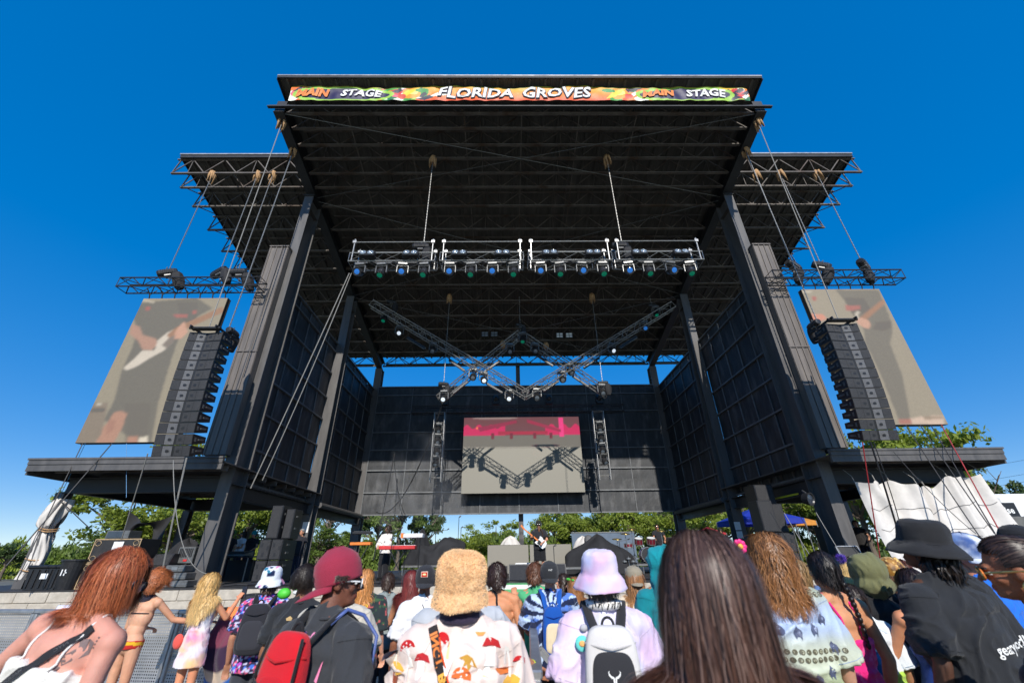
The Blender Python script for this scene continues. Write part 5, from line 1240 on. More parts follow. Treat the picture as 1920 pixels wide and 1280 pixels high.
POSES = {'down':((.25,-.03,1.13),(.27,.07,.90)),'rail':((.25,.08,1.13),(.22,.36,1.12)),'phone':((.26,.16,1.20),(.20,.36,1.42)),'fwd':((.26,.12,1.16),(.18,.34,1.05)),'high':((.30,.10,1.42),(.26,.26,1.62)),
 'fold':((.26,.10,1.15),(.05,.26,1.14)),'low':((.24,-.02,1.12),(.24,.12,.86)),'wide':((.34,.02,1.18),(.40,.20,1.02)),'play':((.27,.10,1.15),(.10,.30,1.06)),'neck':((.30,.14,1.20),(.48,.30,1.28))}
class Person:
    def __init__(s, label, px, py, Y, face=0, lean=0, side=0, hy=0, hp=7, hr=0, w_=1., bust=0, skin=(198,140,108), L='down', Rr='down', arms=True, hat=0., h_=None, voxel=.0125, walk=0, group=None, dx=0, fat=1., z0=0., female=False):
        s.UB = T((0,0,.95)) @ Matrix.Rotation(R(side),4,'Y') @ Matrix.Rotation(R(-lean),4,'X') @ T((0,0,-.95))
        s.HM = s.UB @ T((0,.0,1.50)) @ Matrix.Rotation(R(hy),4,'Z') @ Matrix.Rotation(R(hp),4,'X') @ Matrix.Rotation(R(hr),4,'Y') @ T((0,0,-1.52))
        s.w = w_; s.fat = fat; s.fem = female
        top = s.HM @ Vector((0,0,1.76+hat)); hc = s.HM @ Vector((0,.0,1.66))
        fz = R(face); zt = at(px,py,Y).z
        s.s = (zt-z0)/top.z if h_ is None else h_/1.76
        if h_ is None and not (.84 < s.s < 1.18): print('SCALE',label[:40],round(s.s,2)); s.s = max(.84,min(1.18,s.s))
        hw = xz(px, z0+hc.z*s.s, Y); off = Matrix.Rotation(fz,3,'Z') @ Vector((hc.x*s.s,hc.y*s.s,0))
        s.root = root('person',label,'person',(hw.x-off.x,Y-off.y*0,z0),group,fz); s.root.scale = (s.s,)*3
        s.voxel = voxel; s.skin = np.array(c255(*skin))*np.array([.93,1.0,1.06]); s.bvh = []
        def arm(pose,sg):
            if isinstance(pose,str): e,w2 = POSES[pose]
            else: e,w2 = pose
            return Vector((sg*abs(e[0]) if isinstance(pose,str) else e[0],e[1],e[2])), Vector((sg*w2[0] if isinstance(pose,str) else w2[0],w2[1],w2[2]))
        s.sh = {-1:Vector((-.178*w_,-.01,1.415)),1:Vector((.178*w_,-.01,1.415))}; s.el = {}; s.wr = {}
        for sg,po in ((-1,L),(1,Rr)): s.el[sg],s.wr[sg] = arm(po,sg)
        s.body(bust)
    def U(s,v): return s.UB @ Vector(v)
    def ells(s, extra=0.):
        w_, f = s.w, s.fat; hipw = .168 if s.fem else .158
        return [((0,.0,.955),(hipw*w_*f,.118*f,.13)),((0,-.0,1.09),((.122 if s.fem else .14)*w_*f,.100*f,.15)),((0,-.002,1.24),(.152*w_*f,.112*f,.16)),((0,-.012,1.345),(.165*w_,.105,.10))]
    def body(s, bust):
        g = MB(); UB3 = s.UB.to_3x3(); HM3 = s.HM.to_3x3()
        for c,r_ in s.ells(): g.ell(s.U(c),r_,18,12,UB3)
        # trapezius, shoulders, neck
        for sg in (-1,1):
            caps(g,s.U((sg*.03,-.02,1.47)),s.U(s.sh[sg]+Vector((-sg*.02,0,.0))),.050,.052); g.ell(s.U(s.sh[sg]+Vector((0,0,-.012))),(.058,.058,.062),12,8)
            if bust: g.ell(s.U((sg*.07,.085,1.27)),(.065*bust,.06*bust,.065*bust),12,8)
            S,E_,W_ = s.U(s.sh[sg]),s.U(s.el[sg]),s.U(s.wr[sg]); caps(g,S,E_,.047,.037); caps(g,E_,E_.lerp(W_,.35),.038,.039); caps(g,E_.lerp(W_,.35),W_,.039,.025); s.hand(g,W_,(W_-E_).normalized(),sg)
            H_ = Vector((sg*.085,0,.93)); K = Vector((sg*.10,.015,.50)); An = Vector((sg*.105,-.02,.09)); caps(g,H_,K,.085*s.fat,.054); caps(g,K,K.lerp(An,.35),.053,.055); caps(g,K.lerp(An,.35),An,.055,.036); caps(g,An+Vector((0,-.03,-.03)),An+Vector((0,.15,-.05)),.038,.03)
        nb = s.U((0,-.022,1.43)); nt_ = s.HM @ Vector((0,-.01,1.575)); caps(g,nb,nt_,.062 if not s.fem else .054,.055 if not s.fem else .048)
        hd = lambda c,r_: g.ell(s.HM@Vector(c),r_,16,12,HM3)
        hd((0,-.008,1.675),(.074,.094,.088)); hd((0,.025,1.635),(.062,.074,.085)); hd((0,.052,1.575),(.042,.042,.034)); hd((0,.03,1.60),(.054,.055,.05)); hd((0,.088,1.672),(.045,.016,.014))
        caps(g,s.HM@Vector((0,.098,1.665)),s.HM@Vector((0,.120,1.628)),.009,.013); hd((0,.094,1.592),(.024,.012,.010)); hd((0,.085,1.565),(.018,.016,.014))
        for sg in (-1,1): hd((sg*.075,-.0,1.64),(.012,.022,.034)); hd((sg*.040,.066,1.625),(.022,.022,.02))
        v,n_,ls,lt_ = remesh(g,s.voxel,2)
        col = np.tile(s.skin,(len(v),1)); nz_ = fbm(v*18)[:,None]; nz2 = fbm(v*5+3)[:,None]; col = col*(.84+.32*nz_)*np.concatenate([1+0*nz2,.90+.2*nz2,.86+.28*nz2],1)
        # flush on joints, shoulders and lips
        P = np.array([list(s.HM.inverted()@Vector(p)) for p in v]) if len(v) < 60000 else v
        lip = (np.abs(P[:,0])<.022)&(P[:,1]>.092)&(P[:,2]>1.583)&(P[:,2]<1.600); col[lip] = col[lip]*np.array([.85,.5,.5])
        s.body_v = v; s.bodyo = mk('body',v,ls,lt_,'skinmat',col,s.root); s.body_ls,s.body_lt = ls,lt_
        g = MB()
        for sg in (-1,1): g.ell(s.HM@Vector((sg*.032,.083,1.648)),(.012,.010,.008),8,6,HM3)
        g.build('eyes','white',s.root,True,world=False)
        g = MB()
        for sg in (-1,1): g.ell(s.HM@Vector((sg*.032,.092,1.648)),(.006,.004,.006),8,6,HM3); g.beam(s.HM@Vector((sg*.018,.102,1.668)),s.HM@Vector((sg*.050,.090,1.670)),.008,.007)
        g.build('brows','blackcloth',s.root,world=False)
    def hand(s, g, W_, d, sg):
        up = Vector((0,0,1)); x = d.cross(up); x = x.normalized() if x.length>.1 else Vector((1,0,0)); nrm = x.cross(d).normalized()
        m_ = Matrix((x,nrm,d)).transposed(); g.ell(W_+d*.05,(.040,.017,.052),10,8,m_); inn = -nrm
        for k in range(4):
            b_ = W_+d*.085+x*(-.030+.02*k); L_ = (.036,.042,.040,.030)[k if sg>0 else 3-k]; k1 = b_+d*L_*.9+inn*.010; k2 = k1+(d*.5+inn*.8)*.026; k3 = k2+(d*.05+inn)*.020; caps(g,b_-d*.01,k1,.0105,.010,8); caps(g,k1,k2,.010,.009,8); caps(g,k2,k3,.009,.008,8)
        tx = -x*sg; b_ = W_+d*.03+tx*.03; k1 = b_+(d*.5+tx*.8+inn*.3).normalized()*.035; caps(g,b_,k1,.013,.011,8); caps(g,k1,k1+(d*.8+tx*.3+inn*.5).normalized()*.028,.011,.009,8)
    def cloth(s, name, g, colf, wr=.006, voxel=None, mat='clothmat', smooth=3, folds=1.):
        v,n_,ls,lt_ = remesh(g,voxel or s.voxel,smooth)
        P = np.array([list(q) for q in (np.array(s.UB.inverted())[:3,:3]@v.T).T])+np.array(s.UB.inverted())[:3,3]
        q = np.stack([P[:,0]*6,P[:,1]*6,P[:,2]*3.2],1); wq = (vnoise(P*4.3+2)-.5); q2 = np.stack([P[:,0]*9+P[:,2]*4*np.sign(P[:,0]+wq*.1)+2.5*wq,P[:,1]*7,P[:,2]*4.5+3*wq],1); rg = 1-np.abs(2*vnoise(q2)-1); rg2 = 1-np.abs(2*vnoise(q2*2.1+5)-1); d = (fbm(q+3.1)-.5)*2.6*wr + wr*1.5*(rg**4-.25)*folds + wr*.7*(rg2**4-.25)*folds
        v = v+n_*d[:,None]
        c = np.array(colf(P)) if callable(colf) else np.tile(np.array(c255(*colf)),(len(v),1))
        o = mk(name,v,ls,lt_,mat,c,s.root); s.last = (v,ls,lt_)
        st = np.concatenate([[0],np.cumsum(lt_)]); s.bvh.append(BVHTree.FromPolygons([tuple(x) for x in v.tolist()],[tuple(ls[st[i]:st[i+1]].tolist()) for i in range(len(lt_))]))
        return o
    def tee(s, colf, hem=.84, loose=.022, sleeve=.55, name='tee_shirt', wr=.008, collar=True, v=None, flare=0., mat='clothmat', zip_=0):
        g = MB(); U3 = s.UB.to_3x3(); f = s.fat; w_ = s.w; k = loose
        for c,r_ in s.ells()[1:]: g.ell(s.U(c),(r_[0]+k,r_[1]+k,r_[2]+k*.4),20,12,U3)
        frust(g,(0,-.004,1.30),(0,0,hem),(.160*w_*f)+k,(.112*f)+k,(.162*w_*f)+k+.02+flare,(.122*f)+k+.015+flare,24,s.UB)
        for sg in (-1,1):
            S = s.U(s.sh[sg]); E_ = s.U(s.el[sg]); 
            g.ell(s.U(s.sh[sg]+Vector((-sg*.01,0,-.006))),(.060+k*.8,.060+k*.9,.060+k*.55),14,10); caps(g,s.U((sg*.05,-.02,1.465)),s.U(s.sh[sg]+Vector((-sg*.02,0,-.004))),.040+k*.5,.052+k*.5)
            if sleeve:
                if sleeve <= 1: En = S.lerp(E_,sleeve*1.05)
                else: En = E_.lerp(s.U(s.wr[sg]),sleeve-1)
                mt = (En-S).to_track_quat('Z','Y').to_matrix(); L_ = (E_-S).length if sleeve>1 else (En-S).length
                g.lathe([(.052+k,0),(.055+k*1.05,L_*.5),(.054+k*1.25,L_)],S,16,mt)
                if sleeve > 1: g.lathe([(.05+k*.9,-.01),(.045+k,(En-E_).length)],E_,16,(En-E_).to_track_quat('Z','Y').to_matrix()); g.ell(E_,(.05+k,)*3,12,8)
        if collar: caps(g,s.U((0,-.024,1.43)),s.U((0,-.02,1.485)),.066+k*.3,.064)
        o = s.cloth(name,g,colf,wr,v,mat); bv = s.bvh[-1]; cb = np.array(colf(np.array([[0,0,1.3]])))[0]
        g2 = MB(); g2.cur = tuple(cb*.86); g2.path([s.U((.0675*cos(a),-.02+.066*sin(a),1.487-.012*sin(a)*-1)) for a in [j*pi/14 for j in range(28)]],.0065,6,closed=True)
        if collar: g2.build('collar','clothmat',o,True,world=False)
        if s.voxel < .0115 and sleeve:
            for sg in (-1,1):
                S,E_ = s.U(s.sh[sg]),s.U(s.el[sg]); ax = (E_-S).normalized(); x_ = ax.orthogonal().normalized(); y_ = ax.cross(x_)
                for t_,rr in ((.06,.085),(min(sleeve,1)*.97,.085)):
                    c = S.lerp(E_,t_); pts = []
                    for j in range(30):
                        h = bv.find_nearest(c+(x_*cos(j*pi/15)+y_*sin(j*pi/15))*rr); 
                        if h[0] is not None: pts.append(h[0]+h[1]*.0012)
                    g2 = MB(); g2.cur = tuple(cb*.72); g2.path(pts,.0018,4,closed=True); g2.build('seam','clothmat',o,False,world=False)
        return o
    def pants(s, colf, length=1., loose=.02, name='trousers', top=1.0):
        g = MB(); f = s.fat; 
        g.ell((0,0,.955),(.168*s.w*f+loose*.6,.122*f+loose*.6,.12),18,10)
        frust(g,(0,0,.97),(0,0,top),.162*s.w*f+loose*.6,.118*f+loose*.6,.150*s.w*f+loose*.5,.110*f+loose*.5)
        for sg in (-1,1):
            H_ = Vector((sg*.085,0,.93)); K = Vector((sg*.10,.015,.50)); An = Vector((sg*.105,-.02,.08)); kk = min(length*2,1); En = H_.lerp(K,kk); caps(g,H_,H_.lerp(K,.3),.088*f+loose,.080+loose)
            mt = (En-H_).to_track_quat('Z','Y').to_matrix(); g.lathe([(.085*f+loose,0),(.060+loose*1.5,(En-H_).length)],H_,16,mt)
            if length > .5: En2 = K.lerp(An,(length-.5)*2); g.lathe([(.06+loose*1.3,-.02),(.048+loose*1.6,(En2-K).length)],K,16,(En2-K).to_track_quat('Z','Y').to_matrix())
        return s.cloth(name,g,colf,.006,None)
    def shoes(s, col=(60,60,62)):
        g = MB()
        for sg in (-1,1): g.ell((sg*.105,.045,.045),(.05,.14,.05),14,8); g.bbox((sg*.105-.05,-.09,.0),(sg*.105+.05,.17,.025),.01)
        g.cur = c255(*col); g.build('shoes','clothmat',s.root,True,world=False)
    def onback(s, x, z, off=.004, front=False, y0=-.9):
        o_ = s.U((x,y0 if not front else .9,z)); d = s.UB.to_3x3() @ Vector((0,1 if not front else -1,0)); best = None
        for b_ in s.bvh:
            h = b_.ray_cast(o_,d)
            if h[0] is not None and (best is None or h[3] < best[3]): best = h
        if best is None: return s.U((x,-.12,z))
        return best[0]-d*off
    def skinbvh(s):
        st = np.concatenate([[0],np.cumsum(s.body_lt)]); s.bvh.append(BVHTree.FromPolygons([tuple(x) for x in s.body_v.tolist()],[tuple(s.body_ls[st[i]:st[i+1]].tolist()) for i in range(len(s.body_lt))]))
    def band(s, name, pts, wd, mat='clothmat', col=None, off=.006, n=30, th=.006, front=False):  # strap laid on the back along (x,z) points
        pts = [Vector((p[0],0,p[1])) for p in pts]; L_ = [0]
        for i in range(len(pts)-1): L_.append(L_[-1]+(pts[i+1]-pts[i]).length)
        def P(t):
            t *= L_[-1]
            for i in range(len(pts)-1):
                if t <= L_[i+1]+1e-9: return pts[i].lerp(pts[i+1],(t-L_[i])/(L_[i+1]-L_[i])), (pts[i+1]-pts[i]).normalized()
            return pts[-1], (pts[-1]-pts[-2]).normalized()
        def fn(u,v,o_=off):
            p,d = P(u); s_ = Vector((-d.z,0,d.x)); q = p+s_*(v-.5)*wd; return s.onback(q.x,q.z,o_,front)
        g = MB(); 
        if col is not None: g.cur = c255(*col)
        g.grid(lambda u,v: fn(u,v,off+th),n,3); o = g.build(name,mat,s.root,True,world=False); return o, P, fn
    def text(s, txt, fn2, size, mat, name='lettering', off=0., shear=0, sp_=1.):
        g = MB(); put_text(g,txt,size,fn2,off,sp_,shear); return g.build(name,mat,s.root,world=False)
    def decals(s, items, name='print', off=.0035, mat='clothmat', front=False):
        g = MB()
        for pts,col in items: g.cur = c255(*col); vs = [s.onback(x,z,off,front) for x,z in pts]; c = sum(vs,Vector())/len(vs); n = len(vs); cx_ = sum(p[0] for p in pts)/n; cz_ = sum(p[1] for p in pts)/n; c = s.onback(cx_,cz_,off,front); g._add(vs+[c],[(i,(i+1)%n,n) for i in range(n)])
        return g.build(name,mat,s.root,False,world=False)
    # --- hair
    def hair(s, kind='long', n=1100, L=.40, col=(90,60,40), var=.35, wave=.008, freq=26., seg=14, wd=.0045, vol=.012, part=0., tip=None, face_cut=.40, streak=None, back=0, name='hair', seed=1, gather=None, cap=True, spread=1., shoulder=True, hat=False, ymin=-2.):
        rs = np.random.RandomState(seed); c0 = np.array([0,-.006,1.672]); rad = np.array([.081,.101,.096])
        d = rs.normal(size=(n*3,3)); d /= np.linalg.norm(d,axis=1)[:,None]
        ok = (d[:,2] > -.42) & ~((d[:,1] > face_cut) & (d[:,2] < .50)) & ~((d[:,1] > .82)&(d[:,2]<.6)) & ~((np.abs(d[:,0])>.8)&(d[:,2]<-.05)&(d[:,1]>-.1))
        ok &= d[:,1] > ymin
        if hat: ok &= d[:,2] < .02; vol = min(vol,.006)
        d = d[ok][:n]; n = len(d)
        p = c0+d*rad*1.0; out = d.copy(); ds = L/seg; Ls = rs.uniform(.72,1.0,n)[:,None]; paths = [p.copy()]
        clump = (np.floor(np.arctan2(d[:,0],-d[:,1])*9)+np.floor(d[:,2]*5)*13); rc = np.random.RandomState(seed+5).rand(5000); ph = rc[(clump.astype(int)*7)%5000]*6.28; ph2 = rc[(clump.astype(int)*11+3)%5000]*6.28; am = .55+.9*rc[(clump.astype(int)*5+9)%5000]
        UBi = np.array(s.HM.inverted()@s.UB); HMn = np.array(s.HM)
        if kind == 'curly':
            for k in range(1,seg+1):
                t_ = k/seg; base = c0+d*rad*(1+0)+d*(L*t_)*Ls*(.55+.45*vnoise(d*3+2)[:,None])+np.array([0,0,-.25*L*t_*t_]); u1 = np.cross(d,[0,0,1.]); u1 /= np.linalg.norm(u1,axis=1)[:,None]+1e-6; u2 = np.cross(d,u1); a = freq*t_+ph*2+rs.rand(n)*.6; r_ = wave*am*(.3+t_); p = base+u1*(r_*np.cos(a))[:,None]+u2*(r_*np.sin(a))[:,None]; paths.append(p)
        else:
            Gv = (s.HM.to_3x3().inverted()@Vector((0,0,-1))).normalized(); g_ = np.array([Gv.x,Gv.y,Gv.z]); 
            side = np.sign(d[:,0]-part+1e-4)
            tang = np.stack([side*.75*np.clip(d[:,1]+.25,0,1),-.7*np.clip(d[:,1]+.9,0,1),.0*side],1) if kind != 'back' else np.tile(np.array([0,-1.,.0]),(n,1))
            vel = tang-out*(tang*out).sum(1)[:,None]; lift = vol*(1+.7*rc[(clump.astype(int)*3+1)%5000])
            layer = 1+ (lift/ .09)[:,None]*rs.uniform(.3,1,n)[:,None]
            jit = rs.normal(size=(n,3))*.0025; fly = rs.normal(size=(n,3))*np.array([.03,.03,.012])*(rs.rand(n)<.07)[:,None]; torso = [(np.array(c),np.array(r_)*1.0+np.array([.02,.02,.0])) for c,r_ in s.ells()[2:]]+[(np.array([0,-.01,1.40]),np.array([.235*s.w,.085,.075]))]
            for k in range(1,seg+1):
                t_ = k/seg; dirv = vel*max(0,1-t_*2.6)+g_*min(1,.45+t_*2.2); 
                if back: dirv = dirv+np.array([0,-back*(1-t_),0])
                if gather is not None and t_ < .6: dirv = (np.array(gather)-p)*6
                dirv = dirv/(np.linalg.norm(dirv,axis=1)[:,None]+1e-6); p = p+dirv*ds*Ls
                q = (p-c0)/(rad*layer*1.03); ln = np.linalg.norm(q,axis=1); m_ = ln<1; p[m_] = c0+(q[m_]/ln[m_][:,None])*(rad*layer[m_]*1.03)
                # neck column
                q = p-np.array([0,-.015,1.5]); rr = np.sqrt((q[:,0]/(.07*spread))**2+(q[:,1]/.075)**2); m_ = (rr<1)&(p[:,2]<1.58)&(p[:,2]>1.44); bk = m_&(p[:,1]<.03); p[bk,1] = -.015-.078*np.sqrt(np.clip(1-(p[bk,0]/(.07*spread))**2,0,1)); fr = m_&~bk; p[fr,0] /= np.maximum(rr[fr],.3)
                if shoulder:
                    pu = p@np.linalg.inv(UBi)[:3,:3].T+np.linalg.inv(UBi)[:3,3]
                    for c,r_ in torso:
                        q = (pu-c)/(r_+.012); ln = np.linalg.norm(q,axis=1); m_ = ln<1; pu[m_] = c+(q[m_]/ln[m_][:,None])*(r_+.012+.02*rc[(clump.astype(int)[m_])%5000][:,None]*.6)
                    p = pu@UBi[:3,:3].T+UBi[:3,3]
                s_arc = t_*L; w1 = wave*am*min(1,t_*3); off = np.stack([w1*np.sin(freq*s_arc+ph),w1*np.cos(freq*s_arc*.9+ph2),0*ph],1)
                paths.append(p+off+rs.normal(size=(n,3))*.0009+jit*t_+fly*(t_*(1.6-t_)))
        A = np.stack(paths,1)                    # n,seg+1,3 in head space
        k = A.shape[1]; tan = np.gradient(A,axis=1); outv = A-np.array([0,0,1.60]); outv[:,:,2] *= .2; wv = np.cross(tan,outv); wv /= np.linalg.norm(wv,axis=2)[:,:,None]+1e-9
        tt = np.linspace(0,1,k)[None,:,None]; wdt = wd*(.75+.5*rs.rand(n,1,1))*(1-.75*tt**3); V_ = np.stack([A-wv*wdt/2,A+wv*wdt/2],2).reshape(-1,3)
        base = np.array(c255(*col)); tc_ = np.array(c255(*(tip or col))); C_ = base*(1-tt)+tc_*tt; f = (1-var+2*var*rs.rand(n,1,1))*(.86+.28*rc[(clump.astype(int)*17)%5000])[:,None,None]; C_ = C_*f
        if streak is not None: ms = rs.rand(n)<.16; C_[ms] = C_[ms]*.45+np.array(c255(*streak))*.55
        C_ = np.repeat(C_[:,:,None,:],2,2).reshape(-1,3)
        V_ = V_@HMn[:3,:3].T+HMn[:3,3]
        i0 = (np.arange(n)[:,None]*k+np.arange(k-1)[None,:]).ravel()*2; ls = np.stack([i0,i0+1,i0+3,i0+2],1).ravel(); lt_ = np.full(len(i0),4)
        if cap:
            g = MB(); H3 = s.HM.to_3x3(); vv = []; N_ = 18; K_ = 10
            for i in range(K_+1):
                phh = -pi/2+pi*i/K_
                for j in range(N_): t = 2*pi*j/N_; q = Vector((rad[0]*1.0*cos(phh)*cos(t),rad[1]*1.0*cos(phh)*sin(t),rad[2]*1.0*sin(phh)));  q.y = min(q.y,.085 if q.z<.045 else q.y); vv.append(tuple(s.HM@(Vector(c0)+q+Vector((0,-.012 if q.z<.04 else -.002,.004)))))
            fs = [(i*N_+j,i*N_+(j+1)%N_,(i+1)*N_+(j+1)%N_,(i+1)*N_+j) for i in range(int(K_*.42),K_) for j in range(N_) if not (i < K_*.62 and sin(2*pi*(j+.5)/N_) > .35)]
            n0 = len(V_); V_ = np.vstack([V_,np.array(vv)]); C_ = np.vstack([C_,np.tile(base*.5,(len(vv),1))]); ls = np.concatenate([ls,(np.array(fs)+n0).ravel()]); lt_ = np.concatenate([lt_,np.full(len(fs),4)])
        return mk(name,V_,ls,lt_,'hairmat',C_,s.root,True)
    # --- hats, in head space
    def lat(s, name, prof, colf, mat='clothmat', c=(0,-.008,1.70), sx=.9, sy=1.08, tilt=0, tr=0, n=48, warp=.0, seed=0, thick=True):
        m_ = Matrix.Rotation(R(tilt),4,'X')@Matrix.Rotation(R(tr),4,'Y'); pr_ = []
        for i in range(len(prof)-1):
            for k in range(3): t = k/3; pr_.append((prof[i][0]*(1-t)+prof[i+1][0]*t,prof[i][1]*(1-t)+prof[i+1][1]*t))
        pr_.append(prof[-1]); g = MB(); vs = []; K_ = len(pr_)
        for i,(r_,z) in enumerate(pr_):
            for j in range(n):
                a = 2*pi*j/n; p = np.array([[cos(a)*2+seed,sin(a)*2,z*14]]); w1 = 1+warp*(float(fbm(p)[0])-.5)*2; zz = z+warp*.25*(float(fbm(p+9)[0])-.5)*min(1,r_/.08)
                vs.append(s.HM@(Vector(c)+(m_@Vector((r_*sx*cos(a)*w1,r_*sy*sin(a)*w1,zz)))))
        fs = [(i*n+j,i*n+(j+1)%n,(i+1)*n+(j+1)%n,(i+1)*n+j) for i in range(K_-1) for j in range(n)]
        if prof[-1][0] > 1e-3: fs.append(tuple(range((K_-1)*n,K_*n)))
        A = np.array([[pr_[i][0]*cos(2*pi*j/n),pr_[i][0]*sin(2*pi*j/n),pr_[i][1]] for i in range(K_) for j in range(n)])
        col = np.array(colf(A)) if callable(colf) else np.tile(np.array(c255(*colf)),(len(A),1)); g.v = [tuple(v) for v in vs]; g.f = fs; g.c = [tuple(c_) for c_ in col]
        s.hatv = np.array([tuple(v) for v in vs]); s.hatf = fs
        return g.build(name,mat,s.root,True,world=False,solid=.004 if thick else 0)
    def bucket(s, colf, tilt=0, brim=.17, crown=.115, mat='clothmat', drop=.055, top=.088, warp=.06, z=0, tr=0, name='bucket_hat', seed=0, droop=.0):
        return s.lat(name,[(brim,-drop-.01),(brim*.86,-drop*.55),(.112,.0),(.110,.03),(.106,crown*.7),(top+.006,crown-.008),(top-.01,crown+.004),(.04,crown+.010),(.0005,crown+.008)],colf,mat,(0,-.008,1.685+z),.92,1.08,tilt,tr,warp=warp,seed=seed)
    def cap_(s, col, back=True, tilt=0, tr=0, colf=None, name='cap', dome=.112, z=0, billcol=None, bill=.085):
        o = s.lat(name,[(.103,-.045),(.107,-.01),(.107,.03),(.098,.066),(.073,.096),(.037,dome),(.0005,dome+.004)],colf or col,'clothmat',(0,-.008,1.69+z),.92,1.08,tilt,tr,warp=.02)
        m_ = Matrix.Rotation(R(tilt),4,'X')@Matrix.Rotation(R(tr),4,'Y'); sg = -1 if back else 1; g = MB(); g.cur = c255(*(billcol or col))
        def bf(u,v): a = pi*(u*.84+.08); x = cos(a)*.088; y = sin(a)*(.098+bill*v*sin(a)**.5)+.006; return s.HM@(Vector((0,-.008,1.69+z))+(m_@Vector((x*(1-.05*v),sg*y,-.038-.016*v-.10*x*x*8*.5-.012*v*v))))
        g.grid(bf,18,6); bl = g.build('bill','clothmat',o,True,world=False,solid=.004); g = MB(); g.cur = tuple(.8*c for c in c255(*col))
        for k in range(6):
            a = k*pi/3+pi/6; pts = [s.HM@(Vector((0,-.008,1.69+z))+(m_@Vector((r_*.92*cos(a)*1.01,r_*1.08*sin(a)*1.01,zz+.001)))) for r_,zz in ((.103,0),(.103,.03),(.094,.065),(.070,.094),(.036,dome),(.002,dome+.005))]; g.path(pts,.0016,4)
        g.ell(s.HM@(Vector((0,-.008,1.69+z))+(m_@Vector((0,0,dome+.006)))),(.008,.008,.005),8,5); g.build('seam','clothmat',o,world=False); return o
    def glasses(s, col='blackplastic', lens='glassdark', w_=1.):
        g = MB(); H3 = s.HM.to_3x3()
        for sg in (-1,1): g.ell(s.HM@Vector((sg*.034,.108,1.648)),(.030*w_,.006,.021*w_),14,8,H3)
        o = g.build('sunglasses',lens,s.root,True,world=False); g = MB()
        for sg in (-1,1): g.path([s.HM@Vector((sg*.062,.102,1.655)),s.HM@Vector((sg*.080,.05,1.655)),s.HM@Vector((sg*.084,-.02,1.65))],.004,5); g.path([s.HM@Vector((sg*.034+.030*w_*cos(a),.112,1.648+.021*w_*sin(a))) for a in [k*pi/6 for k in range(12)]],.003,4,closed=True)
        g.beam(s.HM@Vector((-.008,.112,1.655)),s.HM@Vector((.008,.112,1.655)),.005,.005); g.build('frame',col,o,world=False)
    def loops(s, name, pts, r_, mat, col=None, sq=1., rs=None):
        g = MB(); 
        if col is not None: g.cur = c255(*col)
        g.path([s.U(p) for p in pts],r_,8,rs=rs,sq=sq); return g.build(name,mat,s.root,True,world=False)
    def backpack(s, label, col, w_=.15, h_=.20, d_=.075, zc=1.20, col2=None, strapcol=(25,25,28), name='backpack', ex=4.2, pz=None):
        o_ = s.onback(0,zc,0); ys = (s.UB.inverted()@o_).y
        t_ = root(name,label,'backpack',(0,0,0)); t_.parent = None
        t_.matrix_world = Matrix.Translation(s.root.location)@Matrix.Rotation(s.root.rotation_euler.z,4,'Z')@Matrix.Scale(s.s,4); loc,rot,sc = t_.matrix_world.decompose(); t_.location = loc; t_.rotation_euler = rot.to_euler(); t_.scale = sc
        def rb(c,hx,hy,hz,colr,nm,par,ex=ex):
            g = MB(); g.cur = c255(*colr)
            def fn(u,v):
                a = 2*pi*u; b2 = pi*(v-.5); f = lambda t: (abs(t)**(2/ex))*(1 if t>=0 else -1)
                x,y,z = hx*f(cos(b2))*f(cos(a)),hy*f(cos(b2))*f(sin(a)),hz*f(sin(b2)); return s.U((c[0]+x*(1-.1*z/hz),c[1]+y*(1-.22*z/hz),c[2]+z))
            g.grid(fn,32,20); return g.build(nm,'clothmat',par,True,world=False)
        b0 = rb((0,ys-d_*.9,zc),w_,d_,h_,col,'bag',t_)
        if col2 is not None: rb((0,ys-d_*1.65,zc-h_*.22 if pz is None else zc+pz),w_*.78,d_*.42,h_*.58,col2,'pocket',t_)
        g = MB(); g.cur = c255(*strapcol)
        for sg in (-1,1):
            pts = [(sg*.06,ys-.01,zc+h_*.8),(sg*.085,-.10,1.46),(sg*.10,-.03,1.515),(sg*.105,.06,1.47),(sg*.12,.13,1.35),(sg*.15,.13,1.20),(sg*.18,.04,1.10),(sg*.15,ys-.0,zc-h_*.75)]
            pp = []; 
            for i in range(len(pts)-1):
                for k in range(4): pp.append(s.U(Vector(pts[i]).lerp(Vector(pts[i+1]),k/4)))
            g.path(pp,.026,8,sq=.35)
        g.build('strap','clothmat',t_,True,world=False)
        g = MB(); g.cur = c255(*[max(0,c-25) for c in col])
        for zz in (.55,): g.path([s.U((w_*.95*cos(a)*.98,ys-d_*.95+d_*1.02*sin(a)*-1,zc+h_*zz+.02*abs(cos(a)))) for a in [k*pi/12 for k in range(13)]],.004,5)
        g.build('zip','clothmat',t_,world=False); g = MB(); g.cur = c255(*strapcol); g.path([s.U((.03*cos(a),ys-d_*.6,zc+h_*.98+.035*sin(a))) for a in [k*pi/8 for k in range(9)]],.007,5); g.build('carry_loop','clothmat',t_,world=False)
        return t_, ys
def plain(*c): cc = np.array(c255(*c)); return lambda P: np.tile(cc,(len(P),1))*(.93+.14*fbm(P*9)[:,None])
def mixn(cols, sc=5., seed=0, sharp=6.):
    cs = np.array([c255(*c) for c in cols])
    def f(P):
        w_ = np.stack([fbm(P*sc+17*i+seed) for i in range(len(cs))],1); w_ = np.exp((w_-w_.max(1)[:,None])*sharp*6); w_ /= w_.sum(1)[:,None]; return w_@cs
    return f
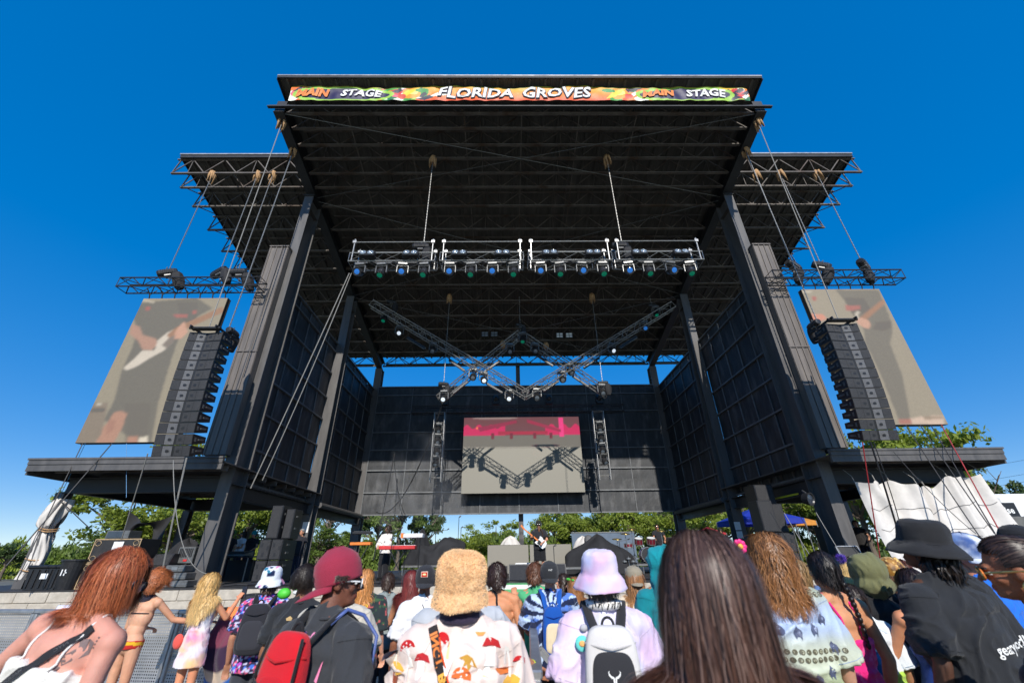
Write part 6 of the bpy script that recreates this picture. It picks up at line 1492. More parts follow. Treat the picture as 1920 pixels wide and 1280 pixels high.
def spots(bg, cols, sc=14., thr=.72, seed=0):
    b_ = np.array(c255(*bg)); cs = [np.array(c255(*c)) for c in cols]
    def f(P):
        c = np.tile(b_,(len(P),1))*(.9+.2*fbm(P*10)[:,None])
        for i,k in enumerate(cs): m_ = vnoise(P*sc*(1+.2*i)+31*i+seed) > thr; c[m_] = k
        return c
    return f
def phone(label, p, s_=1., rz=0, rx=0):
    t_ = root('phone',label,'phone',p,None,rz); g = MB(); m_ = Matrix.Rotation(R(rx),3,'X'); g.box((0,0,0),(.075,.010,.155),m_); g.build('body','blackplastic',t_,world=False); g = MB(); g.box(m_@Vector((0,-.0062,0)),(.068,.001,.145),m_); g.build('screen','glassdark',t_,world=False); return t_
def wpos(P, v): return Vector(P.root.location)+Matrix.Rotation(P.root.rotation_euler.z,3,'Z')@(P.U(v)*P.s)
# ------------------------------------------------------------ the crowd, near to far
V3 = Vector
def ring(cx,cz,rx,rz,n=14,a0=0,a1=2*pi): return [(cx+rx*cos(a0+(a1-a0)*k/n),cz+rz*sin(a0+(a1-a0)*k/n)) for k in range(n+(1 if a1-a0<6.2 else 0))]
def camisole(p, colf, top=1.27, hem=.84, name='camisole', flare=.0, k=.012, wr=.008, back=None):
    g = MB(); w_,f = p.w,p.fat
    if hem < .9:
        g.ell(p.U((0,0,.955)),((.168*w_*f)+k,.118*f+k,.13),20,10,p.UB.to_3x3()); frust(g,(0,0,1.0),(0,0,hem),.16*w_*f+k,.115*f+k,.175*w_*f+k+flare,.13*f+k+flare,26,p.UB)
    frust(g,(0,0,1.10),(0,0,.95),(.126 if p.fem else .14)*w_*f+k,.102*f+k,.168*w_*f+k,.12*f+k,26,p.UB); frust(g,(0,-.002,top),(0,0,1.09),.160*w_*f+k,.114*f+k,(.124 if p.fem else .14)*w_*f+k,.10*f+k,26,p.UB)
    for sg in (-1,1): g.ell(p.U((sg*.07,.08,1.25)),(.07,.06,.06),12,8)
    return p.cloth(name,g,colf,wr)
def shoulder_strap(p, x0, z0, x1, col, r_=.006, name='strap', cross=0):
    pts = []
    for k in range(9): t = k/8; x = x0+(x1-x0)*t; z = z0+(1.47-z0)*t; q = p.onback(x,z,.006); pts.append(q)
    top = p.U((x1,-.01,1.50)); pts[-1] = p.U((x1,-.03,1.495)); pts += [top, p.U((x1,.05,1.45)), p.U((x1*.95,.12,1.33))]
    g = MB(); g.cur = c255(*col); g.path(pts,r_,6); return g.build(name,'clothmat',p.root,True,world=False)

# 22 nearest: long dark hair
p = Person('woman seen from behind with very long dark brown hair, nearest the camera',1322,1010,1.20,face=0,hp=4,female=True,skin=(205,120,95),voxel=.009,w_=.98)
p.skinbvh(); camisole(p,plain(150,60,50),1.30); shoulder_strap(p,-.08,1.3,-.09,(150,60,50)); shoulder_strap(p,.08,1.3,.09,(150,60,50)); p.pants(plain(40,45,60)); p.shoes()
p.hair('long',16000,.60,(76,57,50),var=.22,wave=.004,freq=10,seg=16,wd=.0019,vol=.012,tip=(84,48,32),streak=(150,122,110),seed=3,spread=1.2)
# 1 red-haired woman
p = Person('sunburnt woman with auburn shoulder-length hair and white camisole, at the far left front',183,1040,2.35,face=-8,lean=11,side=9,hy=-72,hp=-2,female=True,skin=(214,146,124),voxel=.009,L='wide',Rr='down',bust=1.,w_=1.05,fat=1.08)
p.skinbvh(); camisole(p,plain(232,229,222),1.29,.82,flare=.02,wr=.012)
for sg in (-1,1): shoulder_strap(p,sg*.085,1.29,sg*.10,(238,234,228),.005)
o,Pf,fn = p.band('bag_strap',[(-.20,1.04),(-.06,1.22),(.07,1.37),(.115,1.45)],.032,col=(38,38,42),n=40)
def stxt(u0):
    def f(x,y): L_=.46; return fn(u0-x/L_, .5-y/.032*-1*-1 if False else .5+y/.032, .013)
    return f
for u0,tx in ((.46,'MADDEN NYC'),(.12,'MADDEN'),(.82,'NYC')): p.text(tx,stxt(u0),.019,'grille_grey','lettering',.0003)
ink = (118,98,96)
p.decals([([(.095,1.40),(.125,1.41),(.14,1.37),(.125,1.33),(.10,1.31),(.085,1.34)],ink),([(.125,1.41),(.155,1.40),(.158,1.36),(.14,1.34),(.148,1.37)],ink),([(.085,1.31),(.10,1.305),(.10,1.285),(.082,1.29)],ink)]+[(ring(.05+.035*cos(k*1.7)+.012*k*.3,1.335+.02*sin(k*2.3),.006,.005,6),ink) for k in range(9)]+[(ring(.165,1.42-.012*k,.006,.004,6),ink) for k in range(4)],'tattoo',.002,'skinmat')
p.pants(plain(90,110,140),.22); p.shoes()
p.hair('long',13000,.255,(156,76,46),var=.30,wave=.004,freq=12,wd=.0020,vol=.016,face_cut=.25,tip=(186,104,62),streak=(215,140,95),seed=4,shoulder=True); p.glasses()
# 31 black bucket hat man
p = Person('tall man in black bucket hat and black tee with white blackletter writing, right front',1737,975,2.85,face=10,lean=4,hy=26,hp=12,hat=.035,skin=(92,60,46),voxel=.009,w_=1.10,fat=1.06,side=-3)
p.tee(plain(40,42,46),hem=.80,loose=.032,sleeve=.85,wr=.013); p.pants(plain(35,36,40)); p.shoes()
p.text('gearywoodht',lambda x,y: p.onback(.10+x,1.18+y+.05*x,.006),.060,'whiteprint','lettering',.001)
p.hair('long',1500,.17,(34,27,24),var=.5,wave=.010,freq=50,wd=.010,vol=.02,seed=9,hat=True)
p.bucket(plain(36,36,38),tilt=2,brim=.176,crown=.108,drop=.060,warp=.10,tr=0,seed=3)
g = MB(); g.cur = c255(52,52,55)
for k in range(7): r_ = .122+.0075*k; g.path([p.HM@(V3((0,-.008,1.685))+Matrix.Rotation(R(2),4,'X')@V3((r_*.92*cos(a),r_*1.08*sin(a),-.012-.0085*k+.004))) for a in [j*pi/24 for j in range(48)]],.0012,4,closed=True)
g.build('brim_stitching','clothmat',p.root,world=False)
# 33 sunglasses woman
p = Person('tanned woman in gold sunglasses and hoop earrings with dark ponytail, right edge',1885,1013,2.1,face=35,hy=14,hp=-6,side=-6,female=True,skin=(150,92,64),voxel=.008)
p.skinbvh(); camisole(p,plain(40,30,30),1.28); p.pants(plain(50,50,60),.25); p.shoes()
p.hair('back',4200,.42,(48,34,28),wave=.003,freq=20,wd=.004,vol=.006,gather=(0,-.125,1.70),seed=6,streak=(95,70,55)); p.glasses('brass','orangeprint',1.05)
g = MB(); 
for sg in (-1,1): g.path([p.HM@V3((sg*.085,-.005+.022*cos(a),1.59+.024*sin(a))) for a in [k*pi/8 for k in range(16)]],.006,6,closed=True)
g.build('earring','brass',p.root,True,world=False); g = MB(); g.cur = c255(20,20,22); g.ell(p.HM@V3((0,-.125,1.70)),(.025,.02,.028),12,8); g.build('hair_tie','clothmat',p.root,True,world=False)
# 12 fur hat and mushroom shirt
p = Person('person in fuzzy tan bucket hat and cream mushroom-print shirt, centre front',866,1037,2.4,face=0,hp=10,hat=.035,skin=(205,150,120),voxel=.009,w_=1.08,fat=1.16,L='fold',Rr='fold')
p.tee(plain(236,216,206),hem=.80,loose=.040,sleeve=.9,wr=.012); p.pants(plain(60,60,70)); p.shoes()
def mush(x,z,s_,kind,cap=(196,40,38),tilt=0):
    out = []; ct,st = cos(R(tilt)),sin(R(tilt)); tr_ = lambda pts: [(x+(a*ct-b*st)*s_, z+(a*st+b*ct)*s_) for a,b in pts]
    if kind=='dome': out += [(tr_([(-.007,-.05),(.007,-.05),(.005,.0),(-.005,.0)]),(240,236,228)),(tr_([(-.026,-.002)]+[(.026*cos(a),.022*sin(a)) for a in [pi-k*pi/8 for k in range(9)]]+[(.026,-.002)]),cap)]+[(tr_(ring(dx,dz,.0028,.0028,6)),(245,240,235)) for dx,dz in ((-.012,.008),(.0,.014),(.012,.007),(-.002,.004))]
    if kind=='fat': out += [(tr_([(-.014,-.042),(.014,-.042),(.011,0),(-.011,0)]),(244,240,232)),(tr_([(-.024,-.003),(-.016,.014),(0,.018),(.018,.012),(.026,-.004),(0,.001)]),cap)]
    if kind=='long': out += [(tr_([(-.003,-.075),(.005,-.075),(.006,-.03),(.003,0),(-.003,0),(-.001,-.03)]),(246,243,236)),(tr_([(-.007,0),(.007,0),(.004,.012),(-.004,.012)]),(226,220,210))]
    if kind=='dish': out += [(tr_([(-.004,0),(.004,0),(.003,.055),(-.003,.055)]),(228,222,216)),(tr_([(-.028,.002),(.028,.002),(.014,-.014),(-.014,-.014)]),cap)]
    if kind=='tree': out += [(tr_([(-.004,-.05),(.005,-.05),(.009,-.005),(-.009,-.005)]),(150,70,40)),(tr_([(-.028,-.002),(-.02,.012),(-.006,.02),(.01,.018),(.026,.006),(.02,-.004),(0,-.012)]),(240,180,70))]
    if kind=='bell': out += [(tr_([(-.005,-.045),(.006,-.045),(.004,0),(-.004,0)]),(236,222,160)),(tr_([(-.022,-.004),(0,.048),(.018,-.004),(0,.0)]),(250,248,242))]
    if kind=='star': out += [(tr_([(-.03,.0),(-.012,.014),(.006,.012),(.028,-.006),(.01,-.004),(.006,-.022),(-.004,-.006),(-.012,-.016),(-.012,-.002)]),(200,150,60))]
    return out
it = []
for a in ((-.155,1.375,1,'dome',(205,25,30),18),(-.105,1.335,1.05,'fat',(190,40,45),0),(-.150,1.235,1,'dish',(220,50,40),0),(-.045,1.405,.9,'dome',(205,25,30),-30),(.015,1.415,.8,'long',0,80),(.105,1.385,1.15,'fat',(185,35,38),-6),(.155,1.36,.9,'long',0,4),(.04,1.335,1.05,'star',0,-20),(-.025,1.345,.9,'bell',0,180),
          (.085,1.285,1.2,'bell',0,-8),(.145,1.30,1.,'dish',(225,120,50),-4),(.02,1.285,1.1,'dome',(224,110,50),-10),(-.07,1.265,1.2,'long',0,-4),(.105,1.21,1.1,'dome',(205,25,30),0),(.165,1.24,1.1,'tree',0,6),(-.19,1.29,1.1,'tree',0,-4),(-.205,1.345,.9,'fat',(120,115,130),10),(-.10,1.17,1,'fat',(70,120,60),0),(-.17,1.14,1,'dome',(205,25,30),0),(.03,1.17,1,'star',0,30),(-.03,1.12,1,'dish',(220,50,40),0),(.12,1.12,1,'bell',0,0),(-.13,1.06,1,'fat',(190,40,45),0),(.05,1.05,1,'tree',0,0),(.19,1.31,.8,'dome',(205,25,30),-20),(.20,1.18,1,'fat',(190,40,45),8),(.07,1.43,.6,'dish',(235,160,90),0)):
    x,z,s_,k,c_,ti = a; it += mush(x*1.45,z*1.0+.02,s_*1.45,k,c_ or (196,40,38),ti)
p.decals(it,'mushroom_print',.0035)
g = MB(); g.cur = c255(52,44,66); 
g.path([p.U((.078*cos(a),-.020+.076*sin(a),1.508-.010*(-sin(a)))) for a in [k*pi/12 for k in range(24)]],.026,8,closed=True,sq=.9); g.build('bandana','clothmat',p.root,True,world=False)
p.decals([(ring(-.06+.024*k,1.515,.008,.007,7),[(150,60,180),(220,40,120),(240,120,50),(200,60,140)][k%4]) for k in range(6)],'bandana_print',.0)
o,Pf,fn = p.band('sling_strap',[(-.12,1.475),(-.06,1.33),(-.01,1.22),(.03,1.12),(.07,1.0)],.044,col=(48,42,42),n=40)
o2,_,f2 = p.band('sling_edge',[(-.083,1.437),(-.038,1.332),(.012,1.222),(.052,1.122),(.09,1.0)],.007,col=(220,80,30),n=40,off=.008)
for u0,tx,cl_ in ((.16,'INCT','orangeprint'),(.46,'BURN','goldprint'),(.78,'NCT','orangeprint')):
    if cl_ not in M: pmat('goldprint',(.85,.42,.06),.6)
    p.text(tx,(lambda u0: (lambda x,y: fn(u0+x/.46,.5-y/.044,.0135)))(u0),.046,cl_,'lettering',.002)
hat = p.lat('fuzzy_hat',[(.142,-.092),(.136,-.06),(.120,-.012),(.122,.02),(.123,.058),(.113,.096),(.088,.120),(.045,.130),(.0005,.132)],mixn([(236,196,146),(220,176,124),(244,208,162)],26,0,2),'furmat',(0,-.008,1.672),.95,1.06,2,0,warp=.13)
rs = np.random.RandomState(2); hv = p.hatv; n_ = 26000; fi = rs.randint(0,len(p.hatf)-1,n_); F_ = np.array([f for f in p.hatf if len(f)==4]); fi = rs.randint(0,len(F_),n_); q = hv[F_[fi]]; a_,b_ = rs.rand(n_,1),rs.rand(n_,1); pt = q[:,0]*(1-a_)*(1-b_)+q[:,1]*a_*(1-b_)+q[:,2]*a_*b_+q[:,3]*(1-a_)*b_
hc = np.array(p.HM@V3((0,-.008,1.70))); nr = pt-hc; nr /= np.linalg.norm(nr,axis=1)[:,None]; dirn = nr+rs.normal(size=(n_,3))*.55; dirn /= np.linalg.norm(dirn,axis=1)[:,None]; wv = np.cross(dirn,rs.normal(size=(n_,3))); wv /= np.linalg.norm(wv,axis=1)[:,None]; Lf = rs.uniform(.005,.012,n_)[:,None]
V_ = np.stack([pt-wv*.0012,pt+wv*.0012,pt+dirn*Lf],1).reshape(-1,3); Cc = np.repeat(np.array(c255(244,204,154))*rs.uniform(.75,1.25,(n_,1))*(.8+.4*fbm(pt*14)[:,None]),3,0); mk('fuzz',V_,np.arange(3*n_),np.full(n_,3),'furmat',Cc,hat,False)
# 7 maroon cap man
p = Person('man in backwards maroon cap and charcoal tee wearing a red pack, left of centre front',628,1037,2.45,face=-24,lean=6,hy=-46,hp=2,hat=.02,skin=(120,72,54),voxel=.009,side=2)
p.tee(plain(56,58,62),hem=.80,loose=.026,sleeve=.95,wr=.011); p.pants(plain(50,50,55)); p.shoes()
p.decals([(ring(-.03+.014*k,1.40+.012*sin(k*2.),.007,.016,8),(240,150,190)) for k in range(5)]+[([(.12,1.32),(.128,1.33),(.115,1.25),(.105,1.26)],(240,140,180)),([(-.14,1.36),(-.13,1.37),(-.145,1.30),(-.155,1.31)],(240,140,180))],'pink_print',.004)
p.hair('curly',2600,.055,(58,42,34),wave=.013,freq=22,wd=.004,seg=12,seed=8,hat=True,ymin=-.05); cp_ = p.cap_((150,44,66),True,tilt=20,z=-.004,dome=.122,bill=.10); p.glasses('white')
def capt(x,y):
    a = -pi/2-.0+x/.1; r_=.112; return p.HM@(V3((0,-.008,1.69))+Matrix.Rotation(R(20),4,'X')@V3((r_*.92*cos(a)*1.012,r_*1.08*sin(a)*1.012,.010+y)))
p.text('smoos',capt,.034,'cable','lettering',.0005)
bp,ys = p.backpack('red hydration backpack with black trim on the man in the maroon cap',(205,22,36),.115,.24,.055,1.19,(190,18,32)); 
g = MB(); g.cur = c255(28,28,30)
se = lambda t: abs(t)**(2/4.2)*(1 if t>=0 else -1)
for zz in (1.235,1.11): g.path([p.U((.117*se(cos(a)),ys-.0495-(.068 if zz<1.2 else .060)*se(sin(a)),zz-.025*cos(a))) for a in [k*pi/16 for k in range(17)]],.010,6,sq=.5)
for sg in (-1,1): g.path([p.U((sg*.095,ys-.085,1.41)),p.U((sg*.108,ys-.095,1.3)),p.U((sg*.112,ys-.095,1.0))],.007,6)
g.build('trim','clothmat',bp,True,world=False)
g = MB(); g.cur=c255(235,235,235); g.beam(p.U((.035,ys-.119,1.0)),p.U((.055,ys-.119,1.21)),.006,.004); g.beam(p.U((-.085,ys-.119,1.185)),p.U((-.085,ys-.119,1.205)),.012,.004); g.beam(p.U((-.09,ys-.119,1.165)),p.U((-.03,ys-.119,1.168)),.008,.004); g.build('reflector','clothmat',bp,world=False)
g = MB(); g.cur=c255(80,100,160); g.path([p.U(v) for v in ((.10,-.10,1.46),(.12,-.03,1.52),(.15,.06,1.50),(.22,.10,1.42),(.25,.06,1.30),(.20,.08,1.22),(.13,.12,1.24))],.009,8); g.build('drinking_tube','shinycloth',bp,True,world=False)
# 25 elephants shirt
p = Person('long-haired person with wavy brown hair in a blue and sage elephant-print shirt',1438,1009,3.05,face=-6,hy=8,skin=(215,155,125),voxel=.010,w_=.98,fat=1.08)
bgA = np.array([c255(*c) for c in ((172,178,152),(176,196,232),(196,202,182),(168,182,140))])
def silk(P): z = P[:,2]; w_ = np.stack([np.exp(-((z-c)/.075)**2) for c in (1.47,1.33,1.18,1.00)],1); w_ /= w_.sum(1)[:,None]; return (w_@bgA)*(.9+.2*fbm(P*8)[:,None])
p.tee(silk,hem=.78,loose=.028,sleeve=1.0,wr=.012,mat='shinycloth'); p.pants(plain(80,80,90)); p.shoes()
it = []
for (x,z,s_) in ((-.13,1.365,1),(-.045,1.37,1.25),(.05,1.345,1),(-.10,1.285,1.2),(-.01,1.275,1),(.09,1.285,1.),(.155,1.33,.9),(-.06,1.08,1),(.03,1.07,1.1),(.12,1.10,1.),(-.17,1.30,.9),(.18,1.2,1)):
    c_ = (84,92,120); it += [(ring(x,z,.022*s_,.020*s_,10),c_),([(x-.022*s_,z-.004),(x-.012*s_,z-.03*s_),(x-.005*s_,z-.015*s_)],c_),([(x+.004*s_,z-.015*s_),(x+.012*s_,z-.034*s_),(x+.018*s_,z-.01*s_)],c_),([(x-.014*s_,z+.016*s_),(x-.004*s_,z+.03*s_),(x+.006*s_,z+.017*s_)],c_),(ring(x+.003,z+.002,.009*s_,.008*s_,8),(150,160,190)),(ring(x+.003,z+.002,.004*s_,.004*s_,6),(84,92,120))]
for row,z0 in enumerate((1.445,1.19,1.155)):
    for k in range(13): x = -.21+.035*k+.017*(row%2); it += [(ring(x,z0,.014,.013,10),(96,92,72)),(ring(x,z0,.009,.008,9),(176,176,150)),(ring(x,z0,.0045,.004,6),(96,92,72))]
p.decals(it,'elephant_print',.0035,'shinycloth')
p.hair('long',9000,.30,(118,80,50),var=.35,wave=.013,freq=36,wd=.0026,vol=.020,tip=(158,106,62),streak=(196,140,88),seed=12)
# 19 pink tie-dye bucket hat
p = Person('person in pink tie-dye bucket hat and pastel tie-dye tee with a white and black backpack',1124,1031,2.8,face=-6,hat=.035,skin=(225,150,110),voxel=.010,w_=.94,fat=.98,L='down',Rr='fold')
td = mixn([(236,196,232),(214,226,244),(246,238,246),(200,150,210)],4.5,0,1.4); p.tee(td,hem=.80,loose=.034,sleeve=.85,wr=.010); p.pants(plain(70,110,150)); p.shoes()
p.hair('long',1200,.10,(70,60,55),wd=.004,seed=3,hat=True); p.bucket(mixn([(242,214,236),(226,150,200),(246,244,248),(180,190,232)],7,3,1.5),brim=.168,crown=.104,warp=.09,tilt=2,drop=.065)
g = MB(); g.cur = c255(236,234,230); g.path([p.U((.080*cos(a),-.022+.078*sin(a),1.505)) for a in [k*pi/12 for k in range(24)]],.028,8,closed=True,sq=.9); g.build('bandana','clothmat',p.root,True,world=False)
g = MB(); g.cur = c255(30,30,34)
for k in range(14): a = -pi/2+(k-6.5)*.2+random.uniform(-.06,.06); a2 = a+random.uniform(-.12,.12); g.beam(p.U((.107*cos(a),-.022+.105*sin(a),1.495+random.uniform(-.01,.01))),p.U((.107*cos(a2),-.022+.105*sin(a2),1.52+random.uniform(-.01,.01))),.003,random.uniform(.004,.009))
g.build('bandana_print','clothmat',p.root,world=False)
bp,ys = p.backpack('white and black backpack with round logo on the pink-hatted person',(214,210,206),.135,.205,.065,1.225,(48,48,52),strapcol=(42,42,46),pz=-.015); 
g = MB(); 
def bpt(x,y): return p.U((x,ys-.139,1.20+y))
for sg in (-1,1):
    g._add([bpt(sg*x,z) for x,z in ((.004,.036),(.016,.040),(.026,.052),(.022,.060),(.030,.054),(.027,.040),(.016,.030),(.005,.029))],[tuple(range(8))])
    g._add([bpt(sg*x,z) for x,z in ((.001,.034),(.009,.028),(.007,.014),(.004,.008),(.001,.008))],[tuple(range(5))])
put_text(g,'WATER BUFFALO',.014,bpt,.0006); g.build('logo','whiteprint',bp,world=False)
g = MB(); g.cur=c255(110,220,210); c_ = p.onback(-.135,1.34,.02); g.ell(c_,(.036,.008,.036),14,8); g.cur=c255(240,180,110); g.ell(c_+V3((0,-.008,0)),(.018,.006,.014),10,6); g.cur=c255(190,190,195); g.ell(p.onback(-.12,1.405,.02),(.022,.014,.018),8,6); g.build('keychain','clothmat',bp,True,world=False)
# 13 grey tee behind the fur hat, hand on rail
p = Person('man in light grey tee mostly hidden behind the fuzzy hat, hand on the centre rail',862,1050,3.15,face=0,skin=(205,135,100),voxel=.010,w_=1.12,fat=1.1,Rr=((.34,.10,1.20),(.50,.34,1.10)))
p.tee(plain(186,190,196),hem=.82,sleeve=.75,loose=.035,wr=.011); p.pants(plain(60,60,65)); p.shoes(); p.hair('long',1200,.07,(60,45,35),wd=.004)
g = MB(); g.cur = c255(30,30,32); W_ = p.U(p.wr[1]); E_ = p.U(p.el[1]); g.tube(W_.lerp(E_,.10),W_.lerp(E_,.16),.031,12); g.cur = c255(190,210,60); g.tube(W_.lerp(E_,.18),W_.lerp(E_,.22),.032,12); g.build('wristband','clothmat',p.root,world=False)
# 8 beige tee
p = Person('man in beige tee standing just beyond the maroon cap, elbow out',638,1056,3.5,face=-10,skin=(225,150,115),voxel=.010,Rr=((.30,.02,1.14),(.14,.20,1.10)),w_=.96)
p.tee(plain(206,198,182),hem=.82,sleeve=.7,loose=.035,wr=.010); p.pants(plain(150,140,120),.5); p.shoes(); p.hair('long',1000,.07,(70,50,35),wd=.004); p.text('U',lambda x,y: p.onback(.06+x,1.40+y,.006),.07,'navyprint','lettering')
# 32 blue tee
p = Person('man in vivid blue tee and white and blue cap, right of the black bucket hat',1806,1005,3.4,face=20,hat=.02,skin=(200,130,95),voxel=.011,w_=1.05)
p.tee(plain(30,110,215),loose=.030,sleeve=.7,wr=.010); p.pants(plain(40,40,50)); p.shoes(); cp_ = p.cap_((60,56,80),True,colf=mixn([(236,240,246),(110,140,190),(200,210,228),(60,90,150)],14,0,3),billcol=(226,232,242)); g = MB(); g.path([p.HM@(V3((0,-.008,1.69))+V3((.024*cos(a),-.112+.004*0,.05+.014*sin(a)))) for a in [k*pi/8 for k in range(16)]],.0035,5,closed=True); g.build('badge','whiteprint',p.root,world=False)
# 34 black cap right edge
p = Person('person in black cap turned left at the right edge behind the ponytail woman',1908,990,4.0,face=10,hy=40,hat=.02,skin=(140,90,65),voxel=.011); p.tee(plain(30,30,34)); p.pants(plain(40,40,50)); p.cap_((30,31,36),False,tilt=8); p.hair('long',1500,.16,(60,50,45),wave=.01,freq=40,wd=.005,hat=True); p.glasses()
# 6 curly man in black tee
p = Person('man with short black curls and black tee with small tan emblem',574,1063,4.1,face=-8,skin=(150,95,65),voxel=.011,L='low',w_=1.04)
p.tee(plain(40,42,46),loose=.028,sleeve=.7); p.pants(plain(40,40,45)); p.shoes(); p.hair('curly',2600,.045,(40,32,28),wave=.010,freq=20,wd=.005,seg=10,seed=2); p.decals([([(-.03,1.38),(.0,1.395),(.03,1.38),(.02,1.365),(-.02,1.365)],(190,160,110))],'emblem',.006)
# 26 braids pink dress
p = Person('woman with black braids and open-backed hot pink dress',1540,1037,3.35,face=6,hy=-6,female=True,skin=(205,140,100),voxel=.011)
p.skinbvh(); pk = spots((232,40,130),[(240,90,160)],40,.70); camisole(p,pk,1.25,.50,'dress',.12,wr=.014)
for sg in (-1,1): shoulder_strap(p,sg*.045,1.2,sg*.075,(232,40,130),.008)
p.shoes(); p.hair('back',2600,.16,(26,22,22),wave=.002,wd=.005,vol=.004,gather=(0.0,-.10,1.62),seed=7,streak=(70,60,60),shoulder=False)
g = MB(); g.cur = c255(24,20,20)
for k in range(14): t = k/13; q = V3((.02+.03*t,-.125-.02*sin(t*3),1.58-.36*t)); g.ell(p.U(q),(.020*(1-.35*t)*(1 if k%3 else .6),.018,.020),8,6)
g.build('braid','hairmat',p.root,True,world=False)
p.text('Lagun',lambda x,y: p.onback(.07+x,1.26+y,.004),.022,'cable','tattoo')
# 27 straw hat with purple pompoms
p = Person('person in frayed straw hat with purple pompoms and a plait',1584,1053,4.5,face=30,hy=20,hat=.03,female=True,skin=(215,150,125),voxel=.012)
p.tee(spots((120,150,190),[(240,230,210),(220,90,110),(110,60,130)],16,.62),sleeve=0); p.pants(plain(60,60,90),.3); p.hair('long',900,.14,(70,50,40),wd=.006,hat=True)
h_ = p.bucket(plain(206,172,112),brim=.205,crown=.10,warp=.12,name='straw_hat',tilt=4); rs = np.random.RandomState(4)
def tuft(par, c, r_, col, n=700, nm='pompom'):
    d = rs.normal(size=(n,3)); d /= np.linalg.norm(d,axis=1)[:,None]; c = np.array(c); w_ = np.cross(d,rs.normal(size=(n,3))); w_ /= np.linalg.norm(w_,axis=1)[:,None]; V_ = np.stack([c+0*d-w_*.003,c+0*d+w_*.003,c+d*r_*rs.uniform(.8,1.1,(n,1))],1).reshape(-1,3); mk(nm,V_,np.arange(3*n),np.full(n,3),'furmat',np.repeat(np.array(c255(*col))*rs.uniform(.6,1.3,(n,1)),3,0),par,False)
tuft(h_,p.HM@V3((.04,-.14,1.75)),.055,(84,50,170)); tuft(h_,p.HM@V3((-.09,.0,1.82)),.055,(90,55,180)); tuft(h_,p.HM@V3((0,-.0,1.64)),.215,(190,155,100),900,'frayed_edge')
g = MB(); g.cur = c255(60,44,34)
for k in range(12): g.ell(p.U((.10,-.11,1.52-.03*k)),(.014,.014,.018),8,6)
g.build('plait','hairmat',p.root,True,world=False)
# 28 olive hood + tie-dye neighbour
p = Person('person with big olive hood up over a black top',1622,1040,4.1,face=5,hat=.03,skin=(120,80,60),voxel=.011,w_=1.02)
p.tee(plain(34,35,38),sleeve=1.6); p.pants(plain(24,24,28),.3); p.shoes(); g = MB(); H3 = p.HM.to_3x3(); g.ell(p.HM@V3((0,-.02,1.67)),(.125,.14,.135),22,14,H3); g.ell(p.HM@V3((0,-.045,1.56)),(.15,.125,.09),22,12,H3); p.cloth('hood',g,plain(112,112,76),.014)
p = Person('person in white, navy and lime tie-dye tee partly behind the pink dress',1596,1100,3.9,face=-6,skin=(190,130,95),voxel=.011,w_=.98,L='low',Rr='down')
def tdy(P): r_ = np.sqrt((P[:,0]*1.6)**2+((P[:,2]-1.22)*1.0)**2); a = fbm(P*7)-.5; c = np.tile(np.array(c255(226,232,236)),(len(P),1)); m_ = (r_+a*.12<.17); c[m_] = c255(28,84,130); m2 = (np.abs(P[:,2]-1.06+a*.1)<.05); c[m2] = c255(176,216,80); m3 = (r_+a*.2<.07); c[m3] = c255(60,130,180); return c
p.tee(tdy,loose=.034,sleeve=.9,wr=.012); p.pants(spots((40,60,90),[(220,220,160),(30,30,40)],20,.6)); p.shoes(); p.hair('long',1200,.10,(50,40,35),wd=.005)
# 29 gold scarf
p = Person('woman wearing a glittering gold headscarf with long brown hair',1668,1046,4.3,face=20,hy=-20,hat=.02,female=True,skin=(200,145,110),voxel=.012)
p.tee(plain(40,36,40),sleeve=0); p.pants(plain(90,70,60),.3); p.hair('long',1800,.42,(110,80,60),wd=.005,seed=3); g = MB(); H3 = p.HM.to_3x3(); g.ell(p.HM@V3((0,-.015,1.68)),(.100,.118,.112),20,12,H3); g.ell(p.HM@V3((.03,-.09,1.56)),(.08,.06,.13),16,12,H3); p.cloth('headscarf',g,spots((170,120,50),[(236,200,120),(110,74,30)],60,.62),.010,mat='shinycloth')
# 30 purple bandeau woman
p = Person('woman with dark hair, purple patterned bag strap and blue skirt, arms folded',1708,1070,3.7,face=-8,female=True,skin=(214,140,100),voxel=.011,L='fold',Rr='fold')
p.skinbvh(); camisole(p,plain(30,60,130),1.22,.70,'dress',.05); p.hair('long',2600,.20,(40,28,26),wd=.0045,seed=9,wave=.01); p.shoes(); p.band('bag_strap',[(-.12,1.42),(.0,1.33),(.14,1.2)],.05,col=(170,110,190)); shoulder_strap(p,-.07,1.22,-.08,(30,70,140)); shoulder_strap(p,.07,1.22,.08,(30,70,140))
# 23 tie-dye backwards cap
p = Person('person in pale tie-dye backwards cap and blue patterned top beside the big brown hair',1390,1056,4.3,face=5,hat=.02,skin=(205,140,110),voxel=.012); p.tee(mixn([(60,90,160),(230,210,90),(220,120,150)],9),sleeve=.6); p.pants(plain(60,60,70)); p.cap_((220,220,190),True,colf=mixn([(150,210,220),(240,232,200),(220,170,200)],8,0,2)); p.hair('long',1000,.14,(120,70,60),wd=.005,hat=True)
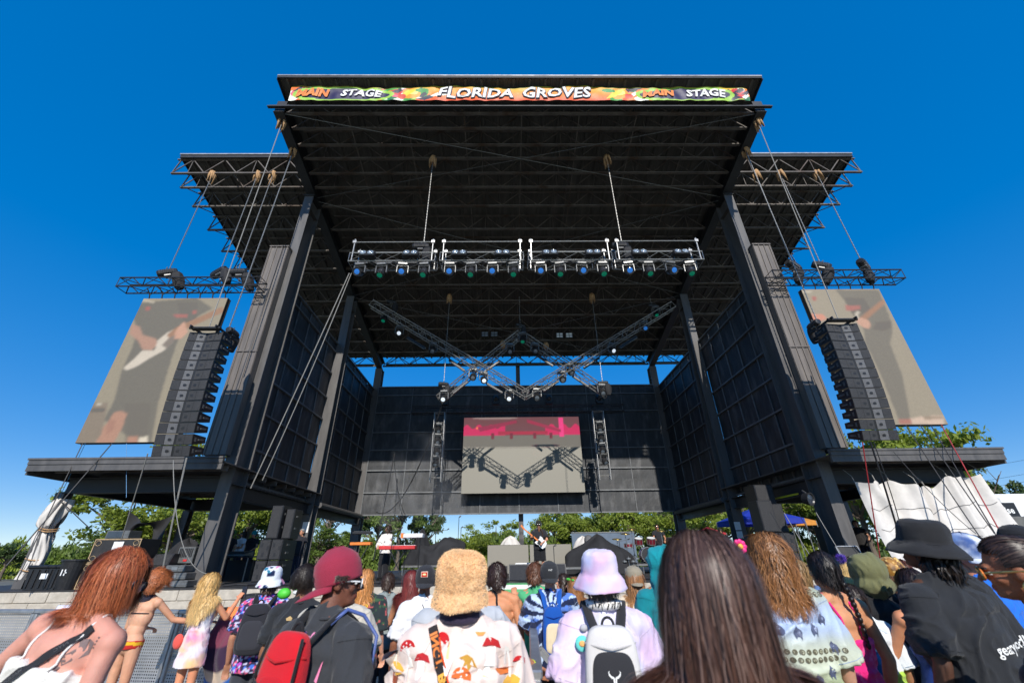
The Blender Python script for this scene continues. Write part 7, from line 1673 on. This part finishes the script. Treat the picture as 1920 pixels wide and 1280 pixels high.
# flower on a wire, worn on a headband of that person
g = root('flower_wand','pink toy flower with a green leaf bobbing on a wire above the crowd','toy flower',at(1388,1062,2.9)); a_ = at(1388,1062,2.9); fl_ = at(1387,1024,2.9); lf = at(1366,1030,2.9)
b_ = MB(); b_.path([a_,a_.lerp(fl_,.5)+V3((-.01,0,0)),fl_],.003,6); b_.path([a_.lerp(fl_,.3),lf],.003,6); b_.build('wire','greenpaint',g)
b_ = MB(); 
for k in range(9): c_ = fl_+V3((.030*cos(k*2*pi/9),-.004,.030*sin(k*2*pi/9))); b_.ell(c_,(.0145,.006,.0145),10,6)
M['pinkpetal'] = pmat('pinkpetal',(.85,.03,.22),.5); b_.build('petals','pinkpetal',g,True); b_ = MB(); b_.ell(fl_+V3((0,-.010,0)),(.017,.008,.017),12,8); M['yellow2']=pmat('yellow2',(.9,.45,.05),.5); b_.build('flower_centre','yellow2',g,True)
b_ = MB(); b_.ell(lf+V3((0,0,.0)),(.014,.006,.038),10,8,Matrix.Rotation(R(12),3,'Y')); b_.ell(lf+V3((.012,0,-.040)),(.022,.006,.009),10,6); M['leafgreen']=pmat('leafgreen',(.08,.55,.04),.5); b_.build('leaf','leafgreen',g,True)
# 21 teal hood
p = Person('person with teal scarf draped over the head, beside the long dark hair',1240,1027,4.0,face=0,hat=.02,female=True,skin=(170,120,90),voxel=.011); p.tee(plain(16,130,140),sleeve=1.5); p.pants(plain(50,50,60)); g = MB(); H3 = p.HM.to_3x3(); g.ell(p.HM@V3((0,-.02,1.67)),(.110,.125,.125),20,12,H3); frust(g,(0,-.03,1.64),(0,-.05,1.15),.10,.11,.17,.13,22,p.UB); p.cloth('headscarf',g,plain(12,140,150),.016)
# --- barricade row
p = Person('woman with a halo of copper curls in a red-trimmed bikini, leaning on the barricade',284,1078,6.3,face=-12,lean=8,female=True,skin=(222,160,125),voxel=.012,L='rail',Rr=((.30,.22,1.22),(.46,.46,1.20)))
p.skinbvh(); g = MB(); frust(g,(0,0,.99),(0,0,.90),.172,.125,.170,.13); p.cloth('bikini_bottom',g,lambda P: np.where((np.abs(P[:,2]-.95)<.018)[:,None],np.array(c255(230,180,40)),np.array(c255(190,40,34))),.003); p.band('bikini_string',[(-.14,1.28),(.14,1.28)],.012,col=(30,28,34)); g = MB(); g.ell(p.U((0,-.06,1.47)),(.10,.06,.07),14,8); p.cloth('hood',g,plain(48,46,62),.010); p.hair('curly',4200,.17,(150,82,48),wave=.018,freq=26,wd=.006,seed=5,tip=(190,112,66)); p.shoes()
ph = phone('phone held out by the copper-curled woman over the barricade',wpos(p,(.50,.58,1.25)),1,R(20),R(-60))
p = Person('woman with long wavy blonde hair in a short pastel tie-dye dress, raising a phone',396,1079,6.55,face=-16,female=True,skin=(226,150,110),voxel=.012,L='rail',Rr='phone')
camisole(p,mixn([(244,240,246),(240,130,180),(120,190,226),(250,200,120)],7,4,1.6),1.38,.66,'dress',.02,wr=.008); p.hair('long',4200,.50,(206,160,92),wave=.016,freq=30,wd=.005,vol=.03,seed=6,tip=(236,202,140)); p.shoes((230,230,230)); p.loops('bag_strap',[(-.14,.05,1.42),(-.15,-.10,1.25),(-.17,-.10,1.0)],.008,'clothmat',(60,40,40)); g = MB(); g.cur=c255(230,90,80); g.ell(p.U((-.17,-.12,.95)),(.07,.05,.09),12,10); g.build('bum_bag','clothmat',p.root,True,world=False)
ph = phone('phone held up by the blonde woman in the tie-dye dress',wpos(p,(.20,.44,1.50)),1,R(-10),R(-8))
g = MB(); q = at(432,1180,6.75)
def jk(u,v): return (q.x-.30+.55*u+.04*sin(v*9), 7.05-.10-.16*sin(pi*v)-.03*sin(u*15), 1.20-1.0*v*(.72+.28*sin(u*3.1+.5)))
def jkc(u,v): z = 1-v; return c255(*((250,140,80) if z>.86 else (120,60,80) if z>.55 else (60,40,66) if z>.3 else (200,180,160) if z>.16 else (50,110,190)))
g.grid(jk,24,30,jkc); tag(g.build('sunset_towel','clothmat',smooth=True,solid=.01),'sunset-coloured towel draped over the barricade beside the blonde woman','towel')
g = MB(); q = at(45,1170,7.4)
def tw(u,v): return (q.x-.2+.42*u+.15*v, 8.1-.2*0-.05-.14*sin(pi*v*.9)-.02*sin(u*12), 1.17-.62*v*(.8+.2*sin(u*5)))
g.cur = c255(226,228,240); g.grid(tw,16,20); tag(g.build('white_shirt','clothmat',smooth=True,solid=.01),'white shirt hung over the barricade at far left','shirt')
p = Person('person in geometric white and teal bucket hat with a black backpack over a galaxy-print shirt',510,1061,5.2,face=10,hat=.045,skin=(190,130,100),voxel=.012)
p.tee(spots((52,40,74),[(190,70,190),(70,120,220),(230,90,130),(200,200,230)],34,.68),loose=.03,sleeve=.8); p.pants(plain(56,58,66)); p.shoes(); p.hair('long',700,.10,(80,60,50),wd=.006,hat=True); p.bucket(spots((232,236,240),[(30,120,150),(240,150,190),(20,40,80)],14,.64),brim=.16,crown=.11); p.backpack('black backpack on the person in the geometric bucket hat',(40,40,46),.14,.22,.08,1.22,(52,52,58))
t_ = root('frog_balloon','bright green frog-like inflatable held up beside the bucket hat','inflatable',at(533,1108,4.9)); c_ = at(533,1112,4.9); g = MB(); g.ell(c_,(.065,.05,.05),16,10); g.ell(c_+V3((.12,0,.05)),(.05,.04,.025),14,8); g.ell(c_+V3((.18,.0,.09)),(.035,.02,.04),10,8); g.build('body','leafgreen',t_,True); g = MB(); g.ell(c_+V3((.15,-.02,.01)),(.06,.03,.025),12,8); g.build('belly','white',t_,True)
p = Person('woman with strawberry blonde hair in a dark sunflower-print shirt',686,1069,5.6,face=0,female=True,skin=(225,160,130),voxel=.012,w_=1.1,fat=1.1)
p.tee(spots((44,54,56),[(60,90,60),(190,90,90)],30,.72),hem=.76,loose=.035,sleeve=1.0); p.pants(plain(20,90,100),.3); rr = random.Random(3); it = []
for k in range(26):
    x,z = rr.uniform(-.19,.19),rr.uniform(.82,1.42); 
    if k%2: it += [(ring(x,z,.026,.026,9),(226,176,60)),(ring(x,z,.011,.011,7),(90,50,24))]
    else: it += mush(x,z,.9,'dome',(214,110,120))
p.decals(it,'sunflower_print',.006); p.hair('long',2600,.30,(178,122,74),wave=.012,freq=26,wd=.005,seed=8,tip=(216,150,84))
g = MB(); 
for sg in (-1,1): g.ell(p.HM@V3((sg*.05,-.085,1.69)),(.022,.012,.022),10,6)
g.build('hair_flower','white',p.root,True,world=False)
p = Person('woman with long dark red hair and tanned shoulders at the barricade',772,1071,6.3,face=14,hy=-30,female=True,skin=(196,128,92),voxel=.013,L='rail'); p.skinbvh(); camisole(p,plain(40,30,30),1.30); p.pants(plain(40,40,60)); p.hair('long',2400,.42,(104,44,44),wave=.008,wd=.005,seed=4,tip=(130,60,56)); p.glasses()
p = Person('man in black cap with square patch and white tee with a printed back',798,1063,4.7,face=4,hat=.02,skin=(150,92,66),voxel=.012,L='down',w_=.94); p.tee(plain(236,236,238),loose=.024,sleeve=.85); p.pants(plain(60,64,80)); p.shoes(); p.cap_((44,44,48),True)
g = MB(); g.cur=c255(225,200,180); q = p.HM@V3((0,-.118,1.735)); g.bbox(tuple(q-V3((.034,.003,.026))),tuple(q+V3((.034,.003,.026))),.003); g.cur = c255(200,60,40); g.bb(tuple(q-V3((.028,.006,.020))),tuple(q+V3((.028,-.0035,.020)))); g.cur=c255(240,220,160); g.ell(q+V3((0,-.006,0)),(.018,.002,.009),10,5); g.build('patch','clothmat',p.root,world=False)
p.decals([(ring(.04,1.30,.035,.045,14),(30,30,34)),(ring(.04,1.30,.029,.039,14),(236,236,238)),(ring(.03,1.34,.032,.014,10),(200,30,40))],'print',.006)
p.loops('cord',[(-.05,.1,1.45),(.0,-.11,1.44),(.06,-.14,1.33),(.10,-.12,1.22)],.004,'clothmat',(30,30,34))
p = Person('woman with dark bun in black halter top baring her tattooed back',932,1060,5.2,face=0,female=True,skin=(212,140,98),voxel=.011,w_=1.08,fat=1.05,Rr='down',L='down'); p.skinbvh()
p.hair('back',2600,.10,(48,32,28),wave=.010,freq=40,wd=.006,vol=.02,seed=3,shoulder=False)
for k,z in enumerate((1.22,1.155,1.10)): p.band('halter_strap',[(-.15,z+.01*(k%2)),(.15,z-.012*(k%2))],.026 if k==0 else .014,col=(28,26,30))
p.loops('halter_tie',[(-.04,-.05,1.50),(0,-.10,1.46),(.0,-.125,1.40),(.012,-.13,1.30)],.011,'clothmat',(28,26,30)); p.pants(plain(40,60,110),.6); p.shoes(); p.decals([(ring(.235+.006*sin(k),1.14-.03*k,.010,.012,7),(110,80,66)) for k in range(3)],'tattoo',.003,'skinmat')
p = Person('woman with brown hair up in a green top resting her hand on a neighbour',1004,1058,5.7,face=-6,hy=-20,female=True,skin=(214,146,108),voxel=.012,L=((-.30,.02,1.12),(-.30,.18,1.38)),Rr='rail'); p.tee(plain(84,178,124),sleeve=0,loose=.012); p.pants(plain(90,110,140),.3); p.hair('back',2200,.09,(96,62,44),wave=.012,freq=40,wd=.006,vol=.015,seed=5,shoulder=False)
p = Person('man in backwards black cap, blue spiral tie-dye tee and blue drawstring backpack',1030,1056,5.0,face=0,hat=.02,skin=(205,140,110),voxel=.011,w_=1.08,fat=1.05,L='fwd',Rr='fwd')
def spi(P): a = np.arctan2(P[:,2]-1.33,P[:,0]); r_ = np.hypot(P[:,0],P[:,2]-1.33); v = np.sin(a*13+r_*8+fbm(P*10)*4); c = np.where((v>.1)[:,None],np.array(c255(24,36,70)),np.array(c255(190,210,240))); m_ = (fbm(P*6+3)>.55)&(v<.1); c[m_] = c255(90,130,210); return c
p.tee(spi,hem=.80,loose=.034,sleeve=.85,wr=.010); p.pants(plain(40,41,45)); p.shoes(); p.cap_((44,45,48),True); p.backpack('blue drawstring backpack with a cream patterned pocket on the spiral tie-dye tee',(20,80,165),.11,.21,.06,1.17,(222,204,170),strapcol=(20,84,170)); p.text('YAT',lambda x,y: p.HM@V3((x,-.122,1.735+y)),.024,'whiteprint','lettering')
p = Person('woman with dark hair and thick eyebrows turning her face left to a friend',1056,1077,6.6,face=0,hy=105,female=True,skin=(214,150,118),voxel=.012); p.tee(plain(150,120,100)); p.hair('long',1800,.30,(52,38,32),wave=.01,wd=.005); p.pants(plain(60,60,60))
p = Person('woman with wavy tan hair and a green flower crown facing her friend',1076,1083,6.4,face=0,hy=70,female=True,skin=(222,158,124),voxel=.012); p.tee(plain(190,140,110),sleeve=0); p.hair('long',2000,.40,(140,96,60),wave=.014,wd=.005,tip=(180,126,80)); p.pants(plain(60,60,60)); g = MB(); g.cur=c255(70,180,60)
for k in range(10): g.ell(p.HM@V3((.09*cos(k*.63),.10*sin(k*.63),1.735)),(.022,.02,.018),8,6)
g.build('flower_crown','clothmat',p.root,True,world=False)
p = Person('woman with long tan hair, cap turned backwards and beige top beyond the pink hat',1188,1064,5.2,face=0,hat=.02,female=True,skin=(205,145,115),voxel=.012); p.tee(plain(224,208,182),loose=.03,sleeve=.8); p.hair('long',2400,.30,(134,92,60),wave=.008,wd=.005,tip=(180,130,84)); p.cap_((150,140,120),True); p.pants(plain(60,70,90))
# --- fill the packed right side, further back
extra = [(1425,1062,5.4,(120,90,60),(200,60,80),'man with sandy hair in a coral tee just left of the braided woman','long',.10),(1560,1058,5.6,(60,50,44),(90,90,100),'short-haired person in slate tee left of the straw hat','long',.07),(1648,1050,5.6,(40,34,30),(60,80,60),'dark-haired person in moss green tee behind the olive hood','long',.08),(1690,1052,5.2,(90,50,36),(180,150,60),'person with chestnut hair and mustard top behind the gold headscarf','long',.24),
 (1828,1008,4.9,(34,28,26),(70,70,80),'short-haired person seen between the blue cap and the sunglasses','long',.05),(1600,1046,6.0,(60,44,36),(120,110,90),'tall person in khaki tee behind the straw hat','long',.08),(1495,1052,5.8,(150,120,80),(90,120,170),'person with fair hair in dusty blue tee behind the braids','long',.20),(1655,1078,4.9,(50,40,36),(20,20,24),'person in black vest and long dark hair near the olive hood','long',.34),(1750,1050,5.6,(40,30,26),(150,60,60),'person in brick red tee beyond the black bucket hat','long',.08),(1345,1064,5.8,(80,60,44),(110,100,120),'person in mauve tee hidden beyond the long dark hair','long',.12),(1292,1066,5.6,(60,46,36),(180,180,184),'person in pale grey tee beyond the long dark hair','long',.08),(1250,1070,5.9,(130,90,60),(60,110,110),'person in sea green tee beyond the teal scarf','long',.22),
 (728,1076,6.5,(60,44,36),(140,150,150),'person in grey-green tee at the barricade left of the red-haired woman','long',.08),(1560,1080,4.6,(70,50,40),(230,190,60),'person in yellow and blue patterned top beside the pink dress','long',.2)]
for i,(x,y,Y,hc_,tc_,lab,kd,L_) in enumerate(extra):
    p = Person(lab,x,y,Y,face=random.uniform(-25,25),hy=random.uniform(-25,25),skin=random.choice([(205,145,110),(160,105,75),(220,160,125),(120,80,58)]),voxel=.014,w_=random.uniform(.95,1.08)); p.tee(plain(*tc_),sleeve=.7); p.pants(plain(50,50,60)); p.hair(kd,1300,L_,hc_,wave=.008,wd=.006,seed=i+20)
# --- people on the stage
zs_ = DZ
p = Person('keyboard player with long dark hair, white shirt and black trousers',728,988,16.9,face=150,hy=-10,skin=(205,145,110),voxel=.014,L='play',Rr='play',z0=zs_,h_=1.76); p.tee(plain(232,226,220),sleeve=1.7,loose=.04); p.pants(plain(30,30,34),loose=.04); p.hair('long',1800,.30,(52,40,34),wave=.02,freq=30,wd=.008); p.glasses(); p.shoes((190,140,60)); g = MB(); g.cur=c255(60,44,34); g.ell(p.HM@V3((0,.075,1.575)),(.05,.04,.05),12,8); g.build('beard','hairmat',p.root,True,world=False)
p = Person('bearded guitarist in cap, dark tee and black shorts at centre stage',1010,972,17.0,face=180,hat=.02,skin=(205,140,108),voxel=.012,L='play',Rr=((.30,.14,1.15),(.30,.34,1.22)),z0=zs_,h_=1.86); p.tee(plain(40,40,44),loose=.03,sleeve=.7); p.pants(plain(26,26,30),.5,loose=.035); p.cap_((36,40,34),False); p.glasses(); p.shoes((30,30,32)); g = MB(); g.cur=c255(112,74,50); g.ell(p.HM@V3((0,.075,1.555)),(.055,.045,.10),14,10); g.ell(p.HM@V3((0,.085,1.47)),(.035,.03,.09),12,8); g.build('beard','hairmat',p.root,True,world=False)
gt = root('electric_guitar','white electric guitar with orange maple neck held by the bearded guitarist','guitar',p.root.location,None,pi); 
g = MB(); out = [(-.22,-.02),(-.20,.10),(-.12,.155),(-.03,.13),(.04,.17),(.13,.16),(.10,.07),(.14,-.02),(.16,-.12),(.08,-.13),(.0,-.10),(-.08,-.13),(-.17,-.12)]
mg = T((-.02,.20,1.06))@Matrix.Rotation(R(-38),4,'Y'); g.prism([mg@V3((x,0,z)) for x,z in out],(0,.045,0)); g.build('body','white',gt,world=False,bevel=.008); g = MB(); g.prism([mg@V3((x,-.0,z)) for x,z in ((.10,-.022),(.10,.022),(.70,.020),(.70,-.020))],(0,.06,0)); g.prism([mg@V3((x,.01,z)) for x,z in ((.70,-.03),(.70,.03),(.86,.06),(.86,.0))],(0,.03,0)); g.build('neck','orange',gt,world=False); g = MB(); g.prism([mg@V3((x,.046,z)) for x,z in ((-.10,-.09),(.08,-.09),(.10,.04),(-.04,.03))],(0,.004,0)); g.build('pickguard','blackplastic',gt,world=False); gt.scale = (p.s,)*3
p.loops('guitar_strap',[(-.10,.16,1.10),(-.12,.14,1.36),(-.06,.05,1.50),(.05,-.12,1.42),(.18,-.05,1.16)],.018,'clothmat',(60,40,30))
p = Person('drummer in dark tee and sunglasses sitting behind the maroon drum kit',1232,977,21.2,face=175,skin=(190,130,98),voxel=.013,L='fwd',Rr='fwd',z0=zs_+.18,h_=1.76); p.tee(plain(38,38,42)); p.pants(plain(40,40,50)); p.glasses(); p.hair('long',900,.06,(40,32,28),wd=.008)
for lab,x,y,Y,f_,tc_,hc_,kw in (('sound engineer leaning over the mixing table at stage left',437,985,17.9,-150,(34,34,38),(40,30,26),dict(lean=12,L='fwd',Rr='fwd')),('woman in white tee and sunglasses behind the mixing table',457,990,18.3,150,(226,226,230),(50,36,30),dict(female=True,L='fold',Rr='fold')),('man in teal cap and black tee behind the mixing table',476,982,18.6,-170,(30,30,34),(40,34,30),dict(L='fwd')),('stagehand half hidden to the right of the left speaker stack',566,1014,17.6,180,(40,40,46),(150,150,150),dict()),('man in dark shirt standing by the rack at the far right of the stage',1604,942,17.0,150,(40,38,38),(60,44,36),dict(L='fwd')),('stagehand in black kneeling beyond the racks right of the drums',1345,1010,20.0,160,(30,30,34),(60,50,40),dict(lean=30))):
    p = Person(lab,x,y,Y,face=f_,skin=(205,145,112),voxel=.015,z0=zs_,h_=1.74,**kw); p.tee(plain(*tc_)); p.pants(plain(40,44,60)); p.hair('long',900,.30 if 'woman' in lab else .07,hc_,wd=.009); p.shoes()
    if 'teal' in lab: p.cap_((20,150,160),False)
    if 'woman' in lab: p.glasses()
# haze machine smoke curl at stage left
sm = bpy.data.materials.new('smoke'); sm.use_nodes = True; nt = sm.node_tree; nt.nodes.remove(nt.nodes['Principled BSDF']); vol = nt.nodes.new('ShaderNodeVolumePrincipled'); vol.inputs['Color'].default_value = (.9,.93,.96,1); tc = nt.nodes.new('ShaderNodeTexCoord'); nz = nt.nodes.new('ShaderNodeTexNoise'); nz.inputs['Scale'].default_value = .55; nz.inputs['Detail'].default_value = 3; mr = nt.nodes.new('ShaderNodeMapRange'); mr.inputs['From Min'].default_value = .5; mr.inputs['From Max'].default_value = .75; mr.inputs['To Max'].default_value = .16; nt.links.new(tc.outputs['Object'],nz.inputs['Vector']); nt.links.new(nz.outputs['Fac'],mr.inputs['Value']); nt.links.new(mr.outputs[0],vol.inputs['Density']); nt.links.new(vol.outputs[0],nt.nodes['Material Output'].inputs['Volume'])
M['smoke'] = sm
b_ = MB(); c_ = at(790,930,22.5); b_.ell(c_,(2.4,2.0,3.4),24,16); o = b_.build('stage_smoke','smoke'); tag(o,'thin pale smoke drifting up at stage left behind the keyboards','smoke',None,'stuff')
for o in (mvB,mvG,mvW,mvC,mvK,blz,stz,hz): o['category'] = {'moving_light':'moving light','blinder_light':'blinder light','strip_light':'strip light','chain_hoist':'chain hoist'}[o.name.split('.')[0]]
